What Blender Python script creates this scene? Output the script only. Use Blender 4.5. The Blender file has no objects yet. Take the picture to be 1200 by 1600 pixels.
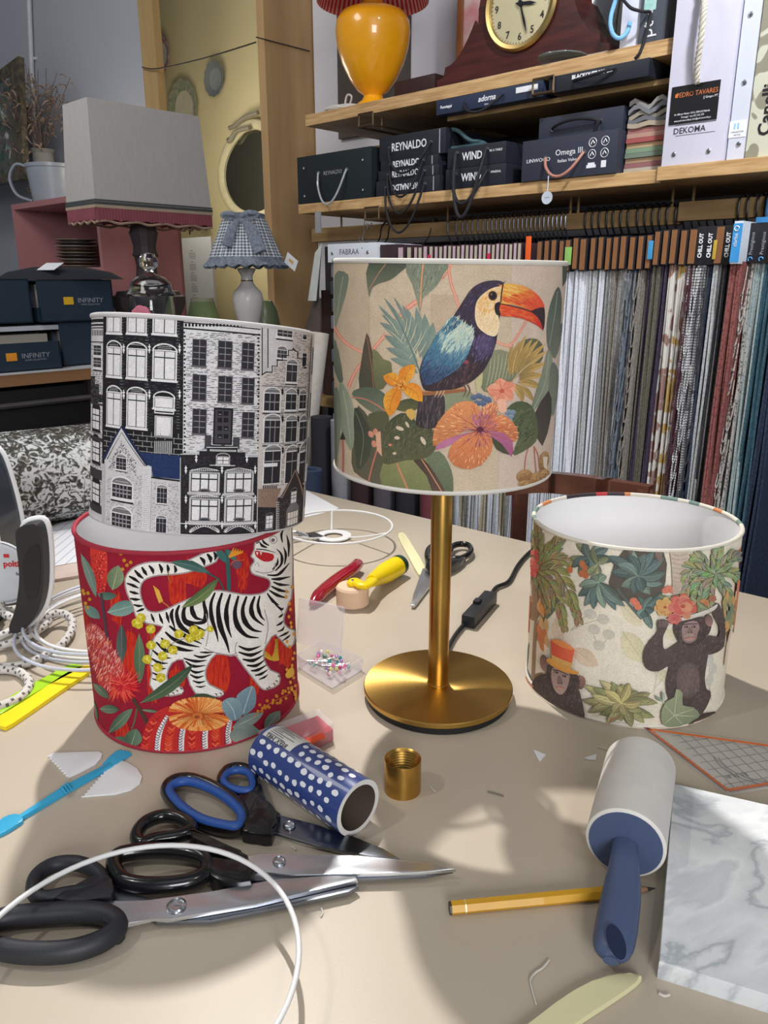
import bpy, bmesh, math, random
from math import sin, cos, pi, radians, sqrt, atan2
from mathutils import Vector, Matrix
random.seed(7)
SC = bpy.context.scene
COL = SC.collection
TZ = 0.75                                   # height of the table top
# ---------------------------------------------------------------- camera
PITCH = radians(16.8)
CAM = Vector((0, 0, TZ + .389))
cd = bpy.data.cameras.new('camera'); cam = bpy.data.objects.new('camera', cd); COL.objects.link(cam)
cam.location = CAM; cam.rotation_euler = (pi/2 - PITCH, 0, 0)
cd.sensor_fit = 'VERTICAL'; cd.sensor_height = 36; cd.lens = 36*1200/1600
cd.clip_start = .01
SC.camera = cam
SC.view_settings.view_transform = 'Standard'; SC.view_settings.look = 'None'
SC.view_settings.gamma = 1; SC.view_settings.use_curve_mapping = False
SC.view_settings.exposure = -0.12
# ---------------------------------------------------------------- light
w = bpy.data.worlds.new('world'); SC.world = w; w.use_nodes = True
w.node_tree.nodes['Background'].inputs[0].default_value = (.88, .94, 1, 1)
w.node_tree.nodes['Background'].inputs[1].default_value = .17
def light(name, kind, loc, target, power, color=(1, 1, 1), size=.1, angle=60, blend=.5, size_y=None):
    d = bpy.data.lights.new(name, kind); o = bpy.data.objects.new(name, d); COL.objects.link(o)
    d.energy = power; d.color = color; o.location = loc
    o.rotation_euler = (Vector(target) - Vector(loc)).to_track_quat('-Z', 'Y').to_euler()
    if kind == 'SPOT':
        d.spot_size = radians(angle); d.spot_blend = blend; d.shadow_soft_size = size
    elif kind == 'AREA':
        d.size = size
        if size_y: d.shape = 'RECTANGLE'; d.size_y = size_y
    else: d.shadow_soft_size = size
    return o
light('ceiling_spot', 'SPOT', (-.22, 1.535, TZ+1.65), (.05, .5, TZ), 158, (1, .96, .92), .022, 66, 1.0)
light('ceiling_spot', 'SPOT', (-1.15, .05, TZ+1.7), (.05, .6, TZ), 26, (1, .96, .9), .04, 70, .6)
light('ceiling_spot', 'SPOT', (.75, -.5, TZ+1.75), (.1, .75, TZ+.1), 14, (1, .96, .9), .12, 60, .6)
light('front_fill', 'AREA', (.35, -2.3, TZ+1.15), (.05, .8, TZ+.2), 62, (.97, .98, 1), 1.1, size_y=.9)  # added soft fill from behind the camera for the shade fronts, no actual window
light('ceiling_spot', 'SPOT', (.55, .55, TZ+1.75), (.9, 1.75, TZ+.6), 125, (.95, .97, 1), .06, 75, .6)
light('fill_panel', 'AREA', (-.1, -.3, TZ+1.9), (.05, .9, TZ), 2.5, (.95, .97, 1), .9, size_y=.9)  # added overhead fill light, not a real fitting
light('fill_panel', 'AREA', (-1.3, 1.2, TZ+1.85), (-1.7, 2.6, TZ+.4), 22, (1, .98, .94), .8, size_y=.8)  # extra fill added to brighten the left background
light('alcove_lamp', 'POINT', (-.9, 3.3, TZ+.8), (0, 0, 0), 15, (1, .92, .74), .2)
# ---------------------------------------------------------------- geometry of the picture
F_ = Vector((0, cos(PITCH), -sin(PITCH))); U_ = Vector((0, sin(PITCH), cos(PITCH)))
def ray(x, y): return F_ + Vector((1, 0, 0))*((x-600)/1200) - U_*((y-800)/1200)
def T(x, y, h=0.0):                         # point on the plane h above the table
    r = ray(x, y); return CAM + r*((TZ+h-CAM.z)/r.z)
def Yp(x, y, Y):                            # point on the plane Y = const
    r = ray(x, y); return CAM + r*(Y/r.y)
RA = radians(46.8)                          # the room is turned by this much
DU = Vector((sin(RA), -cos(RA), 0)); NW = Vector((-cos(RA), -sin(RA), 0)); R0 = Vector((.312, 2.0, 0))
RZ = atan2(DU.y, DU.x)
def R(u, w, z): return R0 + DU*u + NW*w + Vector((0, 0, TZ+z))   # room: u along shelves, w out from them, z above table
def hw(x, y, w):
    r = ray(x, y); q = R0 + NW*w; t = ((q-CAM).dot(NW))/(r.dot(NW)); P = CAM + r*t
    return ((P-R0).dot(DU), w, P.z-TZ)
def hu(x, y, u):
    r = ray(x, y); q = R0 + DU*u; t = ((q-CAM).dot(DU))/(r.dot(DU)); P = CAM + r*t
    return (u, (P-R0).dot(NW), P.z-TZ)
# ---------------------------------------------------------------- materials
def lin(c):
    return tuple(((v/255)/12.92 if v/255 <= .04045 else ((v/255+.055)/1.055)**2.4) for v in c[:3])
MATS = {}
def mat(name, c, rough=.6, metal=0, noise=.06, scale=30, bump=0, bscale=200, spec=.5, coat=0, c2=None, trans=0, alpha=1, sheen=0, stretch=(1, 1, 1), ior=1.45):
    """principled surface; its colour wanders between c and c2 with a noise texture"""
    if name in MATS: return MATS[name]
    m = bpy.data.materials.new(name); m.use_nodes = True; nt = m.node_tree; b = nt.nodes['Principled BSDF']
    a = lin(c); bcol = lin(c2) if c2 else tuple(v*(1-noise*2) for v in a)
    tc = nt.nodes.new('ShaderNodeTexCoord'); mp = nt.nodes.new('ShaderNodeMapping'); mp.inputs['Scale'].default_value = stretch
    nt.links.new(tc.outputs['Object'], mp.inputs[0])
    nz = nt.nodes.new('ShaderNodeTexNoise'); nz.inputs['Scale'].default_value = scale; nz.inputs['Detail'].default_value = 5
    nt.links.new(mp.outputs[0], nz.inputs['Vector'])
    cr = nt.nodes.new('ShaderNodeValToRGB'); cr.color_ramp.elements[0].position = .32; cr.color_ramp.elements[1].position = .68
    cr.color_ramp.elements[0].color = (*bcol, 1); cr.color_ramp.elements[1].color = (*a, 1)
    nt.links.new(nz.outputs['Fac'], cr.inputs[0]); nt.links.new(cr.outputs[0], b.inputs['Base Color'])
    b.inputs['Roughness'].default_value = rough; b.inputs['Metallic'].default_value = metal
    b.inputs['Specular IOR Level'].default_value = spec; b.inputs['Coat Weight'].default_value = coat
    b.inputs['Transmission Weight'].default_value = trans; b.inputs['Alpha'].default_value = alpha; b.inputs['IOR'].default_value = ior
    b.inputs['Sheen Weight'].default_value = sheen
    if bump:
        n2 = nt.nodes.new('ShaderNodeTexNoise'); n2.inputs['Scale'].default_value = bscale; n2.inputs['Detail'].default_value = 3
        nt.links.new(mp.outputs[0], n2.inputs['Vector'])
        bp = nt.nodes.new('ShaderNodeBump'); bp.inputs['Strength'].default_value = bump; bp.inputs['Distance'].default_value = .001
        nt.links.new(n2.outputs['Fac'], bp.inputs['Height']); nt.links.new(bp.outputs[0], b.inputs['Normal'])
    MATS[name] = m; return m
def node_mat(name, fn, rough=.6, metal=0, spec=.5):
    if name in MATS: return MATS[name]
    m = bpy.data.materials.new(name); m.use_nodes = True; b = m.node_tree.nodes['Principled BSDF']
    b.inputs['Roughness'].default_value = rough; b.inputs['Metallic'].default_value = metal; b.inputs['Specular IOR Level'].default_value = spec
    fn(m.node_tree, b); MATS[name] = m; return m
def printed_mat(name='printed fabric', weave=900, rough=.85, amt=.16):
    def fn(nt, b):
        at = nt.nodes.new('ShaderNodeVertexColor'); at.layer_name = 'print'
        tc = nt.nodes.new('ShaderNodeTexCoord')
        n1 = nt.nodes.new('ShaderNodeTexNoise'); n1.inputs['Scale'].default_value = weave; nt.links.new(tc.outputs['Object'], n1.inputs['Vector'])
        n2 = nt.nodes.new('ShaderNodeTexNoise'); n2.inputs['Scale'].default_value = 90; n2.inputs['Detail'].default_value = 6; nt.links.new(tc.outputs['Object'], n2.inputs['Vector'])
        mr = nt.nodes.new('ShaderNodeMapRange'); mr.inputs[1].default_value = .3; mr.inputs[2].default_value = .7; mr.inputs[3].default_value = 1-amt; mr.inputs[4].default_value = 1+amt*.5
        nt.links.new(n1.outputs['Fac'], mr.inputs[0])
        m2 = nt.nodes.new('ShaderNodeMapRange'); m2.inputs[1].default_value = .3; m2.inputs[2].default_value = .7; m2.inputs[3].default_value = .94; m2.inputs[4].default_value = 1.05
        nt.links.new(n2.outputs['Fac'], m2.inputs[0])
        mu = nt.nodes.new('ShaderNodeMath'); mu.operation = 'MULTIPLY'; nt.links.new(mr.outputs[0], mu.inputs[0]); nt.links.new(m2.outputs[0], mu.inputs[1])
        vm = nt.nodes.new('ShaderNodeVectorMath'); vm.operation = 'SCALE'; nt.links.new(at.outputs[0], vm.inputs[0]); nt.links.new(mu.outputs[0], vm.inputs['Scale'])
        nt.links.new(vm.outputs[0], b.inputs['Base Color'])
    return node_mat(name, fn, rough, 0, .2)
# ---------------------------------------------------------------- scene objects
def setp(o, label=None, cat=None, group=None, kind=None):
    if label: o['label'] = label
    if cat: o['category'] = cat
    if group: o['group'] = group
    if kind: o['kind'] = kind
    return o
def thing(name, loc, label, cat, group=None, rz=0.0):
    o = bpy.data.objects.new(name, None); COL.objects.link(o); o.location = loc; o.rotation_euler = (0, 0, rz)
    o.empty_display_size = .02
    return setp(o, label, cat, group)
def inv(o):
    M = Matrix.Identity(4); ch = []
    while o: ch.append(o); o = o.parent
    for q in reversed(ch): M = M @ Matrix.LocRotScale(q.location, q.rotation_euler, None)
    return M.inverted()
def obj(name, bm, mats, parent=None, label=None, smooth=35, loc=None, rz=0.0, local=False):
    """bm is in world coordinates; it becomes one object, local to its parent (or to loc)"""
    if not isinstance(mats, (list, tuple)): mats = [mats]
    bmesh.ops.recalc_face_normals(bm, faces=bm.faces[:]) if not local == 'keep' else None
    me = bpy.data.meshes.new(name)
    if parent is not None: bm.transform(inv(parent))
    elif loc is not None: bm.transform(Matrix.LocRotScale(Vector(loc), Matrix.Rotation(rz, 3, 'Z'), None).inverted())
    for f in bm.faces: f.smooth = smooth > 0
    bm.to_mesh(me); bm.free()
    for m in mats: me.materials.append(m)
    if smooth > 0: me.set_sharp_from_angle(angle=radians(smooth))
    o = bpy.data.objects.new(name, me); COL.objects.link(o)
    if parent is not None: o.parent = parent
    elif loc is not None: o.location = loc; o.rotation_euler = (0, 0, rz)
    if label: o['label'] = label
    return o
def kid(t, n):
    for c in t.children:
        if c.name.split('.')[0] == n: return c
    return t
def B(): return bmesh.new()
def single(name, bm, mats, loc, label, cat, group=None, rz=0.0, smooth=35, kind=None):
    return setp(obj(name, bm, mats, loc=loc, rz=rz, smooth=smooth), label, cat, group, kind)
def mark(bm, n0, mi):
    bm.faces.ensure_lookup_table()
    for f in bm.faces[n0:]: f.material_index = mi
def hexa(bm, P, mi=0, bev=0):
    """P: eight corners, bottom ring then top ring"""
    vs = [bm.verts.new(p) for p in P]; fs = []
    for q in ((3, 2, 1, 0), (4, 5, 6, 7), (0, 1, 5, 4), (1, 2, 6, 5), (2, 3, 7, 6), (3, 0, 4, 7)):
        f = bm.faces.new([vs[i] for i in q]); f.material_index = mi; fs.append(f)
    if bev:
        es = list({e for f in fs for e in f.edges})
        r = bmesh.ops.bevel(bm, geom=es, offset=bev, segments=2, affect='EDGES', profile=.7)
        for f in r['faces']: f.material_index = mi
    return vs
def rbox(bm, u0, u1, w0, w1, z0, z1, mi=0, bev=0):      # box in room coordinates
    return hexa(bm, [R(u0, w1, z0), R(u1, w1, z0), R(u1, w0, z0), R(u0, w0, z0), R(u0, w1, z1), R(u1, w1, z1), R(u1, w0, z1), R(u0, w0, z1)], mi, bev)
def wbox(bm, c, s, M=None, mi=0, bev=0):                # box in world coordinates, M rotates it
    c = Vector(c); M = M or Matrix.Identity(3)
    sx, sy, sz = s[0]/2, s[1]/2, s[2]/2
    return hexa(bm, [c + M @ Vector(q) for q in ((-sx, -sy, -sz), (sx, -sy, -sz), (sx, sy, -sz), (-sx, sy, -sz), (-sx, -sy, sz), (sx, -sy, sz), (sx, sy, sz), (-sx, sy, sz))], mi, bev)
def smoothpath(pts, k=6, closed=False):
    pts = [Vector(p) for p in pts]; n = len(pts); out = []
    rng = n if closed else n-1
    for i in range(rng):
        if closed: a, b, c, d = pts[(i-1) % n], pts[i], pts[(i+1) % n], pts[(i+2) % n]
        else: a, b, c, d = pts[max(i-1, 0)], pts[i], pts[i+1], pts[min(i+2, n-1)]
        for j in range(k):
            t = j/k; out.append(.5*((2*b) + (c-a)*t + (2*a-5*b+4*c-d)*t*t + (3*b-a-3*c+d)*t**3))
    if not closed: out.append(pts[-1])
    return out
def tube(bm, pts, r, n=10, closed=False, flat=1.0, mi=0, up=Vector((0, 0, 1)), caps=True):
    """sweep a circle (or an ellipse flattened along up) along pts; r may be a list"""
    pts = [Vector(p) for p in pts]; N = len(pts); rings = []
    rs = r if isinstance(r, (list, tuple)) else [r]*N
    pa = None
    for i, p in enumerate(pts):
        a = pts[(i-1) % N] if (closed or i) else p; b = pts[(i+1) % N] if (closed or i < N-1) else p
        t = (b-a).normalized() if (b-a).length > 1e-9 else Vector((0, 0, 1))
        s = t.cross(up)
        if s.length < .15: s = pa - t*pa.dot(t) if pa is not None else t.cross(Vector((0, 1, .01)))
        s.normalize()
        if pa is not None and s.dot(pa) < 0: s = -s
        pa = s; v = s.cross(t).normalized()
        rings.append([bm.verts.new(p + s*(cos(2*pi*k/n)*rs[i]) + v*(sin(2*pi*k/n)*rs[i]*flat)) for k in range(n)])
    for i in range(N if closed else N-1):
        A, C = rings[i], rings[(i+1) % N]
        off = 0
        if closed and i == N-1:
            off = min(range(n), key=lambda o: (A[0].co - C[o].co).length)
        for k in range(n):
            f = bm.faces.new((A[k], A[(k+1) % n], C[(k+1+off) % n], C[(k+off) % n])) if True else None
            f.material_index = mi
    if not closed and caps:
        for q in (rings[0], rings[-1]):
            f = bm.faces.new(q); f.material_index = mi
    return rings
def lathe(bm, prof, c, n=40, mi=0, M=None, mis=None, sx=1, sy=1):
    """prof: (r, z) pairs turned round the z axis at c"""
    c = Vector(c); M = M or Matrix.Identity(3); rings = []
    for (r, z) in prof:
        if r < 1e-6: rings.append([bm.verts.new(c + M @ Vector((0, 0, z)))])
        else: rings.append([bm.verts.new(c + M @ Vector((r*sx*cos(2*pi*k/n), r*sy*sin(2*pi*k/n), z))) for k in range(n)])
    for i in range(len(rings)-1):
        a, b = rings[i], rings[i+1]; m_ = mis[i] if mis else mi
        for k in range(n):
            if len(a) == 1 and len(b) == 1: continue
            if len(a) == 1: f = bm.faces.new((a[0], b[k], b[(k+1) % n]))
            elif len(b) == 1: f = bm.faces.new((a[k], a[(k+1) % n], b[0]))
            else: f = bm.faces.new((a[k], a[(k+1) % n], b[(k+1) % n], b[k]))
            f.material_index = m_
    return rings
def prism(bm, pts, dz, mi=0, bev=0):
    """extrude a world-space polygon by the vector dz"""
    dz = Vector((0, 0, dz)) if not isinstance(dz, Vector) else dz
    a = [bm.verts.new(p) for p in pts]; b = [bm.verts.new(Vector(p)+dz) for p in pts]; n = len(a); fs = []
    fs.append(bm.faces.new(a[::-1])); fs.append(bm.faces.new(b))
    for i in range(n): fs.append(bm.faces.new((a[i], a[(i+1) % n], b[(i+1) % n], b[i])))
    for f in fs: f.material_index = mi
    if bev:
        r = bmesh.ops.bevel(bm, geom=list(fs[1].edges), offset=bev, segments=2, affect='EDGES', profile=.6)
        for f in r['faces']: f.material_index = mi
    return fs
def frame_from(xdir, ydir):
    x = Vector(xdir).normalized(); y = Vector(ydir); y = (y - x*y.dot(x)).normalized(); z = x.cross(y)
    return Matrix((x, y, z)).transposed()
def text(bm, s, P, M, size, mi=0, align='CENTER', sx=1.0, thick=.0003, bold=0.0, shear=0):
    """lettering: P is the anchor, M's x runs along the line, y up, z out of the surface"""
    c = bpy.data.curves.new('t', 'FONT'); c.body = s; c.size = size; c.align_x = align; c.align_y = 'CENTER'
    c.extrude = thick/2; c.resolution_u = 2; c.offset = bold; c.shear = shear
    o = bpy.data.objects.new('t', c); COL.objects.link(o)
    dg = bpy.context.evaluated_depsgraph_get(); me = bpy.data.meshes.new_from_object(o.evaluated_get(dg))
    n0 = len(bm.faces); nv = len(bm.verts); bm.from_mesh(me); bm.verts.ensure_lookup_table()
    X = Matrix.Translation(Vector(P)) @ M.to_4x4() @ Matrix.Diagonal((sx, 1, 1, 1))
    for v in bm.verts[nv:]: v.co = X @ v.co
    mark(bm, n0, mi)
    bpy.data.objects.remove(o); bpy.data.curves.remove(c); bpy.data.meshes.remove(me)
MU = frame_from(DU, (0, 0, 1))               # a face looking out of the shelves: x = +u, y = up, z = +w (approx)
def rtext(bm, s, u, w, z, size, **k): text(bm, s, R(u, w, z), MU, size, **k)
# ---------------------------------------------------------------- printed fabric of the lamp shades
class Print:
    """a drum: the print is drawn as coloured patches wrapped round the cylinder, all in one mesh"""
    EPS = 3.6e-6
    def __init__(s, c, ax, r, h, org, sc):
        s.c = Vector(c); s.r = r; s.h = h; s.org = org; s.sc = sc
        z = Vector(ax).normalized(); y = Vector((0, 1, 0)); y = (y - z*y.dot(z)).normalized(); x = y.cross(z)
        s.M = Matrix((x, y, z)).transposed(); s.Mi = s.M.inverted()
        s.bm = bmesh.new(); s.id = s.bm.faces.layers.int.new('id'); s.G = []; s.L = 0
        s.o = s.Mi @ (CAM - s.c); s.adj = None
    def q(s, x, y):
        r = s.Mi @ ray(s.org[0]+x*s.sc, s.org[1]+y*s.sc)
        a = r.x**2+r.y**2; b = s.o.x*r.x+s.o.y*r.y; c = s.o.x**2+s.o.y**2-s.r**2; D = b*b-a*c
        t = (-b-sqrt(D))/a if D > 0 else -b/a
        P = s.o + r*t
        return (atan2(P.x, -P.y)*s.r, P.z)
    def raw(s, P, col, col2=None, g=None, rad=None, layer=True):
        """P in unwrapped metres"""
        if len(P) < 3: return
        A = sum(P[i][0]*P[(i+1) % len(P)][1]-P[(i+1) % len(P)][0]*P[i][1] for i in range(len(P)))
        if abs(A) < 1e-9: return
        if A < 0: P = P[::-1]
        if s.adj: col = s.adj(col); col2 = s.adj(col2) if col2 else None
        if layer: s.L += 1
        z = s.L*s.EPS + random.random()*s.EPS*.9
        try: f = s.bm.faces.new([s.bm.verts.new((a, b, z)) for a, b in P])
        except ValueError: return
        f[s.id] = len(s.G); s.G.append((lin(col), lin(col2) if col2 else None, g, rad))
    def poly(s, pts, col, col2=None, g=None, rad=None, layer=True, curve=0):
        if curve: pts = [(p.x, p.y) for p in smoothpath([(a, b, 0) for a, b in pts], curve, True)]
        P = [s.q(*p) for p in pts]
        if col2 and not g and not rad:
            ys = [p[1] for p in pts]; xm = sum(p[0] for p in pts)/len(pts); g = ((xm, min(ys)), (xm, max(ys)))
        if g: g = (s.q(*g[0]), s.q(*g[1]))
        if rad: a = s.q(rad[0], rad[1]); b = s.q(rad[0]+rad[2], rad[1]); rad = (a, abs(b[0]-a[0])+1e-5)
        s.raw(P, col, col2, g, rad, layer)
    def stroke(s, pts, w, col, taper=(1, 1), layer=True, k=4, col2=None):
        if k and len(pts) > 2: pts = [(p.x, p.y) for p in smoothpath([(a, b, 0) for a, b in pts], k)]
        n = len(pts); L = []; Rr = []
        for i, p in enumerate(pts):
            a = pts[max(i-1, 0)]; b = pts[min(i+1, n-1)]; dx, dy = b[0]-a[0], b[1]-a[1]; l = sqrt(dx*dx+dy*dy) or 1
            t = i/(n-1); f = taper[0]+(1-taper[0])*t*2 if t < .5 else 1+(taper[1]-1)*(t-.5)*2
            ww = w/2*max(f, .04); L.append((p[0]-dy/l*ww, p[1]+dx/l*ww)); Rr.append((p[0]+dy/l*ww, p[1]-dx/l*ww))
        s.poly(L+Rr[::-1], col, col2, (pts[0], pts[-1]) if col2 else None, None, layer)
    def blob(s, x, y, rx, ry, col, col2=None, rot=0, n=14, layer=True, wob=0, rad=False):
        c, d = cos(radians(rot)), sin(radians(rot)); pts = []
        for k in range(n):
            q = 1+random.uniform(-wob, wob); a = rx*q*cos(2*pi*k/n); b = ry*q*sin(2*pi*k/n); pts.append((x+a*c-b*d, y+a*d+b*c))
        s.poly(pts, col, col2, None, (x, y, max(rx, ry)) if rad else None, layer)
    def leaf(s, x0, y0, x1, y1, w, col, col2=None, bend=0, vein=None, point=.5, layer=True, veins=0):
        dx, dy = x1-x0, y1-y0; l = sqrt(dx*dx+dy*dy) or 1; nx, ny = -dy/l, dx/l; up = []; dn = []; mid = []
        for i in range(9):
            t = i/8; b = bend*sin(pi*t); h = w/2*(sin(pi*t**(.6 if point < .5 else 1))**.8 if 0 < t < 1 else 0)
            cx, cy = x0+dx*t+nx*b, y0+dy*t+ny*b; mid.append((cx, cy))
            up.append((cx+nx*h, cy+ny*h)); dn.append((cx-nx*h, cy-ny*h))
        s.poly(up+dn[-2:0:-1], col, col2, (up[4], dn[4]) if col2 else None, None, layer)
        for v in range(veins):
            t = (v+1)/(veins+1); i = int(t*8); m = mid[i]
            for sd in (up, dn):
                q = sd[min(i+1, 8)]; s.stroke([m, (m[0]+(q[0]-m[0])*.85, m[1]+(q[1]-m[1])*.85)], 2, vein or col2 or col, layer=False, k=0)
        if vein: s.stroke(mid[:-1], max(2, w*.05), vein, (1, .3), k=0)
    def frond(s, pts, n, ln, w, col, col2, ang=50, side=(1, -1), shrink=.5, spine=None, vein=None):
        P = smoothpath([(a, b, 0) for a, b in pts], 8); m = len(P); s.L += 1
        for k in range(n):
            t = (k+.5)/n; i = min(int(t*(m-1)), m-2); p = P[i]; d = (P[i+1]-p).normalized()
            l = ln*(1-abs(t-.45)*2*shrink)*random.uniform(.88, 1.1)
            for sd in side:
                a = radians(ang*sd*(1-.4*t)+random.uniform(-6, 6)); e = (p.x+l*(d.x*cos(a)-d.y*sin(a)), p.y+l*(d.x*sin(a)+d.y*cos(a)))
                cc = [int(u+(v-u)*random.random()) for u, v in zip(col, col2)]
                s.leaf(p.x, p.y, e[0], e[1], w*random.uniform(.8, 1.2), cc, [int(v*.8) for v in cc], bend=sd*l*.08, vein=vein, layer=False)
        if spine: s.stroke([(p.x, p.y) for p in P], 5, spine, (1, .4), k=0)
    def hatch(s, pts, n, ang, ln, w, cols, jit=12, curve=0):
        """n short brush strokes inside the polygon"""
        if curve: pts = [(p.x, p.y) for p in smoothpath([(a, b, 0) for a, b in pts], curve, True)]
        xs = [p[0] for p in pts]; ys = [p[1] for p in pts]; s.L += 1; m = len(pts); cnt = 0; tries = 0
        while cnt < n and tries < n*12:
            tries += 1; x = random.uniform(min(xs), max(xs)); y = random.uniform(min(ys), max(ys)); ins = False; j = m-1
            for i in range(m):
                if (ys[i] > y) != (ys[j] > y) and x < (xs[j]-xs[i])*(y-ys[i])/(ys[j]-ys[i])+xs[i]: ins = not ins
                j = i
            if not ins: continue
            cnt += 1; A = ang(x, y) if callable(ang) else ang; a = radians(A+random.uniform(-jit, jit)); l = ln*random.uniform(.6, 1.3)/2
            c = cols(x, y) if callable(cols) else random.choice(cols); ca, sa = cos(a), -sin(a); h = w/2*random.uniform(.7, 1.2)
            s.poly([(x-l*ca, y-l*sa), (x-h*sa, y+h*ca), (x+l*ca, y+l*sa), (x+h*sa, y-h*ca)], c, layer=False)
    def rect(s, x0, y0, x1, y1, col, layer=True):
        a = s.q(x0, y0); b = s.q(x1, y1); s.raw([(a[0], a[1]), (b[0], a[1]), (b[0], b[1]), (a[0], b[1])], col, layer=layer)
    def wide(s, x0, y0, x1, h, col, layer=False):
        a = s.q(x0, y0); b = s.q(x1, y0); c = s.q(x0, y0+h); s.raw([(a[0], c[1]), (b[0], c[1]), (b[0], a[1]), (a[0], a[1])], col, layer=layer)
    def build(s, name, parent, mats, label=None, turn=0.004):
        bm = s.bm; N = 90; r = s.r
        for k in range(-N//2, N//2+1):
            bmesh.ops.bisect_plane(bm, geom=bm.verts[:]+bm.edges[:]+bm.faces[:], dist=1e-7, plane_co=(2*pi*r*k/N, 0, 0), plane_no=(1, 0, 0))
        for k in range(1, 16):
            bmesh.ops.bisect_plane(bm, geom=bm.verts[:]+bm.edges[:]+bm.faces[:], dist=1e-7, plane_co=(0, s.h*k/16, 0), plane_no=(0, 1, 0))
        bmesh.ops.bisect_plane(bm, geom=bm.verts[:]+bm.edges[:]+bm.faces[:], dist=1e-7, plane_co=(0, 0, 0), plane_no=(0, 1, 0), clear_inner=True)
        bmesh.ops.bisect_plane(bm, geom=bm.verts[:]+bm.edges[:]+bm.faces[:], dist=1e-7, plane_co=(0, s.h, 0), plane_no=(0, 1, 0), clear_outer=True)
        cl = bm.loops.layers.float_color.new('print')
        for f in bm.faces:
            c1, c2, g, rad = s.G[f[s.id]]; f.smooth = True
            for lp in f.loops:
                v = lp.vert.co; t = 0
                if c2 and g:
                    dx, dy = g[1][0]-g[0][0], g[1][1]-g[0][1]; t = ((v.x-g[0][0])*dx+(v.y-g[0][1])*dy)/(dx*dx+dy*dy+1e-12)
                elif c2 and rad: t = sqrt((v.x-rad[0][0])**2+(v.y-rad[0][1])**2)/rad[1]
                t = min(max(t, 0), 1)
                lp[cl] = (*(c1 if not c2 else [a+(b-a)*t for a, b in zip(c1, c2)]), 1)
        for v in bm.verts:
            a = v.co.x/r; rr = r + v.co.z; z = v.co.y; da = 2*pi/N; k = math.floor(a/da+1e-6); q = a/da-k; a0, a1 = k*da, (k+1)*da   # stay on the flat facet
            v.co = s.c + s.M @ Vector((rr*(sin(a0)*(1-q)+sin(a1)*q), -rr*(cos(a0)*(1-q)+cos(a1)*q), z))
        me = bpy.data.meshes.new(name); bm.transform(inv(parent)); bm.to_mesh(me); bm.free()
        for m in mats: me.materials.append(m)
        iv = inv(parent); ax_ = (iv.to_3x3() @ s.M @ Vector((0, 0, 1))).normalized(); c0 = iv @ s.c
        me.normals_split_custom_set_from_vertices([((v.co-c0)-ax_*(v.co-c0).dot(ax_)).normalized() for v in me.vertices])
        o = bpy.data.objects.new(name, me); COL.objects.link(o); o.parent = parent
        if label: o['label'] = label
        return o
    def base(s, col, col2=None):
        P = pi*s.r
        s.raw([(-P, 0), (P, 0), (P, s.h), (-P, s.h)], col)
def shade_body(p, parent, inner, rimcol, hem=None, spider=False):
    """white lining, rolled top and bottom rims in segments of the fabric's colours"""
    M = p.M
    b = B(); t = .0008; lathe(b, [(p.r-.0016, .001), (p.r-.0016, p.h-.001), (p.r-.0003, p.h-.001), (p.r-.0003, .001), (p.r-.0016, .001)], p.c, 96, M=M)
    obj('lining', b, inner, parent, 'white lining')
    for nm, z in (('top_rim', p.h), ('bottom_rim', 0)):
        b = B(); rings = []; n = 96
        for k in range(n):
            a = 2*pi*k/n; ring = []
            for j in range(8):
                q = 2*pi*j/8; rr = p.r-.0006+.0021*cos(q); ring.append(b.verts.new(p.c + M @ Vector((rr*sin(a), -rr*cos(a), z+.0021*sin(q)))))
            rings.append(ring)
        for k in range(n):
            mi = hem(k/n) if hem and z else 0
            for j in range(8):
                f = b.faces.new((rings[k][j], rings[(k+1) % n][j], rings[(k+1) % n][(j+1) % 8], rings[k][(j+1) % 8])); f.material_index = mi
        obj(nm, b, rimcol, kid(parent, 'fabric_cover') if kid(parent, 'fabric_cover') is not parent else kid(parent, 'lamp_shade'))
def sc(c, k): return tuple(min(250, int(v*k)) for v in c)
M_lining = mat('white shade lining', (236, 236, 238), .7, noise=.01)
M_print = printed_mat()
M_linen = printed_mat('printed linen', 1300, .9, .2)
def wrapcopy(p, items):
    """the same kind of leaves carried round to the back"""
    for (s0, z0, ln, w, ang, col) in items:
        n = 8; up = []; dn = []
        for i in range(n+1):
            t = i/n; h = w*sin(pi*t)/2; a = radians(ang); x = s0+ln*t*cos(a); z = z0+ln*t*sin(a)
            up.append((x-h*sin(a), z+h*cos(a))); dn.append((x+h*sin(a), z-h*cos(a)))
        p.raw(up+dn[-2:0:-1], col, sc(col, .75), (up[4], dn[4]))
def back(p, cols, n=46, lo=1.25):
    rr = random.Random(3)
    wrapcopy(p, [((rr.uniform(lo, 2*pi-lo)*p.r if True else 0), rr.uniform(-.02, p.h-.03), rr.uniform(.03, .07), rr.uniform(.01, .024), rr.uniform(20, 160), rr.choice(cols)) for _ in range(n)])
def wrapfix(p):
    """patches drawn past half a turn are brought round"""
    for f in p.bm.faces:
        if min(v.co.x for v in f.verts) > pi*p.r: 
            for v in f.verts: v.co.x -= 2*pi*p.r
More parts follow.
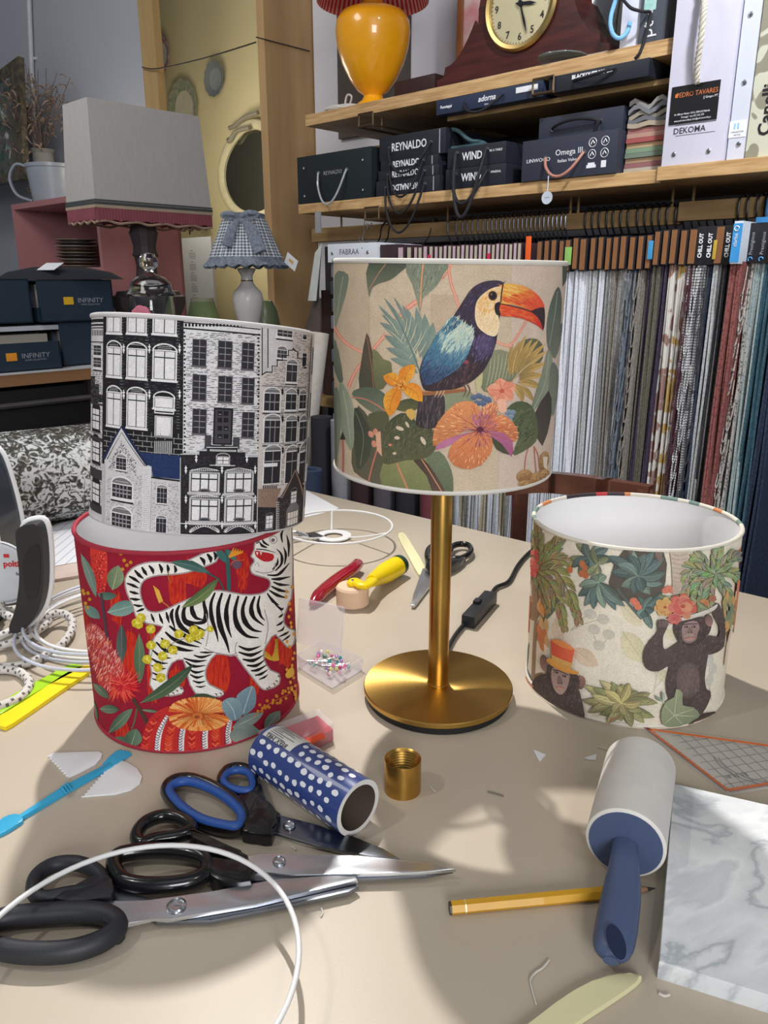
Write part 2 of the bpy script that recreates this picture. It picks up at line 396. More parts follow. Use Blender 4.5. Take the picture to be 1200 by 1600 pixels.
# ======================= toucan shade
def draw_toucan(p):
    p.adj = lambda c: [v*.87+w_*.13 for v, w_ in zip(c, (206, 190, 166))]
    p.base((206, 186, 160))
    back(p, [(110, 125, 105), (70, 82, 66), (140, 150, 125), (214, 120, 100)]); wrapfix(p)
    P = p.poly; S = p.stroke; Lf = p.leaf
    P([(895, 60), (1200, 60), (1200, 1260), (830, 1260), (840, 1000), (895, 480)], (211, 190, 174))
    P([(40, 60), (232, 60), (232, 430), (160, 700), (40, 1200)], (196, 176, 150))
    P([(520, 240), (650, 240), (650, 420), (520, 420)], (196, 172, 148))
    cor = (216, 124, 106)
    for pts, w_ in (([(66, 390), (95, 440), (140, 480), (205, 515)], 16), ([(135, 675), (168, 600), (235, 515), (310, 425)], 17), ([(360, 365), (410, 305), (470, 262)], 24),
                    ([(568, 165), (612, 100)], 20), ([(602, 105), (612, 180), (636, 255), (655, 310)], 14), ([(1000, 300), (965, 365), (930, 425), (885, 480), (825, 460)], 12), ([(885, 480), (905, 520)], 8)):
        S(pts, w_, cor, col2=(232, 150, 128)); S(pts, w_*.3, (240, 178, 152))
    # big leaves along the top
    P([(230, 92), (410, 92), (372, 140), (330, 172), (275, 190), (245, 212), (230, 250)], (58, 68, 60), (112, 122, 98), curve=3)
    S([(232, 215), (270, 150), (310, 95)], 5, (168, 120, 96))
    P([(404, 92), (598, 92), (580, 145), (548, 200), (505, 236), (482, 262), (470, 325), (458, 285), (432, 190)], (112, 124, 108), (140, 146, 122), curve=2)
    p.hatch([(420, 100), (590, 100), (540, 200), (470, 280)], 150, 70, 34, 4, [(95, 110, 96), (150, 158, 136), (125, 135, 115)])
    S([(484, 92), (476, 180), (470, 300)], 8, (206, 130, 100)); S([(484, 92), (476, 180), (470, 300)], 2.5, (235, 180, 130))
    P([(70, 150), (132, 146), (127, 220), (108, 292), (88, 352), (70, 388)], (96, 112, 96), (128, 138, 118), curve=3); S([(110, 155), (95, 240), (78, 350)], 3, (160, 165, 140))
    P([(1135, 90), (1170, 90), (1165, 160), (1135, 205)], (70, 80, 70))
    P([(64, 440), (90, 510), (110, 640), (92, 655), (66, 570)], (100, 114, 98), (84, 96, 84), curve=2)
    # blue green frond behind the wing
    for (x0, y0, x1, y1, w_) in ((460, 560, 275, 290, 30), (455, 520, 300, 255, 24), (450, 500, 345, 250, 20), (450, 500, 385, 285, 22), (400, 440, 290, 335, 34), (430, 500, 280, 370, 40), (450, 560, 300, 430, 46), (455, 580, 310, 490, 40), (460, 610, 330, 540, 36),
                             (450, 520, 405, 300, 40), (470, 540, 450, 300, 46), (480, 540, 490, 330, 46), (480, 560, 530, 370, 52), (480, 600, 545, 430, 44)):
        Lf(x0, y0, x1, y1, w_, (132, 152, 142), (110, 132, 126), bend=12)
    for x0, y0, x1, y1 in ((395, 470, 430, 330), (410, 490, 455, 370), (430, 510, 480, 410), (445, 540, 500, 460), (380, 460, 410, 350), (420, 540, 500, 400), (370, 430, 300, 330), (390, 470, 310, 400)): S([(x0, y0), ((x0+x1)/2+6, (y0+y1)/2), (x1, y1)], 4, (214, 205, 170), (.5, .2))
    S([(480, 640), (430, 500), (340, 300)], 7, (92, 118, 116), (1, .3))
    # dark leaves on the left
    P([(220, 420), (242, 490), (258, 560), (262, 690), (186, 680), (192, 570)], (78, 66, 58), (64, 66, 52), curve=2)
    P([(248, 495), (300, 545), (335, 560), (330, 640), (262, 690)], (120, 122, 84), (88, 94, 66), curve=2)
    S([(222, 440), (240, 560), (255, 690)], 4, (150, 90, 70))
    P([(180, 760), (165, 870), (150, 980), (160, 1070), (240, 1120), (300, 1140), (300, 870), (240, 830)], (72, 72, 58), (92, 88, 70), curve=2)
    P([(150, 705), (200, 676), (262, 680), (315, 720), (330, 800), (270, 802), (205, 765)], (78, 92, 78), (104, 114, 92), curve=3)
    S([(150, 722), (210, 730), (270, 760), (310, 790)], 6, (196, 120, 98))
    P([(230, 800), (320, 790), (310, 870), (235, 860)], (78, 84, 58), curve=2)
    P([(94, 650), (128, 690), (160, 780), (166, 880), (150, 972), (118, 920), (96, 840), (90, 740)], (128, 144, 122), (150, 160, 138), g=((90, 800), (166, 800)), curve=3); S([(110, 690), (130, 800), (145, 940)], 4, (180, 180, 155))
    P([(70, 680), (94, 720), (100, 830), (86, 980), (70, 1010)], (110, 126, 110), (138, 150, 130), curve=2)
    P([(163, 772), (215, 830), (242, 900), (232, 1000), (182, 1062), (166, 980)], (48, 56, 48), (66, 72, 58), curve=3); S([(168, 790), (205, 900), (190, 1040)], 3, (120, 120, 92))
    S([(108, 920), (110, 1000), (108, 1090)], 9, (196, 108, 96)); P([(95, 920), (108, 880), (122, 920)], (40, 44, 40))
    # monstera and the light leaf at the bottom
    P([(296, 1030), (420, 1012), (495, 1000), (560, 1080), (600, 1180), (420, 1180), (296, 1150)], (138, 140, 92), (104, 116, 70), curve=2)
    P([(490, 1000), (560, 975), (602, 1030), (624, 1100), (620, 1185), (585, 1185), (540, 1080)], (104, 118, 92), (88, 100, 76), curve=2)
    P([(438, 1018), (482, 1008), (540, 1080), (594, 1185), (536, 1185), (500, 1090)], (64, 52, 48), (88, 68, 58), curve=2); S([(476, 1012), (520, 1080), (580, 1180)], 5, (206, 140, 104))
    S([(360, 1030), (385, 1090), (415, 1160)], 9, (204, 130, 96))
    P([(296, 910), (312, 852), (350, 812), (402, 796), (470, 850), (540, 880), (548, 950), (500, 1005), (400, 1018), (296, 1032)], (60, 68, 50), (84, 86, 60), curve=3)
    p.hatch([(310, 860), (400, 800), (540, 890), (540, 950), (400, 1010), (300, 1025)], 260, 60, 26, 4, [(50, 58, 44), (92, 96, 66), (72, 78, 56), (104, 100, 72)], 30)
    for x, y, rx, ry, a in ((375, 868, 20, 9, 20), (362, 912, 13, 8, 10), (330, 945, 8, 6, 0), (484, 926, 22, 9, 60), (410, 850, 16, 6, 60), (350, 985, 9, 6, 0)): p.blob(x, y, rx, ry, (214, 196, 168) if x != 330 else (220, 130, 100), rot=a)
    P([(345, 770), (380, 738), (430, 728), (480, 745), (450, 780), (400, 790)], (62, 70, 48), (90, 92, 60), curve=3)
    P([(400, 790), (430, 775), (450, 800), (430, 830)], (214, 170, 84), curve=2)
    # small pink flower low on the left
    for x, y in ((240, 895), (262, 885), (275, 915), (255, 940)): p.blob(x, y, 17, 12, (232, 190, 160), (206, 110, 90), rot=x, rad=True)
    S([(275, 950), (250, 1030), (228, 1120)], 7, (200, 112, 96))
    P([(262, 890), (285, 880), (292, 1000), (268, 970)], (222, 168, 138))
    # fronds on the right of the bird
    P([(760, 580), (820, 500), (900, 520), (960, 560), (900, 650), (790, 700), (750, 660)], (134, 138, 110), (108, 116, 92), curve=3)
    for k in range(9):
        x = 775+k*18; S([(x, 690-k*9), (x+20, 600-k*8), (x+25+k, 520-k*3)], 5, (176, 172, 140), (.4, .3))
    P([(930, 480), (965, 450), (1015, 450), (1045, 490), (1030, 560), (960, 560)], (90, 94, 74), curve=3)
    for (x, y, w_) in ((905, 470, 20), (935, 455, 22), (965, 430, 22), (995, 445, 22), (1025, 450, 20), (1055, 470, 22), (1062, 505, 24), (1060, 560, 28), (1052, 620, 28), (1040, 680, 28), (1000, 740, 26), (925, 500, 16), (950, 745, 30)):
        bx, by = 890+(x-900)*.25, 660-(740-y)*.15
        Lf(bx, by, x, y, w_+4, (206, 166, 92), (150, 124, 74), bend=-10, vein=(120, 96, 60))
    S([(885, 665), (950, 590), (1040, 520)], 6, (198, 170, 130), (1, .4))
    P([(735, 605), (760, 590), (758, 660), (738, 700), (728, 660)], (196, 188, 140), curve=2)
    P([(590, 700), (700, 690), (720, 740), (640, 760), (580, 800)], (132, 140, 112), curve=2)
    # right hand leaves
    P([(1066, 490), (1060, 385), (1078, 285), (1112, 205), (1130, 260), (1122, 400), (1094, 470)], (72, 86, 80), (102, 114, 104), curve=3); S([(1110, 225), (1095, 350), (1072, 480)], 3, (150, 155, 135))
    P([(1132, 370), (1126, 455), (1100, 540), (1068, 500), (1090, 440)], (84, 96, 86), (112, 122, 108), curve=2)
    P([(1066, 500), (1088, 560), (1064, 690), (986, 800), (1002, 720), (1040, 600)], (116, 130, 112), (142, 152, 130), g=((1010, 650), (1080, 650)), curve=3); S([(1068, 520), (1050, 660), (995, 785)], 3, (170, 174, 148))
    P([(1082, 560), (1114, 600), (1108, 730), (1086, 810), (1068, 680)], (100, 114, 104), (126, 136, 120), curve=3)
    P([(998, 810), (1068, 690), (1082, 800), (1040, 950), (1000, 860)], (54, 50, 54), (74, 66, 60), curve=2)
    # tail, branch and feet
    P([(466, 735), (486, 700), (560, 690), (586, 740), (578, 825), (545, 862), (495, 868), (452, 850), (456, 790)], (58, 50, 58), (44, 38, 42), curve=3)
    p.hatch([(470, 730), (560, 700), (575, 820), (500, 860), (458, 845)], 90, 80, 46, 4, [(84, 74, 84), (40, 34, 40), (96, 84, 90)])
    S([(478, 702), (560, 696), (684, 684)], 27, (150, 92, 60), (.9, .8)); S([(478, 694), (560, 688), (684, 678)], 7, (206, 142, 96))
    for x in (540, 556, 570, 672, 690): S([(x, 662), (x+12, 690), (x-4, 722)], 6, (196, 170, 140) if x < 600 else (88, 66, 60), (1, .4))
    # bird
    body = [(560, 410), (620, 345), (652, 300), (688, 242), (718, 206), (762, 182), (812, 174), (852, 180), (862, 204), (852, 262), (830, 430), (820, 482), (792, 552), (760, 604), (718, 642), (680, 664), (640, 682), (590, 688), (500, 692), (474, 650), (468, 600), (480, 550), (512, 492)]
    P(body, (52, 44, 66), (46, 36, 44), curve=3)
    p.hatch(body, 420, lambda x, y: 60 if y > 300 else 35, 30, 5, lambda x, y: random.choice([(60, 52, 82), (40, 34, 50), (74, 62, 96)] if y < 560 else [(60, 48, 52), (36, 30, 36), (84, 66, 62)]), 16, curve=2)
    p.blob(772, 475, 46, 58, (98, 84, 132), (56, 46, 74), rad=True, rot=10)
    p.hatch([(700, 430), (820, 440), (800, 540), (720, 560)], 120, 65, 26, 4, [(104, 90, 140), (70, 58, 98), (86, 74, 120), (54, 44, 76)])
    p.blob(684, 556, 13, 9, (140, 60, 72)); p.hatch([(650, 560), (740, 560), (700, 640), (620, 660)], 60, 60, 22, 4, [(96, 62, 66), (70, 50, 60)])
    wing = [(622, 342), (672, 372), (716, 398), (716, 450), (692, 520), (655, 576), (612, 612), (560, 640), (500, 664), (474, 610), (486, 545), (522, 480), (562, 408)]
    P(wing, (120, 164, 172), (52, 74, 116), g=((650, 380), (520, 640)), curve=3)
    def wc(x, y):
        t = min(max(((y-380)*.85-(x-600)*.25)/240, 0), 1); j = random.uniform(-.18, .18); t = min(max(t+j, 0), 1)
        A, C, D = (212, 222, 200), (66, 122, 156), (40, 50, 88)
        if x < 560 and t < .6: A = (60, 120, 140)
        return [int(a+(b-a)*t*2) for a, b in zip(A, C)] if t < .5 else [int(a+(b-a)*(t*2-1)) for a, b in zip(C, D)]
    p.hatch(wing, 900, 58, 36, 6, wc, 14, curve=2)
    p.hatch([(600, 400), (690, 400), (690, 480), (620, 510), (570, 500)], 130, 60, 34, 6, [(206, 222, 206), (176, 206, 200), (190, 214, 196)])
    p.hatch([(560, 405), (625, 345), (660, 375), (590, 430)], 110, 60, 30, 5, [(52, 96, 128), (72, 128, 150), (44, 64, 104)])
    P([(852, 205), (846, 262), (828, 312), (840, 372), (826, 430), (798, 434), (764, 416), (736, 386), (725, 340), (731, 282), (754, 246), (802, 212)], (246, 210, 160), (250, 224, 184), curve=3)
    p.hatch([(735, 290), (760, 250), (800, 220), (845, 215), (835, 300), (745, 350)], 130, 70, 26, 5, [(244, 188, 104), (250, 206, 140), (238, 170, 84)], 20)
    p.hatch([(735, 340), (825, 330), (830, 420), (790, 425), (745, 385)], 110, 75, 26, 4, [(252, 228, 186), (240, 202, 150), (250, 216, 160)], 15)
    p.blob(808, 246, 21, 23, (60, 48, 42)); p.blob(808, 246, 14, 16, (28, 24, 30)); p.blob(803, 240, 4, 4, (130, 110, 90))
    P([(850, 194), (900, 190), (962, 204), (1012, 236), (1042, 276), (1050, 312), (1046, 350), (1000, 322), (950, 304), (900, 288), (843, 282), (848, 240)], (244, 182, 84), (226, 74, 46), g=((900, 200), (985, 300)), curve=2)
    p.hatch([(858, 200), (940, 205), (1000, 240), (1030, 290), (950, 292), (855, 272)], 190, -20, 44, 7, lambda x, y: random.choice([(250, 200, 100), (244, 160, 70)] if (y-200)+(x-850)*.25 < 55 else ([(236, 120, 52), (230, 90, 48)] if (y-200)+(x-850)*.2 < 90 else [(218, 62, 42), (228, 80, 50)])), 12)
    P([(838, 284), (900, 298), (960, 314), (1006, 334), (1040, 368), (1043, 408), (1020, 388), (960, 358), (900, 344), (838, 338)], (232, 84, 44), (204, 40, 38), curve=2)
    p.hatch([(845, 290), (940, 312), (1000, 340), (1020, 378), (950, 350), (845, 334)], 80, -15, 36, 5, [(240, 108, 56), (222, 60, 40)], 8)
    P([(985, 318), (1034, 300), (1050, 312), (1050, 370), (1043, 408), (1030, 368), (1008, 338)], (48, 34, 44), curve=2)
    S([(845, 284), (930, 302), (1000, 326)], 5, (60, 30, 36)); P([(820, 282), (846, 276), (838, 308), (846, 336), (826, 336), (816, 310)], (36, 30, 36), curve=2); S([(856, 192), (848, 240), (846, 276)], 6, (36, 28, 34))
    # orange lily
    for (x, y, w_, b) in ((446, 568, 66, -8), (298, 622, 62, 8), (482, 742, 70, -16), (326, 812, 78, 14), (420, 600, 40, 0)):
        Lf(378, 665, x, y, w_, (242, 168, 50), (228, 126, 34), bend=b, vein=(206, 100, 30), veins=4)
    p.blob(376, 664, 18, 14, (190, 84, 26)); p.hatch([(340, 640), (400, 630), (410, 690), (350, 690)], 20, 40, 24, 4, [(250, 200, 90), (200, 90, 24)], 90)
    # blue and peach flowers
    for x, y in ((720, 722), (746, 716), (770, 728), (738, 748), (764, 750), (790, 735)): p.blob(x, y, 17, 13, (92, 112, 146), (70, 86, 120), rot=x)
    P([(868, 795), (918, 742), (988, 760), (1016, 850), (1008, 930), (930, 986), (904, 982), (930, 880)], (70, 84, 60), (88, 96, 68), curve=3); p.hatch([(890, 800), (980, 770), (1005, 900), (920, 970)], 110, 50, 40, 4, [(56, 68, 48), (104, 110, 80)], 20)
    for x, y in ((880, 790), (892, 812), (868, 815), (886, 832), (900, 792)): p.blob(x, y, 15, 12, (138, 158, 178), (104, 124, 152), rot=x)
    for k in range(5):
        a = radians(k*72-100); Lf(850, 692, 850+72*cos(a), 690+60*sin(a), 62, (244, 172, 140), (230, 128, 104), vein=(214, 96, 84))
    p.blob(850, 692, 12, 10, (206, 84, 70)); P([(832, 735), (866, 732), (872, 785), (845, 795), (828, 765)], (246, 186, 158), curve=3)
    # hibiscus
    P([(800, 900), (850, 890), (905, 975), (882, 990), (826, 965)], (64, 70, 52), curve=2)
    P([(560, 930), (640, 900), (720, 885), (640, 930), (545, 970)], (186, 110, 150), curve=2); P([(780, 885), (850, 880), (900, 930), (895, 1000), (850, 940)], (180, 100, 140), (164, 84, 128), curve=2)
    pet = [([(742, 872), (690, 870), (640, 900), (585, 920), (535, 950), (532, 890), (556, 835), (600, 780), (650, 745), (710, 742), (748, 775), (752, 830)], (228, 142, 88)),
           ([(748, 868), (745, 800), (790, 748), (830, 760), (828, 800), (800, 840)], (214, 130, 104)),
           ([(750, 872), (800, 820), (860, 806), (910, 850), (925, 900), (905, 930), (860, 890), (800, 882)], (226, 128, 84)),
           ([(745, 880), (790, 890), (806, 930), (796, 990), (745, 1040), (690, 1058), (630, 1040), (602, 995), (622, 940), (680, 900)], (230, 134, 82))]
    for pts, c in pet:
        P(pts, c, sc(c, .84), curve=3)
        p.hatch(pts, 110, lambda x, y: math.degrees(atan2(-(y-876), x-748)), 26, 5, lambda x, y: random.choice([(248, 182, 124), (198, 96, 62), (226, 132, 90)] if sqrt((x-748)**2+(y-876)**2) > 80 else [(168, 92, 120), (190, 104, 110), (140, 66, 92)]), 7, curve=2)
        for q in pts[1::2]: S([(748, 876), ((748+q[0])/2+5, (876+q[1])/2), (748+(q[0]-748)*.9, 876+(q[1]-876)*.9)], 3, (180, 84, 66), (1, .3), layer=False)
    p.hatch([(700, 810), (750, 790), (760, 860), (740, 868)], 30, 60, 30, 4, [(176, 96, 140), (200, 120, 150)], 10)
    for k in range(16): a = k/16*6.28; S([(748, 874), (748+(34+k % 3*14)*cos(a), 874+(30+k % 2*10)*sin(a))], 5, (110, 44, 74), (1, .2), layer=False, k=0)
    p.blob(748, 872, 16, 13, (84, 34, 50))
    # acorns
    for a in ([(972, 960), (960, 1010), (956, 1070)], [(1000, 950), (1004, 1010), (1010, 1080)], [(1000, 950), (1020, 1000), (1030, 1090)]): S(a, 4, (190, 110, 92))
    for x, y, rx, ry, a in ((955, 1090, 38, 30, -20), (1012, 1098, 34, 25, -30), (1046, 1020, 22, 46, 12), (965, 1128, 40, 18, 0), (1050, 1080, 22, 22, 0)):
        p.blob(x, y, rx, ry, (186, 142, 92), (128, 88, 52), rot=a); p.hatch([(x-rx*.8, y-ry*.6), (x+rx*.8, y-ry*.6), (x+rx*.8, y+ry*.6), (x-rx*.8, y+ry*.6)], 26, 40, 10, 4, [(120, 80, 48), (210, 166, 112)], 40)
    P([(1040, 1000), (1062, 1000), (1058, 1060), (1044, 1050)], (226, 210, 190))
# ======================= red shade with the striped tiger
def draw_tiger(p):
    p.base((150, 26, 50)); back(p, [(196, 44, 30), (110, 130, 118), (70, 92, 80), (196, 44, 30), (214, 170, 60)]); wrapfix(p)
    P = p.poly; S = p.stroke; Lf = p.leaf
    random.seed(11)
    for x, y, w_, h in ((160, 260, 60, 250), (560, 380, 90, 200), (760, 780, 120, 220), (640, 300, 130, 140), (880, 320, 50, 130), (330, 700, 80, 220), (440, 830, 60, 220), (260, 480, 60, 150), (1090, 680, 70, 180), (940, 820, 50, 160), (290, 1090, 70, 130), (1010, 620, 60, 180), (110, 620, 40, 200), (560, 820, 80, 90), (430, 600, 40, 120), (880, 260, 70, 130), (1120, 400, 20, 200)):
        pts = [(x-w_/2, y-h/2+h*.2), (x-w_*.2, y-h/2), (x+w_*.3, y-h*.4), (x+w_/2, y+h*.1), (x+w_*.3, y+h*.5), (x-w_*.1, y+h*.4), (x-w_*.4, y+h*.3)]
        P(pts, (192, 44, 28), (206, 58, 30), curve=3); p.hatch(pts, 40, 86, 70, 8, [(186, 36, 30), (206, 60, 34), (168, 30, 42)], 6)
    # seed pod, leaves and stem on the left
    P([(130, 170), (170, 165), (205, 180), (216, 240), (214, 330), (200, 400), (165, 395), (145, 300)], (214, 62, 52), (196, 44, 44), curve=3)
    p.L += 1
    for k in range(70): x, y = 175+random.uniform(-34, 34), random.uniform(200, 390); p.blob(x, y, 3, 4, (120, 24, 34) if k % 3 else (236, 120, 100), n=6, layer=False)
    Lf(85, 205, 160, 420, 44, (128, 150, 138), (104, 126, 116), bend=-6, vein=(160, 175, 160)); Lf(240, 385, 270, 262, 84, (136, 150, 118), (104, 120, 92), vein=(170, 175, 140)); Lf(165, 405, 262, 412, 40, (92, 122, 108), (70, 96, 86), bend=6)
    Lf(100, 462, 180, 525, 50, (120, 150, 140), (96, 124, 116)); Lf(215, 495, 372, 455, 76, (132, 162, 154), (98, 132, 126), vein=(170, 190, 178)); Lf(285, 555, 285, 745, 52, (92, 100, 96), (66, 78, 76), vein=(120, 124, 116)); Lf(372, 600, 375, 850, 56, (78, 104, 78), (100, 124, 92), vein=(140, 150, 110))
    S([(185, 400), (200, 520), (222, 640), (290, 760)], 13, (74, 62, 76)); 
    for x, y in ((282, 205), (298, 238), (330, 248), (312, 262), (290, 282), (95, 388), (120, 400), (128, 430), (108, 450), (100, 402), (118, 470)): p.blob(x, y, 9, 9, (226, 176, 60), (190, 130, 40), rad=True)
    P([(440, 360), (470, 385), (490, 440), (470, 450), (455, 410)], (222, 170, 70)); S([(480, 440), (520, 470), (545, 520)], 5, (210, 120, 60))
    # banksia
    pts = [(112, 560), (170, 560), (215, 620), (262, 700), (300, 790), (240, 880), (180, 860), (150, 760), (120, 660)]
    P(pts, (176, 64, 74), (190, 50, 50), curve=3); p.hatch(pts, 420, 62, 30, 5, [(236, 190, 176), (206, 96, 96), (226, 150, 140), (150, 36, 52), (230, 120, 90)], 22, curve=2)
    for k in range(170): a = random.uniform(0, 6.28); l = random.uniform(60, 104); S([(288+15*cos(a), 850+15*sin(a)), (288+l*.6*cos(a+.1), 850+l*.6*sin(a+.1)), (288+l*cos(a), 850+l*1.05*sin(a))], 6, random.choice([(206, 36, 42), (228, 66, 56), (184, 28, 44), (236, 100, 80)]), (1, .1), layer=False, k=0)
    p.blob(288, 850, 40, 36, (214, 50, 50), (190, 30, 44), rad=True); p.hatch([(240, 800), (330, 800), (330, 900), (240, 900)], 90, lambda x, y: math.degrees(atan2(-(y-850), x-288)), 36, 4, [(238, 96, 80), (180, 24, 40), (222, 60, 54)], 10)
    for x0, y0, x1, y1, w_ in ((145, 845, 225, 920, 40), (178, 970, 275, 975, 44), (222, 1090, 340, 968, 54), (240, 1120, 330, 1160, 70), (150, 930, 165, 1050, 22), (330, 1160, 360, 1068, 84), (385, 975, 470, 985, 16)): Lf(x0, y0, x1, y1, w_, (110, 132, 108), (76, 98, 80), vein=(150, 160, 128))
    S([(340, 920), (380, 980), (420, 1060)], 18, (78, 60, 50)); S([(360, 970), (350, 1030), (335, 1070)], 8, (92, 104, 70))
    # tiger
    white, gry = (238, 233, 226), (166, 150, 150)
    body = [(1118, 70), (1050, 84), (1000, 108), (950, 132), (940, 186), (925, 218), (936, 228), (940, 246), (922, 272), (930, 300), (962, 312), (1006, 326), (1020, 352), (1006, 386), (960, 408), (880, 410), (800, 394), (740, 390), (680, 404), (620, 430), (560, 456), (500, 486), (455, 497), (412, 488), (388, 450), (374, 400), (380, 352), (412, 322), (470, 308), (560, 302), (630, 288), (700, 262), (748, 240), (756, 210), (738, 192), (700, 200), (620, 238), (560, 256), (470, 248), (400, 254), (340, 280), (306, 330), (316, 400), (345, 460), (358, 510), (410, 545), (490, 562), (455, 612), (428, 670), (428, 740), (438, 800), (428, 850), (480, 902), (580, 892), (580, 868), (524, 850), (504, 806), (530, 742), (590, 724), (612, 800), (650, 890), (770, 906), (780, 884), (714, 852), (694, 800), (706, 750), (750, 696), (824, 706), (850, 706), (890, 762), (930, 812), (972, 864), (1000, 872), (1056, 846), (1056, 800), (1014, 782), (982, 728), (984, 676), (1004, 640), (1042, 600), (1100, 664), (1128, 648), (1136, 590), (1112, 580), (1082, 552), (1082, 508), (1108, 440), (1122, 380)]
    def grow(pts, k):
        n = len(pts); out = []
        for i in range(n):
            a, b = pts[i-1], pts[(i+1) % n]; dx, dy = b[0]-a[0], b[1]-a[1]; l = sqrt(dx*dx+dy*dy); out.append((pts[i][0]-dy/l*k, pts[i][1]+dx/l*k))
        return out
    A = sum(body[i-1][0]*body[i][1]-body[i][0]*body[i-1][1] for i in range(len(body)))
    P(grow(body, 7 if A < 0 else -7), gry, curve=2); P(body, white, curve=2)
    blk = (28, 24, 26)
    st = [ # body
      ([(690, 405), (690, 450), (700, 500), (690, 540), (640, 545), (580, 520)], 17), ([(650, 420), (630, 470), (650, 520), (690, 530)], 17), ([(610, 440), (590, 490), (600, 540), (660, 570), (700, 585)], 18), ([(570, 458), (556, 500), (575, 560), (630, 600), (690, 625)], 17), ([(540, 476), (530, 510), (550, 580)], 13), ([(505, 492), (512, 520), (520, 548)], 11), ([(470, 500), (480, 530), (490, 552)], 10), ([(430, 500), (440, 525), (448, 545)], 9),
      ([(745, 396), (725, 450), (728, 520), (750, 590), (760, 640)], 15), ([(780, 398), (760, 470), (770, 560), (800, 640), (815, 695)], 19), ([(820, 404), (800, 480), (806, 560), (826, 620)], 17), ([(860, 412), (842, 490), (855, 560), (900, 610), (960, 620)], 19), ([(900, 415), (880, 480), (892, 540), (930, 580), (975, 590)], 18), ([(940, 415), (922, 470), (935, 520), (985, 560)], 17), ([(965, 412), (955, 460), (968, 510), (990, 535)], 12),
      ([(1000, 400), (1030, 440), (1060, 460)], 11), ([(1010, 385), (1050, 410), (1100, 425)], 11), ([(1020, 365), (1060, 385), (1110, 395)], 11), ([(1030, 345), (1065, 358), (1112, 360)], 10), ([(1020, 330), (1060, 330), (1115, 318)], 11), ([(1000, 310), (1050, 310), (1085, 280), (1110, 250)], 10), ([(1040, 290), (1070, 255), (1070, 210), (1045, 180)], 10), ([(1025, 285), (1050, 255), (1052, 225)], 8), ([(1085, 260), (1092, 210), (1080, 170)], 9), ([(1105, 220), (1106, 160), (1095, 110)], 9), ([(1075, 150), (1070, 110), (1085, 80)], 8), ([(1000, 175), (975, 165), (962, 145)], 9), ([(1010, 165), (985, 150), (975, 130)], 8), ([(1060, 470), (1075, 500)], 9), ([(1035, 450), (1070, 480), (1080, 470)], 9),
      # rump and hind legs
      ([(520, 560), (560, 590), (620, 620), (680, 650)], 15), ([(500, 590), (540, 625), (600, 650), (670, 665)], 15), ([(480, 620), (530, 660), (600, 680), (640, 682)], 14), ([(455, 640), (500, 680), (560, 700)], 12), ([(438, 680), (480, 712), (530, 720)], 11), ([(432, 720), (470, 742), (515, 745)], 10), ([(432, 755), (470, 772), (505, 770)], 9), ([(436, 790), (465, 803), (500, 800)], 8), ([(436, 820), (465, 828), (490, 822)], 7),
      ([(600, 735), (640, 760), (700, 755)], 10), ([(590, 720), (650, 735), (705, 730)], 10), ([(640, 705), (680, 715), (730, 700)], 9), ([(670, 690), (700, 692), (740, 692)], 7), ([(612, 770), (650, 790), (696, 780)], 9), ([(622, 800), (655, 815), (692, 806)], 9), ([(635, 830), (665, 840), (700, 832)], 8), ([(650, 858), (675, 862), (700, 855)], 6),
      # front legs
      ([(860, 660), (910, 678), (970, 660)], 11), ([(860, 690), (920, 705), (980, 680)], 12), ([(880, 725), (930, 732), (982, 705)], 12), ([(900, 755), (945, 757), (990, 728)], 11), ([(920, 782), (955, 778), (1000, 752)], 10), ([(940, 805), (970, 798), (1005, 775)], 9), ([(960, 825), (985, 815), (1005, 800)], 7), ([(1050, 590), (1075, 580), (1085, 560)], 7), ([(1058, 615), (1090, 600), (1108, 588)], 8), ([(1075, 635), (1100, 618), (1115, 605)], 7), ([(1045, 560), (1065, 550), (1080, 535)], 8), ([(1055, 520), (1068, 512), (1080, 500)], 8),
      # tail
      ([(738, 196), (748, 215), (742, 238)], 12), ([(705, 205), (722, 228), (722, 250)], 14), ([(670, 222), (688, 240), (692, 264)], 13), ([(625, 240), (645, 255), (660, 275)], 12), ([(545, 262), (552, 285), (545, 300)], 11), ([(510, 258), (515, 280), (512, 300)], 11), ([(470, 255), (482, 280), (482, 302)], 12), ([(420, 262), (438, 285), (442, 305)], 12), ([(385, 270), (400, 295), (412, 312)], 12), ([(350, 285), (372, 310), (395, 328)], 12), ([(322, 315), (350, 330), (378, 350)], 11), ([(312, 350), (345, 362), (372, 375)], 10), ([(325, 390), (350, 398), (372, 402)], 10), ([(328, 425), (355, 430), (380, 430)], 10), ([(345, 455), (370, 462), (392, 460)], 9), ([(360, 490), (385, 480), (400, 475)], 9)]
    for pts, w_ in st: S(pts, w_*1.5, blk, (.35, .12))
    P([(940, 190), (975, 196), (1030, 208), (1026, 238), (985, 244), (945, 218)], (190, 40, 48), curve=2)
    for x in (950, 968, 988, 1008): P([(x-5, 196), (x+6, 198), (x+1, 214)], white, layer=False)
    P([(940, 262), (952, 246), (960, 268)], (240, 236, 228)); S([(940, 262), (952, 246), (960, 268)], 2, blk, k=0)
    p.blob(1030, 136, 20, 20, gry); p.blob(1030, 136, 16, 16, white); p.blob(1028, 138, 9, 9, (110, 104, 104)); S([(940, 290), (980, 300), (1030, 290), (1040, 250)], 4, gry); S([(945, 182), (990, 186), (1040, 200)], 5, blk, (1, .3)); P([(942, 140), (960, 132), (962, 150), (946, 158)], (120, 108, 106))
    for x, y in ((490, 900), (515, 902), (540, 894), (558, 882), (578, 872), (750, 900), (772, 896), (1010, 866), (1034, 850), (1046, 836), (1056, 812), (1000, 872)): S([(x-5, y-5), (x+4, y-2), (x+3, y+7)], 5, (70, 30, 40), (1, .3), k=0)
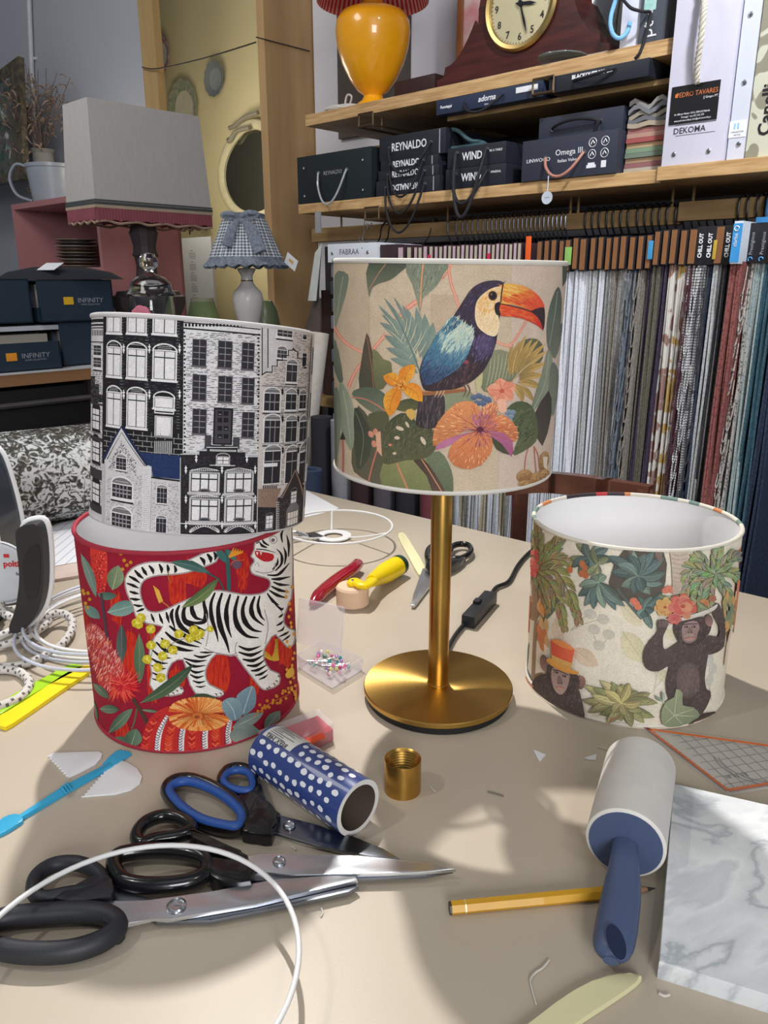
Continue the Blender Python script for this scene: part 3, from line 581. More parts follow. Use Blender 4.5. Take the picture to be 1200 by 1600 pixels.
    S([(690, 670), (740, 690), (820, 704), (850, 690)], 4, gry); S([(700, 500), (712, 580), (700, 660)], 4, gry); S([(985, 480), (1004, 560), (990, 650)], 4, gry); S([(850, 640), (842, 680), (855, 710)], 4, gry)
    # leaves over the tiger
    Lf(525, 245, 720, 300, 46, (76, 112, 104), (56, 86, 82), bend=-10, vein=(120, 150, 136)); S([(700, 298), (760, 330), (788, 385)], 8, (60, 84, 80)); Lf(580, 470, 762, 325, 54, (118, 136, 82), (78, 100, 66), bend=16, vein=(160, 170, 110))
    S([(800, 180), (808, 280), (812, 385)], 20, (52, 96, 92)); Lf(750, 175, 800, 250, 34, (60, 108, 104)); Lf(800, 185, 850, 240, 30, (70, 116, 108)); 
    for k in range(5): S([(812, 222), (830+k*11, 190+k*2), (836+k*10, 172+k*4)], 8, (230, 150, 50), (1, .1))
    p.blob(850, 258, 24, 22, (74, 62, 92), (110, 84, 100), rad=True); S([(820, 262), (835, 240), (890, 235)], 4, (200, 90, 60))
    S([(516, 290), (516, 320), (528, 350)], 5, (150, 110, 60))
    Lf(380, 940, 640, 748, 60, (84, 104, 76), (60, 80, 62), bend=18, vein=(128, 142, 104))
    # wattle
    S([(380, 500), (420, 580), (440, 660), (420, 750)], 3, (110, 120, 80)); S([(470, 780), (520, 660), (600, 620), (720, 570)], 3, (110, 120, 80))
    for x, y in ((382, 520), (370, 552), (430, 575), (432, 655), (412, 725), (500, 648), (538, 678), (568, 600), (640, 580), (620, 620), (655, 610), (670, 598), (488, 708), (465, 765), (478, 815), (720, 575), (360, 545)):
        r_ = 24 if x != 720 else 17; p.blob(x, y, r_, r_*.92, (226, 214, 66), (196, 176, 40), rad=True, n=18, wob=.08); p.L += 1
        for k in range(10): a = random.uniform(0, 6.28); S([(x, y), (x+r_*cos(a), y+r_*sin(a))], 3, (240, 232, 110), (1, .2), layer=False, k=0)
    # orange flower over the striped cone
    P([(388, 1130), (400, 1070), (430, 1010), (480, 970), (540, 955), (640, 1000), (740, 1000), (820, 1010), (836, 1080), (836, 1200), (600, 1215), (400, 1190)], (190, 46, 44), curve=3)
    for k in range(9):
        a = (460+k*52, 985+abs(4-k)*6); e = (400+k*60, 1215)
        c = [(200, 50, 44), (232, 226, 224), (206, 60, 44), (226, 220, 220)][k % 4]
        S([a, ((a[0]+e[0])/2-14, 1090), e], 34 if k % 2 == 0 else 26, c, (.6, 1))
    p.L += 1
    for k in range(9):
        a = (460+k*52, 990+abs(4-k)*6); e = (400+k*60, 1210)
        for j in range(17):
            t = j/16; x = a[0]+(e[0]-a[0])*t-22*sin(pi*t); y = a[1]+(e[1]-a[1])*t
            if k % 2: S([(x-12, y-5), (x, y+5), (x+12, y-5)], 4, (52, 46, 84), layer=False, k=0)
            else: S([(x-16, y-8), (x, y+6), (x+16, y-8)], 4, random.choice([(236, 90, 60), (150, 26, 36), (240, 130, 90)]), layer=False, k=0)
    Lf(610, 920, 760, 925, 60, (84, 92, 62), (62, 74, 52)); p.L += 1
    for k in range(150):
        a = k/75*2*pi; u = .35+.65*(k % 2); rx, ry = 150*(.72 if k % 2 else 1), 70*(.72 if k % 2 else 1)
        c = random.choice([(232, 140, 70), (244, 180, 110), (220, 112, 50), (240, 160, 84)] if cos(a) > -.3 or k % 3 else [(214, 96, 44), (200, 80, 40)])
        x, y = 668+rx*cos(a), 990+ry*sin(a)+(18 if sin(a) > 0 else -10)
        S([(662, 1000), ((x+662)/2, (y+1000)/2-8), (x, y)], 15, c, (.25, .7), layer=(k % 10 == 0))
    p.L += 1
    for k in range(34): a = k/34*2*pi; S([(662+20*cos(a), 1002+12*sin(a)), (668+138*cos(a), 992+64*sin(a)+(14 if sin(a) > 0 else -8))], 3.5, (176, 84, 40), (1, .3), layer=False, k=0)
    p.blob(658, 1006, 26, 17, (210, 116, 52)); p.blob(656, 1008, 13, 9, (150, 76, 40))
    # blue leaves and berries at the right
    P([(852, 900), (924, 854), (944, 900), (936, 960), (880, 1000), (856, 950)], (132, 158, 168), (104, 130, 144), curve=3); P([(776, 940), (820, 912), (862, 930), (880, 990), (840, 1028), (796, 1000)], (140, 164, 170), (110, 136, 148), curve=3)
    for pts in ([(924, 860), (900, 930), (882, 990)], [(800, 930), (830, 970), (845, 1020)]): S(pts, 4, (180, 196, 196))
    Lf(830, 1060, 980, 990, 60, (138, 152, 146), (108, 124, 120), vein=(180, 188, 178)); Lf(985, 1075, 1062, 980, 66, (130, 146, 136), (100, 118, 110), vein=(170, 180, 168)); P([(836, 1050), (930, 1050), (960, 1100), (850, 1150)], (128, 142, 136), curve=2); p.blob(860, 1100, 46, 36, (118, 134, 128), (146, 156, 146))
    S([(930, 1010), (1000, 950), (1100, 900)], 3, (200, 120, 60))
    for k in range(26): x = 955+k*7.5; p.blob(x+random.uniform(-8, 8), 975-(k*4.2)+random.uniform(-26, 26), 8, 8, (232, 170, 62), (196, 116, 40), rad=True, n=8)
    for k in range(18): p.blob(1110+random.uniform(-22, 22), 360+k*30+random.uniform(-10, 10), 7, 9, (232, 160, 56), n=8)
    P([(1085, 800), (1120, 760), (1130, 800), (1100, 820)], (228, 180, 72), curve=2); P([(1130, 920), (1140, 860), (1145, 960)], (224, 160, 60))
# ======================= cream shade with the monkeys
def draw_monkeys(p):
    p.adj = lambda c: [v*.80+w_*.20 for v, w_ in zip(c, (222, 208, 186))]
    p.base((238, 230, 212)); back(p, [(92, 110, 92), (140, 140, 96), (86, 112, 108), (214, 110, 80), (150, 120, 90)], 60); wrapfix(p)
    P = p.poly; S = p.stroke; Lf = p.leaf
    random.seed(5)
    for x0, y0, x1, y1, w_, c in ((330, 910, 545, 900, 0, 0), (540, 580, 640, 690, 70, (232, 220, 186)), (545, 715, 650, 870, 110, (226, 218, 178)), (300, 800, 425, 885, 80, (232, 206, 180)), (215, 650, 240, 780, 60, (230, 210, 186)), (700, 900, 780, 960, 60, (230, 220, 190)), (760, 700, 800, 760, 50, (232, 222, 190))):
        if c: Lf(x0, y0, x1, y1, w_, c, sc(c, .94), vein=sc(c, .86))
    for x, y in ((388, 630), (450, 655), (405, 705), (478, 730), (430, 785)): p.blob(x, y, 31, 25, (196, 194, 182), (208, 204, 192), rot=20)
    S([(290, 710), (350, 650), (388, 632)], 3, (180, 176, 160)); S([(290, 710), (380, 670), (450, 655)], 3, (180, 176, 160)); S([(480, 740), (430, 790), (400, 720)], 3, (190, 186, 172))
    S([(700, 1010), (715, 920), (710, 840)], 4, (206, 198, 180)); S([(700, 1000), (740, 950), (770, 900)], 4, (206, 198, 180))
    for x, y in ((975, 860), (990, 900), (975, 955)): p.blob(x, y, 18, 30, (206, 206, 200), rot=15)
    S([(985, 1060), (975, 980), (990, 880), (985, 800)], 3, (200, 200, 192))
    # left palm trunk and orange plants
    S([(118, 420), (122, 600), (112, 760), (104, 950)], 15, (150, 116, 92), (.8, 1.2)); S([(92, 540), (84, 640), (80, 720)], 12, (204, 110, 76))
    for k in range(16): x, y = random.uniform(140, 190), random.uniform(520, 800); Lf(x-10, y-36, x, y+34, 22, random.choice([(226, 150, 84), (214, 120, 70), (220, 170, 110)]), bend=5)
    og, og2 = (150, 140, 88), (112, 106, 66)
    for pts, n, ln, w_ in (([(120, 400), (180, 330), (280, 215)], 10, 80, 30), ([(120, 410), (200, 360), (300, 380)], 9, 70, 30), ([(120, 420), (220, 420), (290, 540), (330, 660)], 12, 76, 34), ([(120, 420), (190, 480), (240, 600), (262, 700)], 12, 66, 30), ([(118, 420), (135, 300), (125, 170)], 10, 60, 24), ([(118, 430), (150, 520), (185, 620)], 8, 46, 20), ([(115, 420), (100, 330), (105, 220)], 8, 40, 20)):
        p.frond(pts, int(n*1.5), ln*1.1, w_*.62, sc(og, 1.15), sc(og2, .95), ang=30, spine=(96, 88, 54), vein=(186, 176, 120))
    for k in range(22): x, y = 112+random.uniform(-14, 20), random.uniform(320, 440); p.blob(x, y, 9, 13, random.choice([(232, 92, 88), (240, 120, 100), (220, 70, 70)]), n=8)
    # teal leaf clusters
    def cluster(cx, cy, tips, w_, cols):
        for x, y in tips:
            c = sc(random.choice(cols), random.uniform(.95, 1.3)); bd = random.uniform(-14, 14)
            Lf(cx, cy, x, y, w_*.86, sc(c, .5), bend=bd); Lf(cx, cy, x, y, w_*.74, c, sc(c, .66), bend=bd, vein=sc(c, 1.3)); m_ = ((cx+x)/2, (cy+y)/2)
            for q_ in (.3, .5, .7): S([(cx+(x-cx)*q_, cy+(y-cy)*q_), (cx+(x-cx)*(q_+.16)+(y-cy)*.1, cy+(y-cy)*(q_+.16)-(x-cx)*.1)], 3, sc(c, .6), (1, .2), layer=False, k=0)
    tg = [(88, 112, 108), (104, 128, 114), (72, 96, 98)]; gg = [(122, 134, 98), (104, 118, 84), (140, 148, 110)]
    cluster(385, 350, [(290, 345), (320, 280), (365, 265), (425, 270), (480, 300), (515, 360), (330, 430), (445, 420), (300, 400)], 50, tg+gg)
    cluster(425, 380, [(400, 300), (480, 350), (440, 440), (360, 440)], 44, gg)
    for x, y in ((350, 380), (362, 400), (348, 428), (368, 436), (290, 410)): p.blob(x, y, 15, 18, (216, 126, 66), (180, 90, 50), rad=True)
    P([(560, 300), (740, 300), (755, 470), (700, 560), (530, 560), (480, 470)], (66, 62, 58), curve=2)
    cluster(430, 470, [(330, 540), (360, 590), (405, 605), (460, 600), (515, 610), (530, 540), (470, 440), (560, 590), (395, 440), (335, 490)], 54, tg)
    cluster(620, 440, [(470, 340), (490, 420), (540, 490), (600, 525), (680, 530), (740, 480), (758, 420), (750, 350), (700, 320), (655, 330), (600, 315), (570, 330), (520, 380), (640, 520)], 66, tg)
    S([(520, 500), (580, 580), (640, 650)], 12, (70, 84, 82)); cluster(650, 600, [(600, 580), (625, 540), (690, 540), (740, 520), (700, 610), (640, 650), (690, 700), (670, 640)], 46, [(70, 96, 98), (88, 116, 112)])
    for x, y in ((612, 575), (600, 560), (622, 592), (770, 500), (755, 510), (785, 510)): p.blob(x, y, 19, 15, (226, 150, 122), (206, 100, 76), rad=True)
    cluster(775, 540, [(720, 530), (740, 575), (800, 570), (830, 530)], 34, gg)
    # pale trunk and the palm at the right
    P([(775, 310), (868, 310), (856, 400), (850, 520), (790, 530), (785, 400)], (198, 182, 166), (180, 160, 146)); 
    for k in range(9): S([(784, 330+k*22), (820, 338+k*22), (858, 330+k*22)], 4, (166, 146, 130))
    P([(560, 300), (600, 300), (590, 340)], (96, 82, 74)); P([(700, 300), (742, 300), (735, 380), (705, 340)], (110, 92, 88))
    for pts in ([(990, 430), (930, 360), (900, 350)], [(990, 430), (1000, 350), (1010, 300)], [(990, 430), (1060, 360), (1100, 345)], [(990, 430), (1060, 420), (1105, 450)], [(990, 430), (1040, 500), (1070, 570)], [(990, 430), (900, 440), (845, 520)], [(990, 430), (920, 480), (890, 590)], [(990, 430), (960, 530), (970, 600)], [(990, 430), (890, 400), (850, 450)]):
        p.frond(pts, 10, 66, 19, (166, 174, 128), (96, 112, 82), ang=32, spine=(84, 94, 62), vein=(186, 192, 150))
    S([(1030, 560), (1040, 640), (1050, 700)], 10, (190, 150, 90)); 
    for k in range(30): x, y = random.uniform(1035, 1090), random.uniform(540, 700); Lf(x, y-30, x+4, y+26, 18, random.choice([(150, 146, 96), (106, 124, 100), (206, 150, 84)]))
    S([(1105, 460), (1096, 560), (1086, 700)], 14, (214, 122, 80)); S([(1075, 680), (1055, 760), (1040, 880)], 10, (228, 206, 190))
    # standing monkey
    fur = [(70, 56, 58), (54, 42, 44), (90, 74, 76), (46, 36, 38)]
    def furry(pts, n, a, c=(62, 50, 52)):
        P(pts, c, sc(c, .8), curve=3); p.hatch(pts, n, a, 20, 3.4, fur, 25, curve=2)
    furry([(712, 660), (748, 650), (766, 670), (756, 700), (740, 740), (748, 800), (800, 770), (860, 740), (940, 740), (960, 790), (950, 860), (940, 940), (950, 1000), (965, 1005), (966, 1040), (930, 1110), (890, 1130), (840, 1100), (790, 1080), (760, 1020), (755, 950), (770, 880), (720, 905), (670, 900), (646, 860), (650, 800), (680, 750), (712, 710)], 620, 75)
    furry([(900, 740), (960, 730), (1004, 735), (1010, 690), (985, 640), (975, 590), (1000, 570), (1020, 600), (1038, 680), (1036, 760), (1020, 800), (960, 825), (920, 800)], 230, 60)
    furry([(870, 1090), (900, 1030), (940, 998), (966, 1010), (962, 1050), (930, 1110), (960, 1110), (995, 1108), (960, 1145), (880, 1165), (860, 1168), (900, 1130)], 130, 40)
    p.blob(860, 950, 58, 90, (98, 82, 82), (64, 52, 54), rad=True); p.hatch([(810, 880), (910, 870), (915, 1010), (820, 1030)], 200, 85, 20, 3, [(106, 90, 90), (86, 70, 70), (70, 56, 58)], 12)
    for x in (724, 738, 750, 760): S([(x, 655), (x+3, 672), (x-3, 690)], 9, (96, 78, 78), (1, .6))
    furry([(800, 650), (840, 640), (900, 640), (950, 640), (972, 670), (960, 720), (920, 760), (870, 782), (820, 765), (795, 720), (792, 680)], 240, 70, (50, 40, 42))
    p.blob(960, 656, 19, 30, (80, 62, 64), (150, 108, 104), rot=-10)
    P([(834, 680), (860, 662), (900, 660), (914, 690), (905, 720), (898, 750), (866, 768), (838, 755), (830, 720)], (150, 122, 122), (116, 92, 92), curve=3)
    p.blob(866, 738, 30, 20, (182, 156, 150), (140, 112, 110), rad=True); S([(838, 748), (866, 741), (898, 744)], 5, (190, 96, 90), (.4, .4)); S([(840, 744), (868, 736), (896, 739)], 2, (60, 44, 44))
    for x in (850, 886): p.blob(x, 686, 10, 6, (40, 30, 34)); p.blob(x-2, 685, 3, 3, (170, 140, 110))
    S([(836, 676), (866, 672), (906, 672)], 6, (70, 54, 58)); P([(862, 690), (874, 690), (882, 715), (866, 720), (856, 714)], (110, 86, 86), curve=2); p.blob(860, 714, 3, 3, (40, 30, 32)); p.blob(876, 714, 3, 3, (40, 30, 32))
    P([(720, 640), (800, 660), (900, 640), (985, 605), (1000, 575), (960, 598), (860, 632), (780, 650)], (236, 232, 222), (200, 196, 190), curve=3)
    def rose(cx, cy, r_, cols):
        for ring in (1, .72, .42):
            for k in range(7):
                a = k/7*6.28+ring*3; c = random.choice(cols); p.blob(cx+r_*.6*ring*cos(a), cy+r_*.5*ring*sin(a), r_*.44, r_*.36, c, sc(c, .82), rot=math.degrees(a), rad=True, wob=.06)
        p.blob(cx, cy, r_*.16, r_*.14, (170, 60, 50))
    rose(750, 590, 52, [(240, 178, 96), (232, 150, 80), (244, 196, 120)]); rose(835, 585, 70, [(226, 92, 84), (236, 120, 104), (232, 150, 110)]); rose(795, 645, 34, [(226, 96, 96), (238, 130, 110)]); rose(930, 575, 30, [(230, 150, 90), (214, 120, 80)]); rose(975, 548, 20, [(180, 110, 84)])
    cluster(900, 560, [(880, 520), (930, 540), (905, 620), (960, 600)], 30, gg)
    # seated monkey with the red hat
    furry([(112, 985), (130, 940), (180, 920), (250, 930), (320, 960), (350, 1040), (364, 1145), (300, 1125), (200, 1080), (140, 1030)], 380, 70, (56, 44, 46))
    p.blob(172, 868, 20, 42, (92, 68, 66), (140, 100, 92), rot=-8); p.blob(348, 962, 22, 34, (150, 100, 94), (84, 62, 60), rot=10)
    furry([(186, 880), (230, 870), (290, 890), (335, 930), (340, 980), (320, 1010), (270, 1030), (220, 1010), (190, 950)], 200, 70, (48, 38, 40))
    P([(210, 895), (250, 888), (290, 915), (292, 950), (276, 1000), (250, 1022), (222, 1000), (208, 950)], (140, 112, 110), (168, 138, 130), curve=3)
    for x, y in ((230, 912), (268, 930)): p.blob(x, y, 11, 6, (36, 28, 30), rot=20); p.blob(x-2, y-1, 3, 2, (190, 160, 120))
    S([(212, 900), (245, 905), (288, 925)], 6, (64, 48, 50)); P([(238, 930), (252, 934), (262, 965), (246, 972), (234, 962)], (110, 86, 86), curve=2); p.blob(240, 964, 3, 3, (30, 24, 24)); p.blob(256, 968, 3, 3, (30, 24, 24)); S([(226, 992), (246, 986), (270, 998)], 5, (206, 112, 100), (.4, .4)); S([(226, 988), (246, 981), (270, 993)], 2, (70, 44, 44))
    P([(188, 845), (216, 848), (300, 895), (336, 910), (330, 922), (270, 912), (214, 885), (186, 862)], (232, 160, 60), (206, 126, 44), curve=3)
    P([(204, 754), (260, 762), (318, 800), (300, 895), (250, 880), (208, 850)], (206, 60, 40), (222, 84, 48), g=((200, 800), (320, 820)), curve=1); P([(208, 826), (260, 850), (306, 866), (300, 896), (250, 882), (208, 852)], (222, 170, 84), (196, 132, 60)); P([(204, 754), (260, 756), (320, 800), (262, 790)], (232, 130, 60), curve=2)
    S([(78, 940), (92, 968), (116, 990)], 16, (196, 120, 84))
    # palms low in the middle
    for tips, c in (([(360, 975), (400, 985), (440, 950), (500, 955), (550, 965), (600, 990), (350, 1050), (380, 1110), (440, 1120), (400, 1020)], 0), ([(620, 1000), (680, 1010), (716, 1060), (700, 1130), (650, 1160), (590, 1180), (540, 1150), (470, 1160), (500, 1110), (640, 1100)], 0), ([(520, 970), (580, 960), (460, 1000), (560, 1120), (640, 1050)], 1)):
        cluster(540, 1060, tips, 56, [(146, 148, 98), (122, 128, 82), (168, 160, 108)] if c == 0 else [(176, 164, 106), (140, 142, 92)])
    cluster(740, 1050, [(700, 1020), (735, 1000), (745, 1050)], 18, [(140, 160, 140)])
    P([(730, 1100), (755, 1050), (790, 1030), (800, 990), (830, 1010), (830, 1070), (880, 1080), (912, 1120), (880, 1150), (840, 1165), (790, 1180), (735, 1165)], (140, 152, 116), (112, 128, 98), curve=2)
    for e in ((745, 1070), (805, 1000), (880, 1090), (900, 1125), (745, 1160), (830, 1165)): S([(790, 1120), ((790+e[0])/2, (1120+e[1])/2), e], 4, (176, 184, 150), (1, .3))
    S([(860, 1168), (900, 1140), (985, 1108)], 12, (50, 40, 40), (1, .6)); S([(480, 1160), (500, 1135), (545, 1128)], 6, (160, 100, 70))
# ======================= black and white shade with the canal houses
def draw_city(p):
    random.seed(2)
    K = (34, 32, 36); W = (226, 224, 226); G = (120, 118, 120)
    p.base((216, 214, 216)); Rc = p.rect; S = p.stroke
    q0 = p.q
    def ln(x0, y0, x1, y1, w_=4, c=K, layer=False): S([(x0, y0), (x1, y1)], w_, c, layer=layer, k=0)
    def window(x0, y0, x1, y1, glass, frame, bars=1, arch=False, sill=True, rows=(.28,)):
        s0 = p.q(x0, y0); s1 = p.q(x1, y1); a, b, c, d = s0[0], s1[0], s1[1], s0[1]; m = p.sc*.00055; p.L += 1
        def R_(e0, e1, e2, e3, col): p.raw([(e0, e2), (e1, e2), (e1, e3), (e0, e3)], col, layer=True)
        t = (b-a)*.07
        if arch:
            n = 9; cx = (a+b)/2; rx = (b-a)/2+t*2; ry = rx*.62
            p.raw([(cx+rx*cos(pi*k/n), d+ry*sin(pi*k/n)) for k in range(n+1)], frame); p.raw([(cx+(rx-t)*cos(pi*k/n), d+(ry-t)*sin(pi*k/n)) for k in range(n+1)], K if glass == W else G)
            for j in range(3): p.raw([(cx-rx*.6, d+ry*(.2+.2*j)), (cx+rx*.6, d+ry*(.2+.2*j)), (cx+rx*.5, d+ry*(.24+.2*j)), (cx-rx*.5, d+ry*(.24+.2*j))], frame, layer=False)
        R_(a-t*1.6, b+t*1.6, c-t, d+t, frame); R_(a-t*.5, b+t*.5, c-t*.4, d+t*.3, K if glass != K else frame); R_(a, b, c, d, glass)
        f2 = K if glass == W else (150, 148, 152)
        for k in range(1, bars+1): x = a+(b-a)*k/(bars+1); R_(x-t*.35, x+t*.35, c, d, f2)
        for r_ in rows: y = d-(d-c)*r_; R_(a, b, y-t*.4, y+t*.4, f2)
        if sill: R_(a-t*2.4, b+t*2.4, c-t*2.2, c-t*.8, frame); R_(a-t*1.6, b+t*1.6, c-t*3.2, c-t*2.2, K if frame == W else G)
    def bricks(x0, y0, x1, y1, col, dy, ln_, w_=2.2, dens=.8, jit=.3):
        p.L += 1; y = y0
        while y < y1:
            x = x0+random.uniform(0, ln_)
            while x < x1:
                if random.random() < dens: S([(x, y), (min(x+ln_*random.uniform(.5, 1), x1), y+(x-x0)*0)], w_, col, layer=False, k=0)
                x += ln_*1.15
            y += dy
    def deco(x, y, c, h=46): S([(x, y-h/2), (x, y+h/2)], 4, c, layer=False, k=0); p.blob(x, y-h*.2, 7, 5, c, n=6, layer=False); p.blob(x, y+h*.15, 6, 9, c, n=6, layer=False)
    # far left house, seen at the edge
    Rc(40, 20, 134, 1110, (206, 204, 206)); p.L += 1
    for y, h in ((60, 14), (84, 8), (100, 5), (168, 8)): Rc(50, y, 132, y+h, K, layer=False)
    for k in range(8): Rc(68+k*8, 112, 72+k*8, 140, K)
    bricks(70, 180, 130, 1000, (70, 68, 72), 9, 14, 3, .8)
    for y in (190, 250): window(84, y, 118, y+44, (56, 54, 60), W, 1, rows=(.33, .66))
    p.poly([(62, 340), (90, 340), (90, 380), (110, 380), (110, 430), (132, 430), (132, 470), (62, 470)], K); bricks(66, 350, 128, 466, G, 7, 10, 2, .7)
    for y in (498, 658, 860): window(80, y, 110, y+106, W, K, 1, arch=True, rows=(.3, .6))
    p.L += 1
    for y in (800, 820, 980, 470, 640): Rc(62, y, 130, y+8, (60, 58, 62), layer=False)
    Rc(132, 30, 140, 1110, K)
    # dark house with tall arched windows
    p.poly([(134, 30), (528, 40), (526, 740), (134, 720)], K); bricks(140, 50, 524, 590, (86, 84, 88), 8, 26, 1.8, .5)
    p.L += 1
    for k in range(44):
        y = 60+k*14.5
        if y < 600:
            for x in (222, 346, 500): Rc(x-8, y, x+8, y+3, (140, 138, 142), layer=False)
    for x0, x1, dy in ((154, 214, 0), (256, 336, 4), (386, 482, 8)):
        window(x0, 50+dy*.5, x1, 122+dy, W, W, 1, rows=()); window(x0, 200+dy*2, x1, 338+dy*2.4, W, W, 1, arch=True, rows=(.22,))
        if x0 != 386: window(x0, 420+dy*2, x1, 584+dy*2.4, W, W, 1, arch=True, rows=(.18,))
    window(388, 446, 474, 498, W, W, 0, arch=True, rows=()); window(394, 540, 464, 636, W, (210, 208, 210), 0, rows=(), sill=False); Rc(384, 505, 480, 530, W); Rc(388, 510, 476, 524, K)
    for x in (234, 360, 508):
        for y in (205, 430): deco(x, y, W)
    p.L += 1
    for r_ in range(5):
        y = 606+r_*25; p.wide(136, y, 526, 3, (160, 158, 160))
        for k in range(9): x = 150+k*44+(r_ % 2)*22; S([(x, y+(x-136)*.05), (x, y+25+(x-136)*.05)], 3, (160, 158, 160), layer=False, k=0)
    Rc(378, 650, 476, 722, K); p.L += 1
    for k in range(10): Rc(384+k*9, 660, 388+k*9, 722, (170, 168, 170), layer=False)
    # white brick house
    p.poly([(528, 70), (912, 92), (900, 730), (524, 716)], (214, 212, 214)); bricks(536, 130, 900, 720, (72, 70, 74), 9.5, 30, 3, .62); bricks(536, 134, 900, 716, (150, 148, 152), 9.5, 24, 2.4, .5)
    p.L += 1; p.wide(528, 100, 912, 8, K); p.wide(528, 72, 912, 6, K)
    for k in range(22): Rc(534+k*17, 80, 544+k*17, 96, K, layer=False)
    for k in range(32): Rc(528, 120+k*19, 534+(k % 2)*5, 130+k*19, K, layer=False); Rc(894-(k % 2)*5, 130+k*18, 900, 140+k*18, K, layer=False)
    for x0, x1, dy in ((578, 632, 0), (704, 758, 8), (820, 866, 16)):
        for y0, y1 in ((160, 288), (334, 456), (504, 622)):
            if x0 == 704 and y0 == 504: continue
            window(x0, y0+dy, x1, y1+dy, (52, 50, 56), (96, 94, 98), 1, rows=(.25, .5, .75))
    Rc(676, 494, 764, 680, K); Rc(684, 504, 756, 672, (70, 68, 74)); p.L += 1
    for y in (512, 545, 585, 625):
        for x in (694, 724): Rc(x, y, x+22, y+24, (34, 32, 36), layer=False); Rc(x+4, y+14, x+18, y+18, (150, 148, 150), layer=False)
    Rc(632, 630, 662, 700, (70, 68, 72)); Rc(770, 640, 800, 700, (70, 68, 72)); Rc(660, 680, 790, 692, K)
    # right hand houses
    p.poly([(904, 92), (1200, 120), (1180, 1100), (886, 1130)], (204, 194, 190)); bricks(916, 110, 1150, 880, (92, 86, 88), 9, 22, 2.4, .7); bricks(916, 114, 1150, 880, (150, 140, 138), 9, 22, 2.4, .5)
    p.poly([(908, 92), (1064, 104), (1060, 220), (980, 290), (945, 320), (908, 330)], (206, 202, 204)); 
    for pts in ([(912, 95), (912, 330)], [(940, 98), (940, 300)]): S(pts, 5, K, k=0)
    p.L += 1
    for k in range(24): Rc(914, 104+k*9, 938, 107+k*9, (90, 88, 92), layer=False)
    window(990, 112, 1056, 146, (56, 54, 58), W, 2, rows=(.5,)); window(988, 212, 1030, 250, (70, 68, 72), W, 2, arch=True, rows=(.5,)); window(1112, 134, 1128, 160, K, W, 0)
    window(1110, 226, 1126, 290, K, W, 0)
    S([(908, 335), (930, 320), (960, 320), (960, 290), (985, 290), (985, 262), (1010, 262), (1010, 238), (1040, 238), (1040, 212), (1060, 212), (1060, 200), (1072, 215), (1085, 218), (1085, 250), (1110, 255), (1110, 290), (1130, 300)], 6, K, k=0)
    window(1034, 284, 1078, 366, (60, 58, 64), W, 1, arch=True, rows=(.4,))
    for y0, y1 in ((426, 508), (560, 664), (714, 862)):
        for i, (x0, x1) in enumerate(((926, 992), (1030, 1074), (1096, 1122))): window(x0, y0+4*i, x1, y1-6*i, (48, 46, 52), W, 2 if i == 0 and y0 < 600 else 1, arch=True, rows=(.3,) if y0 > 426 else (.5,), sill=y0 < 600)
        p.L += 1; p.wide(908, y0-42, 1126, 4, G)
        for x in (1010, 1086): deco(x, y0-10, K, 34)
    Rc(916, 770, 984, 784, W); p.L += 1
    for k in range(8): Rc(914+k*9, 878, 918+k*9, 900, K, layer=False)
    # brown roofed chapel at the lower right
    p.poly([(886, 896), (1004, 892), (980, 950), (1010, 990), (886, 984)], (148, 122, 108)); bricks(890, 900, 1000, 980, (120, 98, 88), 7, 16, 2, .6)
    p.poly([(884, 984), (980, 986), (975, 1110), (880, 1122)], (44, 42, 46)); bricks(890, 990, 970, 1110, (90, 88, 90), 7, 12, 1.6, .4); window(930, 1030, 958, 1086, W, G, 1, arch=True, rows=(.3, .6))
    p.poly([(980, 1100), (984, 940), (1006, 930), (1070, 800), (1112, 930), (1108, 1070), (1040, 1090)], (58, 52, 52)); S([(1002, 940), (1070, 804), (1114, 940)], 11, (150, 124, 108), k=0); S([(1002, 934), (1070, 796), (1116, 940)], 4, K, k=0)
    bricks(990, 950, 1104, 1090, (110, 102, 100), 7, 12, 1.8, .5); window(1052, 912, 1074, 960, W, G, 1, arch=True, rows=(.3, .6)); window(1034, 1014, 1080, 1062, (226, 216, 206), G, 3, arch=True, rows=(.5,))
    p.L += 1
    for k in range(14): Rc(976, 960+k*11, 992, 964+k*11, (170, 166, 166), layer=False)
    for k in range(10): Rc(1108, 890+k*18, 1140, 894+k*18, (120, 112, 110), layer=False)
    # church with the blue roof at the lower left
    p.poly([(146, 740), (228, 590), (352, 770), (372, 790), (366, 1104), (136, 1060)], (206, 204, 206)); 
    p.poly([(318, 716), (512, 732), (510, 848), (380, 835), (372, 785), (350, 775)], (40, 56, 96)); bricks(340, 730, 505, 840, (28, 40, 74), 9, 22, 2.5, .8)
    S([(142, 748), (228, 588), (354, 780)], 15, (36, 46, 80), k=0); S([(158, 750), (229, 618), (342, 784)], 4, K, k=0)
    p.hatch([(160, 840), (330, 830), (330, 1090), (150, 1060)], 520, 20, 9, 3, [(120, 118, 120), (150, 148, 150), (90, 88, 92)], 60)
    p.hatch([(170, 760), (228, 660), (300, 770), (296, 830), (166, 800)], 260, 30, 10, 4, [(86, 84, 88), (60, 58, 62)], 30)
    window(204, 742, 248, 802, (48, 46, 52), W, 2, arch=True, rows=(.4, .7)); window(186, 872, 274, 944, (48, 46, 52), W, 4, arch=True, rows=(.33, .66)); window(184, 1014, 270, 1092, (48, 46, 52), W, 4, arch=True, rows=(.33, .66))
    p.L += 1; p.poly([(330, 785), (374, 785), (366, 1104), (326, 1096)], (214, 212, 214)); p.L += 1
    for k in range(30): Rc(332, 800+k*10, 366, 803+k*10, (60, 58, 62), layer=False)
    Rc(134, 770, 146, 1080, (190, 188, 190)); 
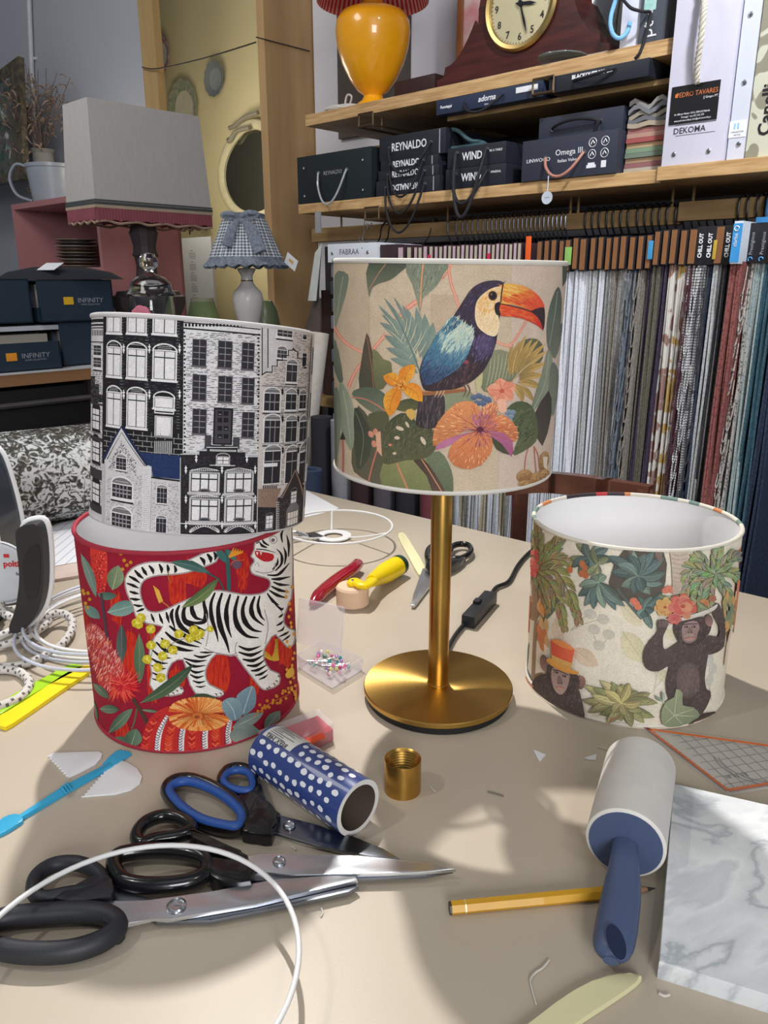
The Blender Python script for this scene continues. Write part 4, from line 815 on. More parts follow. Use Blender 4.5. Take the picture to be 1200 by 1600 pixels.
    p.poly([(374, 840), (512, 852), (512, 1118), (368, 1104)], (200, 198, 200)); p.hatch([(380, 860), (505, 862), (505, 1110), (372, 1095)], 420, 20, 8, 3, [(130, 128, 130), (96, 94, 98)], 60)
    S([(372, 838), (512, 856)], 8, K, k=0); window(402, 890, 446, 966, (48, 46, 52), W, 2, arch=True, rows=(.33, .66)); window(398, 1040, 442, 1110, (48, 46, 52), W, 2, arch=True, rows=(.33,))
    # dark house with the stepped top in the middle
    p.poly([(514, 724), (604, 724), (604, 706), (640, 706), (640, 690), (790, 690), (790, 712), (828, 712), (828, 736), (890, 736), (882, 1130), (512, 1125)], (40, 38, 42)); bricks(520, 740, 884, 1110, (80, 78, 82), 7, 14, 1.6, .5)
    S([(514, 724), (604, 724), (604, 706), (640, 706), (640, 690), (790, 690), (790, 712), (828, 712), (828, 736), (890, 736)], 5, (190, 188, 190), k=0)
    Rc(656, 700, 782, 712, W); Rc(660, 703, 778, 709, K); window(692, 738, 746, 772, W, (180, 178, 180), 1, arch=True, rows=(.5,))
    Rc(655, 776, 778, 782, W)
    for x0, x1 in ((570, 688), (740, 852)):
        for y0, y1 in ((818, 908), (948, 1050)):
            window(x0, y0, x1, y1, W, (190, 188, 190), 2, rows=(.3,)); p.L += 1
            for k in range(14): x = x0+k*(x1-x0)/13; S([(x, y0-10), (x, y0-20)], 4, W, layer=False, k=0)
            S([(x0-12, y0-12), ((x0+x1)/2, y0-26), (x1+12, y0-12)], 3, W)
            p.blob((x0+x1)/2, y1-6, 30, 9, (110, 108, 112), n=10); p.blob((x0+x1)/2, y1-4, 22, 5, (60, 58, 62), n=10)
        p.L += 1
        for k in range(18): a = pi*k/17; cx = (x0+x1)/2; S([(cx-60*cos(a), 1106-24*sin(a)), (cx-74*cos(a), 1106-34*sin(a))], 4, W, layer=False, k=0)
        S([(x0-10, 1110), ((x0+x1)/2, 1078), (x1+10, 1110)], 3, W)
    for x in (540, 714, 874):
        for y in (800, 945, 1072): deco(x, y, W, 40)
    for x in (590, 834): deco(x, 745, W, 40)
    S([(514, 740), (512, 1122)], 4, (190, 188, 190), k=0); S([(888, 740), (882, 1128)], 4, (190, 188, 190), k=0); p.L += 1
    p.wide(512, 1062, 884, 4, W)
    # the rest of the town round the back
    for k in range(11):
        s0 = (1.46+k*.306)*p.r; dk = k % 2
        c = K if dk else (210, 208, 210); q = s0+.302*p.r
        s0, q = (s0-2*pi*p.r, q-2*pi*p.r) if s0 > pi*p.r*.9 else (s0, q)
        p.raw([(s0, 0), (q, 0), (q, p.h), (s0, p.h)], c)
        for j in range(4):
            for i in range(2):
                a = s0+(.05+i*.15)*p.r; z = .012+j*.04; p.raw([(a, z), (a+.009, z), (a+.009, z+.024), (a, z+.024)], W if dk else (56, 54, 60)); p.raw([(a+.004, z), (a+.005, z), (a+.005, z+.024), (a+.004, z+.024)], K if dk else W)
# ================================================================= the room
def wall_nodes(c, c2, sc_=3):
    def fn(nt, b):
        tc = nt.nodes.new('ShaderNodeTexCoord'); n = nt.nodes.new('ShaderNodeTexNoise'); n.inputs['Scale'].default_value = sc_; n.inputs['Detail'].default_value = 6
        nt.links.new(tc.outputs['Object'], n.inputs['Vector']); r = nt.nodes.new('ShaderNodeValToRGB'); r.color_ramp.elements[0].color = (*lin(c), 1); r.color_ramp.elements[1].color = (*lin(c2), 1)
        nt.links.new(n.outputs['Fac'], r.inputs[0]); nt.links.new(r.outputs[0], b.inputs['Base Color'])
        n2 = nt.nodes.new('ShaderNodeTexNoise'); n2.inputs['Scale'].default_value = 220; nt.links.new(tc.outputs['Object'], n2.inputs['Vector'])
        bp = nt.nodes.new('ShaderNodeBump'); bp.inputs['Strength'].default_value = .08; nt.links.new(n2.outputs['Fac'], bp.inputs['Height']); nt.links.new(bp.outputs[0], b.inputs['Normal'])
    return fn
M_greywall = node_mat('grey wall paint', wall_nodes((160, 163, 172), (170, 173, 182)), .9, spec=.1)
M_cream = node_mat('cream wall paint', wall_nodes((206, 192, 148), (216, 203, 160)), .9, spec=.1)
M_white = node_mat('white wall board', wall_nodes((206, 206, 214), (218, 218, 226)), .8, spec=.2)
M_backshade = mat('shadowed wall board', (88, 80, 76), .8)  # grey-brown boards, with the shadow behind the shelves put into their colour
M_floor = mat('dark floor', (70, 62, 56), .6)
M_ply = mat('plywood', (190, 156, 112), .6, scale=2.5, c2=(168, 134, 92), stretch=(6, 6, .5), noise=.1)
M_oak = mat('oak edge', (206, 170, 122), .5, scale=14, c2=(170, 132, 86), stretch=(1, 1, 14))
M_batten = mat('batten wood', (164, 134, 92), .6, scale=8, c2=(136, 108, 70), stretch=(1, 3, 9))
def struct(name, bm, m): o = obj(name, bm, m, smooth=0); o['kind'] = 'structure'; return o
b = B(); rbox(b, -.98, 2.4, -.30, -.25, -TZ, 2.1); struct('wall_back', b, M_white)
b = B(); rbox(b, -4.2, -1.045, -.10, -.05, -TZ, 2.1); struct('wall_left', b, M_greywall)
b = B(); rbox(b, -4.2, -.7, -.72, -.62, -TZ, 2.1); struct('wall_alcove', b, M_cream)
b = B(); rbox(b, -4.4, 3.2, -.8, 3.4, -TZ-.05, -TZ); struct('floor', b, M_floor)
b = B(); rbox(b, -1.02, -.985, -.62, -.05, -TZ, 2.1); struct('wall_partition', b, M_ply)
uL = hw(218, 50, -.03)[0]; uR = hw(240, 50, -.03)[0]
b = B(); rbox(b, uL, uR, -.062, -.03, -TZ, 2.1, bev=.002); struct('trim_1', b, mat('post wood', (176, 148, 102), .6, scale=3, c2=(158, 130, 86), stretch=(8, 8, .6)))
# the grey wall stops at the post: rebuild it to reach it
bpy.data.objects.remove(bpy.data.objects['wall_left']); b = B(); rbox(b, -4.2, uL, -.12, -.06, -TZ, 2.1); struct('wall_left', b, M_greywall)
b = B(); rbox(b, -3.65, -3.6, -.06, 3.4, -TZ, 2.1); struct('wall_far', b, M_greywall)
b = B(); u_a = hw(530, 60, -.245)[0]; rbox(b, u_a, u_a+.3, -.249, -.235, .83, 2.0); rbox(b, -.3, 1.6, -.249, -.235, .60, 2.0); struct('trim_2', b, M_backshade)
b = B(); rbox(b, -.98, 2.2, -.249, -.22, .76, .79, bev=.002); struct('trim_3', b, M_batten)
b = B(); rbox(b, -.98, 2.2, -.249, -.22, .53, .56, bev=.002); struct('trim_4', b, M_batten)
b = B(); rbox(b, -.94, 2.2, -.249, -.244, -.74, .5); struct('trim_5', b, mat('dark board', (52, 50, 54), .8))
# ---------------------------------------------------------------- cable, pipe
M_wire = mat('dark cable', (52, 44, 38), .6)
b = B(); P1 = R(*hw(222, 105, -.02)); P2 = R(*hw(247, 107, -.02)); P3 = R(*hw(400, 66, -.04)); P4 = R(*hu(400, 58, -.982)); P5 = R(*hu(484, 80, -.982))
tube(b, smoothpath([P1, P2, P2+(P3-P2)*.5+Vector((0, 0, -.006)), P3], 6), .0022, 6); tube(b, [P4, P5], .0018, 6)
single('cable', b, M_wire, P1, 'thin dark cable strung from the wooden post across the alcove to the plywood partition', 'cable')
b = B(); P1 = R(*hw(43, -60, -.045)); P2 = R(*hw(58, 330, -.045)); tube(b, [P1, P1+(P2-P1)*.5, P2], .011, 12)
t = P1+(P2-P1)*.36; tube(b, [t, t+Vector((.02, 0, 0)), t+Vector((.04, .0, 0))], .007, 8)
single('wall_pipe', b, mat('painted pipe', (176, 180, 190), .4), P2, 'white painted pipe running up the grey wall behind the dried flowers', 'pipe')
# ---------------------------------------------------------------- shelving
def board(name, u0, u1, w0, w1, z0, z1, label):
    c = R((u0+u1)/2, (w0+w1)/2, z0); b = B(); rbox(b, u0, u1, w0, w1, z0, z1, bev=.0015)
    return single(name, b, M_oak, c, label, 'shelf', rz=RZ, smooth=0)
board('wall_shelf', -.612, 1.3, -.235, .12, .794, .822, 'long pale wooden shelf that carries the yellow lamp and the mantel clock')
board('wall_shelf', -.652, .425, -.215, .12, .571, .596, 'long wooden shelf under the row of black fabric boxes')
board('wall_shelf', .428, 1.3, -.215, .145, .572, .597, 'wooden shelf at the right under the tall sample books')
M_iron = mat('dark bronze rod', (92, 72, 52), .45, metal=.6)
def bracket(u, z, lab, w1=.135):
    b = B(); d = [R(u, -.22, z-.03), R(u, w1, z-.03), R(u, w1, z-.001), R(u+.05, w1, z-.001), R(u+.05, w1, z-.03), R(u+.05, -.22, z-.03)]
    tube(b, d, .003, 6); tube(b, [R(u+.0, w1, z-.03), R(u+.05, w1, z-.03)], .003, 6); tube(b, [R(u+.025, w1-.06, z-.03), R(u+.025, w1-.06, z-.002)], .003, 6)
    single('shelf_bracket', b, M_iron, R(u, -.22, z-.03), lab, 'bracket', rz=RZ)
bracket(-.39, .794, 'thin bronze bracket under the top shelf left of the blue box')
bracket(.13, .794, 'thin bronze bracket under the top shelf at the end of the blue box')
bracket(-.37, .571, 'thin bronze bracket under the lower shelf near the white header box')
# rails
b = B(); rbox(b, -.72, .425, -.012, .012, .500, .535, bev=.002)
for u in (-.6, -.2, .16, .18, .4): tube(b, [R(u, .0, .53), R(u, .0, .571)], .003, 6)
single('hanging_rail', b, M_batten, R(-.15, 0, .5), 'square wooden rail below the shelves that holds the fabric hangers', 'rail', rz=RZ, smooth=0)
b = B(); rbox(b, .427, 1.3, .004, .03, .505, .542, bev=.002)
for u in (.45, .9): tube(b, [R(u, .015, .54), R(u, .015, .572)], .003, 6)
single('hanging_rail', b, M_batten, R(.8, 0, .5), 'shorter wooden rail stepping up at the right end above the black header cards', 'rail', rz=RZ, smooth=0)
# ---------------------------------------------------------------- boxes on the shelves
M_blk = mat('black box card', (34, 37, 46), .45, noise=.04); M_navy = mat('navy box card', (40, 50, 74), .5, noise=.04); M_dgreen = mat('dark green box card', (24, 34, 38), .55, noise=.05)
M_slate = mat('slate box card', (50, 54, 68), .5, noise=.04)
M_txt = mat('white lettering', (226, 228, 232), .5, noise=0); M_txtg = mat('grey lettering', (150, 152, 160), .5, noise=0); M_steel = mat('polished steel', (206, 208, 212), .22, metal=1, noise=.02)
M_cordb = mat('black twisted cord', (26, 26, 32), .7)
def carton(x0, x1, yt, yb, w, depth, m, label, cat='box', name='fabric_box', group=None, z0=None, z1=None, lid=.25, u=None):
    xm = (x0+x1)/2; u0 = u[0] if u else hw(x0, yb, w)[0]; u1 = u[1] if u else hw(x1, yb, w)[0]
    z0 = hw(x0, yb, w)[2] if z0 is None else z0; z1 = hw(x0, yt, w)[2] if z1 is None else z1
    t = thing(name, R((u0+u1)/2, w-depth/2, z0), label, cat, group, RZ)
    b = B(); rbox(b, u0, u1, w-depth, w, z0, z1, bev=.0015); obj('carton', b, m, t, smooth=20)
    return t, u0, u1, z0, z1
def eyelets(t, pts, w, r=.004):
    for (u, z) in pts:
        b = B(); lathe(b, [(0, .0004), (r*.5, .0004), (r*.5, .002), (r, .002), (r, 0)], R(u, w, z), 14, M=frame_from(DU, (0, 0, 1)))
        obj('eyelet', b, M_steel, kid(t, 'carton') if kid(t, 'carton') is not t else kid(t, 'cover'))
def handle(t, a, c, drop, w, r=.003, m=None, out=.02, twist=False, name='cord_handle', label=None):
    """cord hanging between two holes a, c (u, z)"""
    P = []
    for k in range(13):
        s = k/12; u = a[0]+(c[0]-a[0])*s; z = a[1]+(c[1]-a[1])*s - drop*(1-(2*s-1)**2)**.8; P.append(R(u, w+.003+out*sin(pi*s)**.5, z))
    b = B(); tube(b, smoothpath(P, 4), [r*(1+.18*(i % 2)) for i in range(49)] if twist else r, 8)
    return obj(name, b, m or M_cordb, t, label)
Wf = .12
t, u0, u1, z0, z1 = carton(467, 585, 247, 319, Wf, .3, M_dgreen, 'large dark green box with clear handle, leftmost on the lower shelf', z0=.5965, z1=.719, u=(-.652, -.36))
eyelets(t, [(u0+.03, z1-.03), (u0+.03, z0+.02), (u1-.03, z1-.03), (u1-.03, z0+.02)], Wf, .0035); eyelets(t, [(u0+.09, z0+.075), (u1-.09, z0+.075)], Wf, .005)
handle(t, (u0+.09, z0+.075), (u1-.09, z0+.075), .085, Wf, .0028, mat('clear plastic tube', (170, 172, 176), .2, spec=.8))
b = B(); rtext(b, 'REYNALDO', (u0+u1)/2, Wf+.0006, z0+.072, .014); obj('lettering', b, M_txtg, t)
rz_ = [(.5965, .632, 'REYNALDO', 180), (.6325, .657, 'REYNALDO', 0), (.6575, .680, 'REYNALDO', 0), (.6805, .737, 'REYNALDO', 0)]
labs = ['black fabric box with its lettering upside down, lowest of the stack of four', 'thin black fabric box with white lettering, second from the bottom of the stack of four', 'thin black fabric box in shade, second from the top of the stack of four', 'thick black fabric box with bold white lettering, topmost of the stack of four']
for i, (za, zb, s_, rot) in enumerate(rz_):
    uu = (-.343+.004*i, -.132-.006*i) if i < 3 else (-.343, -.125)
    t, u0, u1, z0, z1 = carton(0, 0, 0, 0, Wf-.004*i, .3, M_blk, labs[i], z0=za, z1=zb, u=uu, group='black boxes in the stack of four')
    b = B(); Mt = MU @ Matrix.Rotation(radians(rot), 3, 'Z'); text(b, s_, R((u0+u1)/2-.008, Wf-.004*i+.0006, (z0+z1)/2), Mt, .026 if i == 3 else .02, sx=.86, bold=.0004); obj('lettering', b, M_txt, kid(t, 'carton') if kid(t, 'carton') is not t else kid(t, 'header'))
    eyelets(t, [(u0+.035, (z0+z1)/2), (u1-.045, (z0+z1)/2)], Wf-.004*i, .004)
    handle(t, (u0+.035, (z0+z1)/2), (u1-.045, (z0+z1)/2), .11-.015*i, Wf-.004*i, .0026, twist=True)
    b = B(); rbox(b, u1-.02, u1-.017, Wf-.004*i, Wf-.004*i+.0006, z0+.002, z1-.002); obj('spine_line', b, M_txtg, t, smooth=0)
for i, (za, zb, s_, lb) in enumerate([(.5965, .641, 'WIND', 'lower black fabric box lettered in white in the stack of two with a long cord'), (.6415, .686, 'WIND', 'upper black fabric box lettered in white in the stack of two with a long cord')]):
    t, u0, u1, z0, z1 = carton(0, 0, 0, 0, Wf, .3, M_blk, lb, z0=za, z1=zb, u=(-.113+.004*i, .06-.002*i), group='black boxes in the stack of two')
    b = B(); rtext(b, s_, (u0+u1)/2-.01, Wf+.0006, (z0+z1)/2, .024, sx=.85, bold=.0004); rtext(b, 'MINERAL' if i == 0 else 'IN A TABLE', u1-.027, Wf+.0006, (z0+z1)/2+.006, .007); obj('lettering', b, M_txt, kid(t, 'carton') if kid(t, 'carton') is not t else kid(t, 'header'))
    eyelets(t, [(u0+.03, z1-.012), (u1-.05, z1-.012)], Wf, .004)
    handle(t, (u0+.03, z1-.012), (u1-.05, z1-.012), .07+.075*i, Wf+.004*i, .0038, twist=True, out=.03)
t, u0, u1, z0, z1 = carton(0, 0, 0, 0, Wf+.005, .3, M_slate, 'dark slate fabric box with pink cord handle and white printed icons', z0=.5965, z1=.678, u=(.105, .33))
b = B(); rtext(b, 'LINWOOD', u0+.042, Wf+.0056, z0+.04, .0105, sx=1.15); rtext(b, 'Omega', (u0+u1)/2-.005, Wf+.0056, z0+.05, .0165); rtext(b, 'III', (u0+u1)/2+.03, Wf+.0056, z0+.05, .0165); rtext(b, 'Italian Velvet', (u0+u1)/2+.002, Wf+.0056, z0+.034, .0095)
for (du, dz) in ((-.055, .062), (-.027, .062), (-.055, .04), (-.027, .04)):
    c = R(u1+du, Wf+.0056, z0+dz); pts = [c+DU*(.0085*cos(a*pi/8))+Vector((0, 0, .0085*sin(a*pi/8))) for a in range(16)]; tube(b, pts, .0007, 4, closed=True, up=NW)
    tube(b, [c+DU*-.004+Vector((0, 0, -.003)), c+Vector((0, 0, .004)), c+DU*.004+Vector((0, 0, -.002))], .0012, 4, up=NW)
rbox(b, u1-.066, u1-.045, Wf+.005, Wf+.0056, z0+.014, z0+.020); rbox(b, u1-.063, u1-.048, Wf+.005, Wf+.0056, z0+.02, z0+.024); rbox(b, u1-.033, u1-.022, Wf+.005, Wf+.0056, z0+.013, z0+.026)
obj('lettering', b, M_txt, kid(t, 'carton') if kid(t, 'carton') is not t else kid(t, 'header'))
eyelets(t, [(.166, .639), (.257, .642)], Wf+.005, .005); handle(t, (.166, .639), (.257, .642), .043, Wf+.005, .0032, mat('pink leather cord', (178, 124, 108), .5), label='pink leather cord handle')
P = R(.19, Wf+.03, .60); b = B(); tube(b, [P, P-Vector((0, 0, .012)), P-Vector((0, 0, .03))], .0012, 6); lathe(b, [(0, 0), (.013, 0), (.013, .0015), (0, .0015)], P-Vector((0, 0, .043)), 28, M=frame_from(DU, (0, 0, 1))); rbox(b, .185, .196, Wf+.0315, Wf+.032, .557, .5585, mi=1)
single('round_tag', b, [mat('pale tag card', (196, 204, 216), .5), M_txtg], P, 'round pale tag on a short chain hanging from the pink cord handle', 'tag', rz=RZ)
t, u0, u1, z0, z1 = carton(0, 0, 0, 0, Wf-.02, .28, M_slate, 'plain dark box lying on top of the slate box with icons', z0=.6785, z1=.724, u=(.128, .325))
eyelets(t, [(u0+.035, z0+.02), (u1-.05, z0+.022)], Wf-.02, .0045); handle(t, (u0+.035, z0+.02), (u1-.05, z0+.022), -.01, Wf-.02, .003, out=.01, twist=True); handle(t, (u1-.05, z0+.022), (u1-.055, z0-.01), 0, Wf-.018, .003, out=.008, twist=True, name='cord_end')
# boxes hung beneath the top shelf
t, u0, u1, z0, z1 = carton(0, 0, 0, 0, Wf+.0, .3, M_navy, 'flat navy box with white script lettering right below the top shelf', z0=.762, z1=.7935, u=(-.146, .145))
b = B(); rtext(b, 'adorna', -.0, Wf+.0006, .779, .017, shear=.3, bold=.0003); rtext(b, 'fabric', 0, Wf+.0006, .767, .005); rtext(b, 'Fusetappi', u0+.03, Wf+.0006, .777, .009, bold=.0002); obj('lettering', b, M_txt, kid(t, 'carton') if kid(t, 'carton') is not t else kid(t, 'header'))
b = B(); rbox(b, u1-.067, u1-.012, Wf, Wf+.0015, .7765, .788, bev=.0007); obj('tape', b, M_txt, kid(t, 'carton'))
handle(t, (u0+.085, .777), (u1-.1, .781), .03, Wf, .0028, twist=True)
b = B(); rbox(b, u0+.01, u1+.3, -.235, Wf-.03, .752, .7615); single('support_tray', b, M_batten, R(0, 0, .75), 'thin wooden tray that holds the two flat boxes below the top shelf', 'tray', rz=RZ, smooth=0)
t, u0, u1, z0, z1 = carton(0, 0, 0, 0, Wf+.01, .3, M_blk, 'flat black box with short cord and white lettering right below the top shelf', z0=.762, z1=.7935, u=(.166, .385))
b = B(); rtext(b, 'BLACKOUTS MOOD', (u0+u1)/2-.01, Wf+.0106, .784, .010, bold=.0005); obj('lettering', b, M_txt, kid(t, 'carton') if kid(t, 'carton') is not t else kid(t, 'header'))
handle(t, (u0+.06, .777), (u1-.07, .786), .004, Wf+.01, .0028, out=.012, twist=True)
# folded fabric pile
cols = [(150, 150, 150), (112, 118, 130), (170, 160, 140), (90, 96, 110), (196, 176, 150), (180, 100, 100), (206, 150, 130), (180, 60, 60), (216, 170, 120), (120, 160, 120), (100, 130, 110), (190, 150, 110), (150, 80, 90), (200, 190, 170)]
for i in range(14):
    z = .5968+i*.0092; b = B(); k = 8; c = cols[-i-1]
    top = []; 
    for j in range(k+1): top.append((.335+.09*j/k, .0035*sin(j*1.3+i)*(i > 8)*((i-8)*.5)))
    for j in range(k):
        a0, b0 = top[j]; a1, b1 = top[j+1]
        hexa(b, [R(a0, .1-.002*(i % 3), z+b0), R(a1, .1-.002*(i % 3), z+b1), R(a1, -.15, z+b1), R(a0, -.15, z+b0), R(a0, .1-.002*(i % 3), z+b0+.0085), R(a1, .1-.002*(i % 3), z+b1+.0085), R(a1, -.15, z+b1+.0085), R(a0, -.15, z+b0+.0085)])
    c = tuple(int(v*.62+w_*.38) for v, w_ in zip(c, (132, 126, 120))); single('folded_fabric', b, mat('folded cloth %d' % i, c, .9), R(.38, 0, z), 'folded fabric piece in the striped pile beside the slate box', 'fabric', 'folded fabrics in the pile beside the slate box', RZ)
b = B(); rbox(b, -.115, -.02, -.1, .1, .687, .694); pts = [R(-.13+.012*j, .08, .735-.0055*j+.004*sin(j)) for j in range(10)]
tube(b, smoothpath(pts, 3), .007, 8, flat=.7); single('folded_fabric', b, mat('teal cloth', (66, 92, 100), .9), R(-.06, 0, .687), 'teal cloth tucked between the two stacks of black boxes', 'fabric', rz=RZ)
# ---------------------------------------------------------------- tall sample books at the right
M_lilac = mat('lilac grey card', (206, 204, 220), .55, noise=.015)
def tallbook(u0, u1, zt, m, label, w=.14, d=.05, name='sample_book'):
    t = thing(name, R((u0+u1)/2, w-d/2, .5975), label, 'sample book', None, RZ); b = B(); rbox(b, u0, u1, w-d, w, .5975, zt, bev=.001); obj('cover', b, m, t, smooth=20)
    return t
WB = .14
a0, a1 = hw(1034, 250, WB)[0], hw(1129, 245, WB)[0]
t = tallbook(a0, a1, 1.08, M_lilac, 'tall lilac sample book with rope handle and black address card')
def studs(t, L, w):
    for u, z in L:
        b = B(); lathe(b, [(.0045, 0), (.0045, .0012), (.003, .0025), (0, .0028)], R(u, w, z), 16, M=MU); obj('stud', b, M_steel, kid(t, 'cover') if kid(t, 'cover') is not t else kid(t, 'header'))
studs(t, [(hw(1053, 241, WB)[0], hw(1053, 241, WB)[2]), (hw(1107, 236, WB)[0], hw(1107, 236, WB)[2])], WB)
b = B(); c = hw(1077, 203, WB); rtext(b, 'DEKOMA', c[0], WB+.0006, c[2], .0145, bold=.0001); l0, l1 = hw(1055, 213, WB), hw(1117, 208, WB); rbox(b, l0[0], l1[0], WB, WB+.0006, l0[2], l0[2]+.0006); l0 = hw(1055, 197, WB); rbox(b, l0[0], l1[0], WB, WB+.0006, l0[2], l0[2]+.0006); obj('lettering', b, mat('dark lettering', (60, 60, 70), .5), t)
c = hw(1085, 160, WB); tl, br = hw(1051, 137, WB), hw(1120, 186, WB)
b = B(); rbox(b, tl[0], br[0], WB+.001, WB+.002, br[2], tl[2]); n0 = len(b.faces)
rtext(b, 'PEDRO TAVARES', (tl[0]+br[0])/2+.004, WB+.0026, tl[2]-.016, .0118, mi=1, sx=.86); rtext(b, '[ Grupo PT ]', br[0]-.013, WB+.0026, tl[2]-.025, .0055, mi=2)
rtext(b, 'Av. Alberto Valente 103 A, 2950-212 Palmela', (tl[0]+br[0])/2-.002, WB+.0026, br[2]+.016, .0046, mi=2, sx=.78); rtext(b, 'Portugal  +xx 212 332 359', (tl[0]+br[0])/2, WB+.0026, br[2]+.0105, .0046, mi=2, sx=.85); rtext(b, 'www.pedrotavareslda.pt | info@pedrotavareslda.pt', (tl[0]+br[0])/2, WB+.0026, br[2]+.005, .0042, mi=2, sx=.78)
rbox(b, tl[0]+.008, tl[0]+.013, WB+.002, WB+.0026, tl[2]-.019, tl[2]-.013, mi=1)
obj('address_card', b, [mat('black card', (22, 22, 26), .4), mat('orange lettering', (206, 116, 66), .5), M_txt], t, 'black address card with orange and white lettering')
P = [R(*hw(x, y, WB+o)) for x, y, o in ((1100, -40, .01), (1101, 0, .03), (1099, 25, .035), (1095, 65, .03), (1090, 100, .02), (1089, 130, .008))]
b = B()
for ph in range(3):
    pts = smoothpath(P, 16); q = []
    for i, p_ in enumerate(pts): a = i*.5+ph*2.094; q.append(p_+DU*(.0028*cos(a))+NW*(.0028*sin(a)))
    tube(b, q, .0031, 6)
obj('rope_handle', b, mat('white rope', (206, 200, 186), .8, scale=300), t, 'thick twisted off white rope handle')
a2, a3 = hw(1132, 250, WB-.01)[0], hw(1163, 248, WB-.01)[0]
t = tallbook(a1+.003, a3, 1.08, mat('pale blue grey card', (206, 210, 222), .55, noise=.01), 'narrow pale grey sample book with three steel studs and small blue sticker', WB-.01)
studs(t, [(hw(1170, 20, WB)[0], hw(1170, 20, WB)[2]), (hw(1160, 127, WB)[0], hw(1160, 127, WB)[2]), (hw(1151, 224, WB)[0], hw(1151, 224, WB)[2])], WB-.01)
b = B(); s0, s1 = hw(1141, 190, WB-.01), hw(1165, 213, WB-.01); rbox(b, s0[0], s1[0], WB-.01, WB-.009, s1[2], s0[2]); rbox(b, s0[0]+.008, s0[0]+.011, WB-.009, WB-.0085, s1[2]+.014, s0[2]-.004, mi=1); rbox(b, s0[0]+.014, s0[0]+.017, WB-.009, WB-.0085, s1[2]+.014, s0[2]-.004, mi=1); rtext(b, 'COLLECTION', (s0[0]+s1[0])/2, WB-.0085, s1[2]+.009, .0035, mi=2); rtext(b, '100 % PL', (s0[0]+s1[0])/2, WB-.0085, s1[2]+.004, .0035, mi=2)
obj('sticker', b, [M_txt, mat('light blue ink', (150, 200, 230), .5), M_txtg], t, 'small white and blue sticker')
def damask(nt, b_):
    tc = nt.nodes.new('ShaderNodeTexCoord'); v = nt.nodes.new('ShaderNodeTexNoise'); v.inputs['Scale'].default_value = 17; v.inputs['Detail'].default_value = 0; v.inputs['Distortion'].default_value = 2.2
    nt.links.new(tc.outputs['Object'], v.inputs['Vector']); r = nt.nodes.new('ShaderNodeValToRGB'); r.color_ramp.elements[0].position = .49; r.color_ramp.elements[1].position = .53
    r.color_ramp.elements[0].color = (*lin((146, 142, 124)), 1); r.color_ramp.elements[1].color = (*lin((206, 206, 186)), 1); nt.links.new(v.outputs['Fac'], r.inputs[0]); nt.links.new(r.outputs[0], b_.inputs['Base Color'])
t = tallbook(a3+.002, a3+.36, 1.08, node_mat('damask cloth', damask, .8), 'tall sample book covered in beige damask with dark lettering at the right edge', WB-.005)
b = B(); c = hw(1199, 190, WB); text(b, 'Canelli', R(c[0]-.004, WB-.0044, c[2]+.02), MU @ Matrix.Rotation(pi/2, 3, 'Z'), .03, bold=.0008); obj('lettering', b, mat('black print', (34, 32, 34), .5), t)
# ---------------------------------------------------------------- top shelf
ZS = .8222
t = thing('table_lamp', R(*(hw(583, 157, .05)[:1]+(.05,)), ZS) if False else R(hw(583, 150, .05)[0], .05, ZS), 'glossy yellow urn lamp with red striped shade on the top shelf', 'lamp', None, RZ)
cu = hw(583, 150, .05)[0]; c0 = R(cu, .05, ZS)
M_yel = mat('yellow ceramic', (246, 170, 22), .3, coat=.6, noise=.03)
prof = [(0, 0), (.052, 0), (.056, .005), (.05, .012), (.035, .022), (.028, .034), (.03, .038), (.046, .048), (.07, .078), (.092, .12), (.106, .165), (.111, .205), (.108, .232), (.094, .252), (.07, .262), (.05, .266), (.034, .275), (.03, .285), (.034, .30), (0, .302)]
prof = [(r*.87, z*.87) for r, z in prof]; b = B(); lathe(b, prof, c0, 48); obj('lamp_body', b, M_yel, t)
b = B(); lathe(b, [(0, 0), (.006, 0), (.006, .06), (0, .06)], c0+Vector((0, 0, .26)), 12); obj('lamp_stem', b, M_steel, t)
def stripe(nt, b_):
    tc = nt.nodes.new('ShaderNodeTexCoord'); sp = nt.nodes.new('ShaderNodeSeparateXYZ'); nt.links.new(tc.outputs['Object'], sp.inputs[0])
    at = nt.nodes.new('ShaderNodeMath'); at.operation = 'ARCTAN2'; nt.links.new(sp.outputs['X'], at.inputs[0]); nt.links.new(sp.outputs['Y'], at.inputs[1])
    m = nt.nodes.new('ShaderNodeMath'); m.operation = 'MULTIPLY'; m.inputs[1].default_value = 60; nt.links.new(at.outputs[0], m.inputs[0]); s = nt.nodes.new('ShaderNodeMath'); s.operation = 'SINE'; nt.links.new(m.outputs[0], s.inputs[0])
    r = nt.nodes.new('ShaderNodeValToRGB'); r.color_ramp.interpolation = 'CONSTANT'; r.color_ramp.elements[0].color = (*lin((214, 52, 58)), 1); r.color_ramp.elements[1].position = .5; r.color_ramp.elements[1].color = (*lin((236, 196, 196)), 1)
    mr = nt.nodes.new('ShaderNodeMapRange'); mr.inputs[1].default_value = -1; nt.links.new(s.outputs[0], mr.inputs[0]); nt.links.new(mr.outputs[0], r.inputs[0]); nt.links.new(r.outputs[0], b_.inputs['Base Color'])
b = B(); lathe(b, [(.143, .246), (.14, .2465), (.09, .40), (.092, .402), (.143, .246)], c0, 64); obj('lamp_shade', b, node_mat('red striped cloth', stripe, .8), t, 'red and white pinstriped shade')
b = B(); q = []
for k in range(60): a = k*.62; q.append(R(cu-.15+.055*cos(a)+.0006*k, .02+.04*sin(a), ZS+.006+.018*abs(sin(k*.37))))
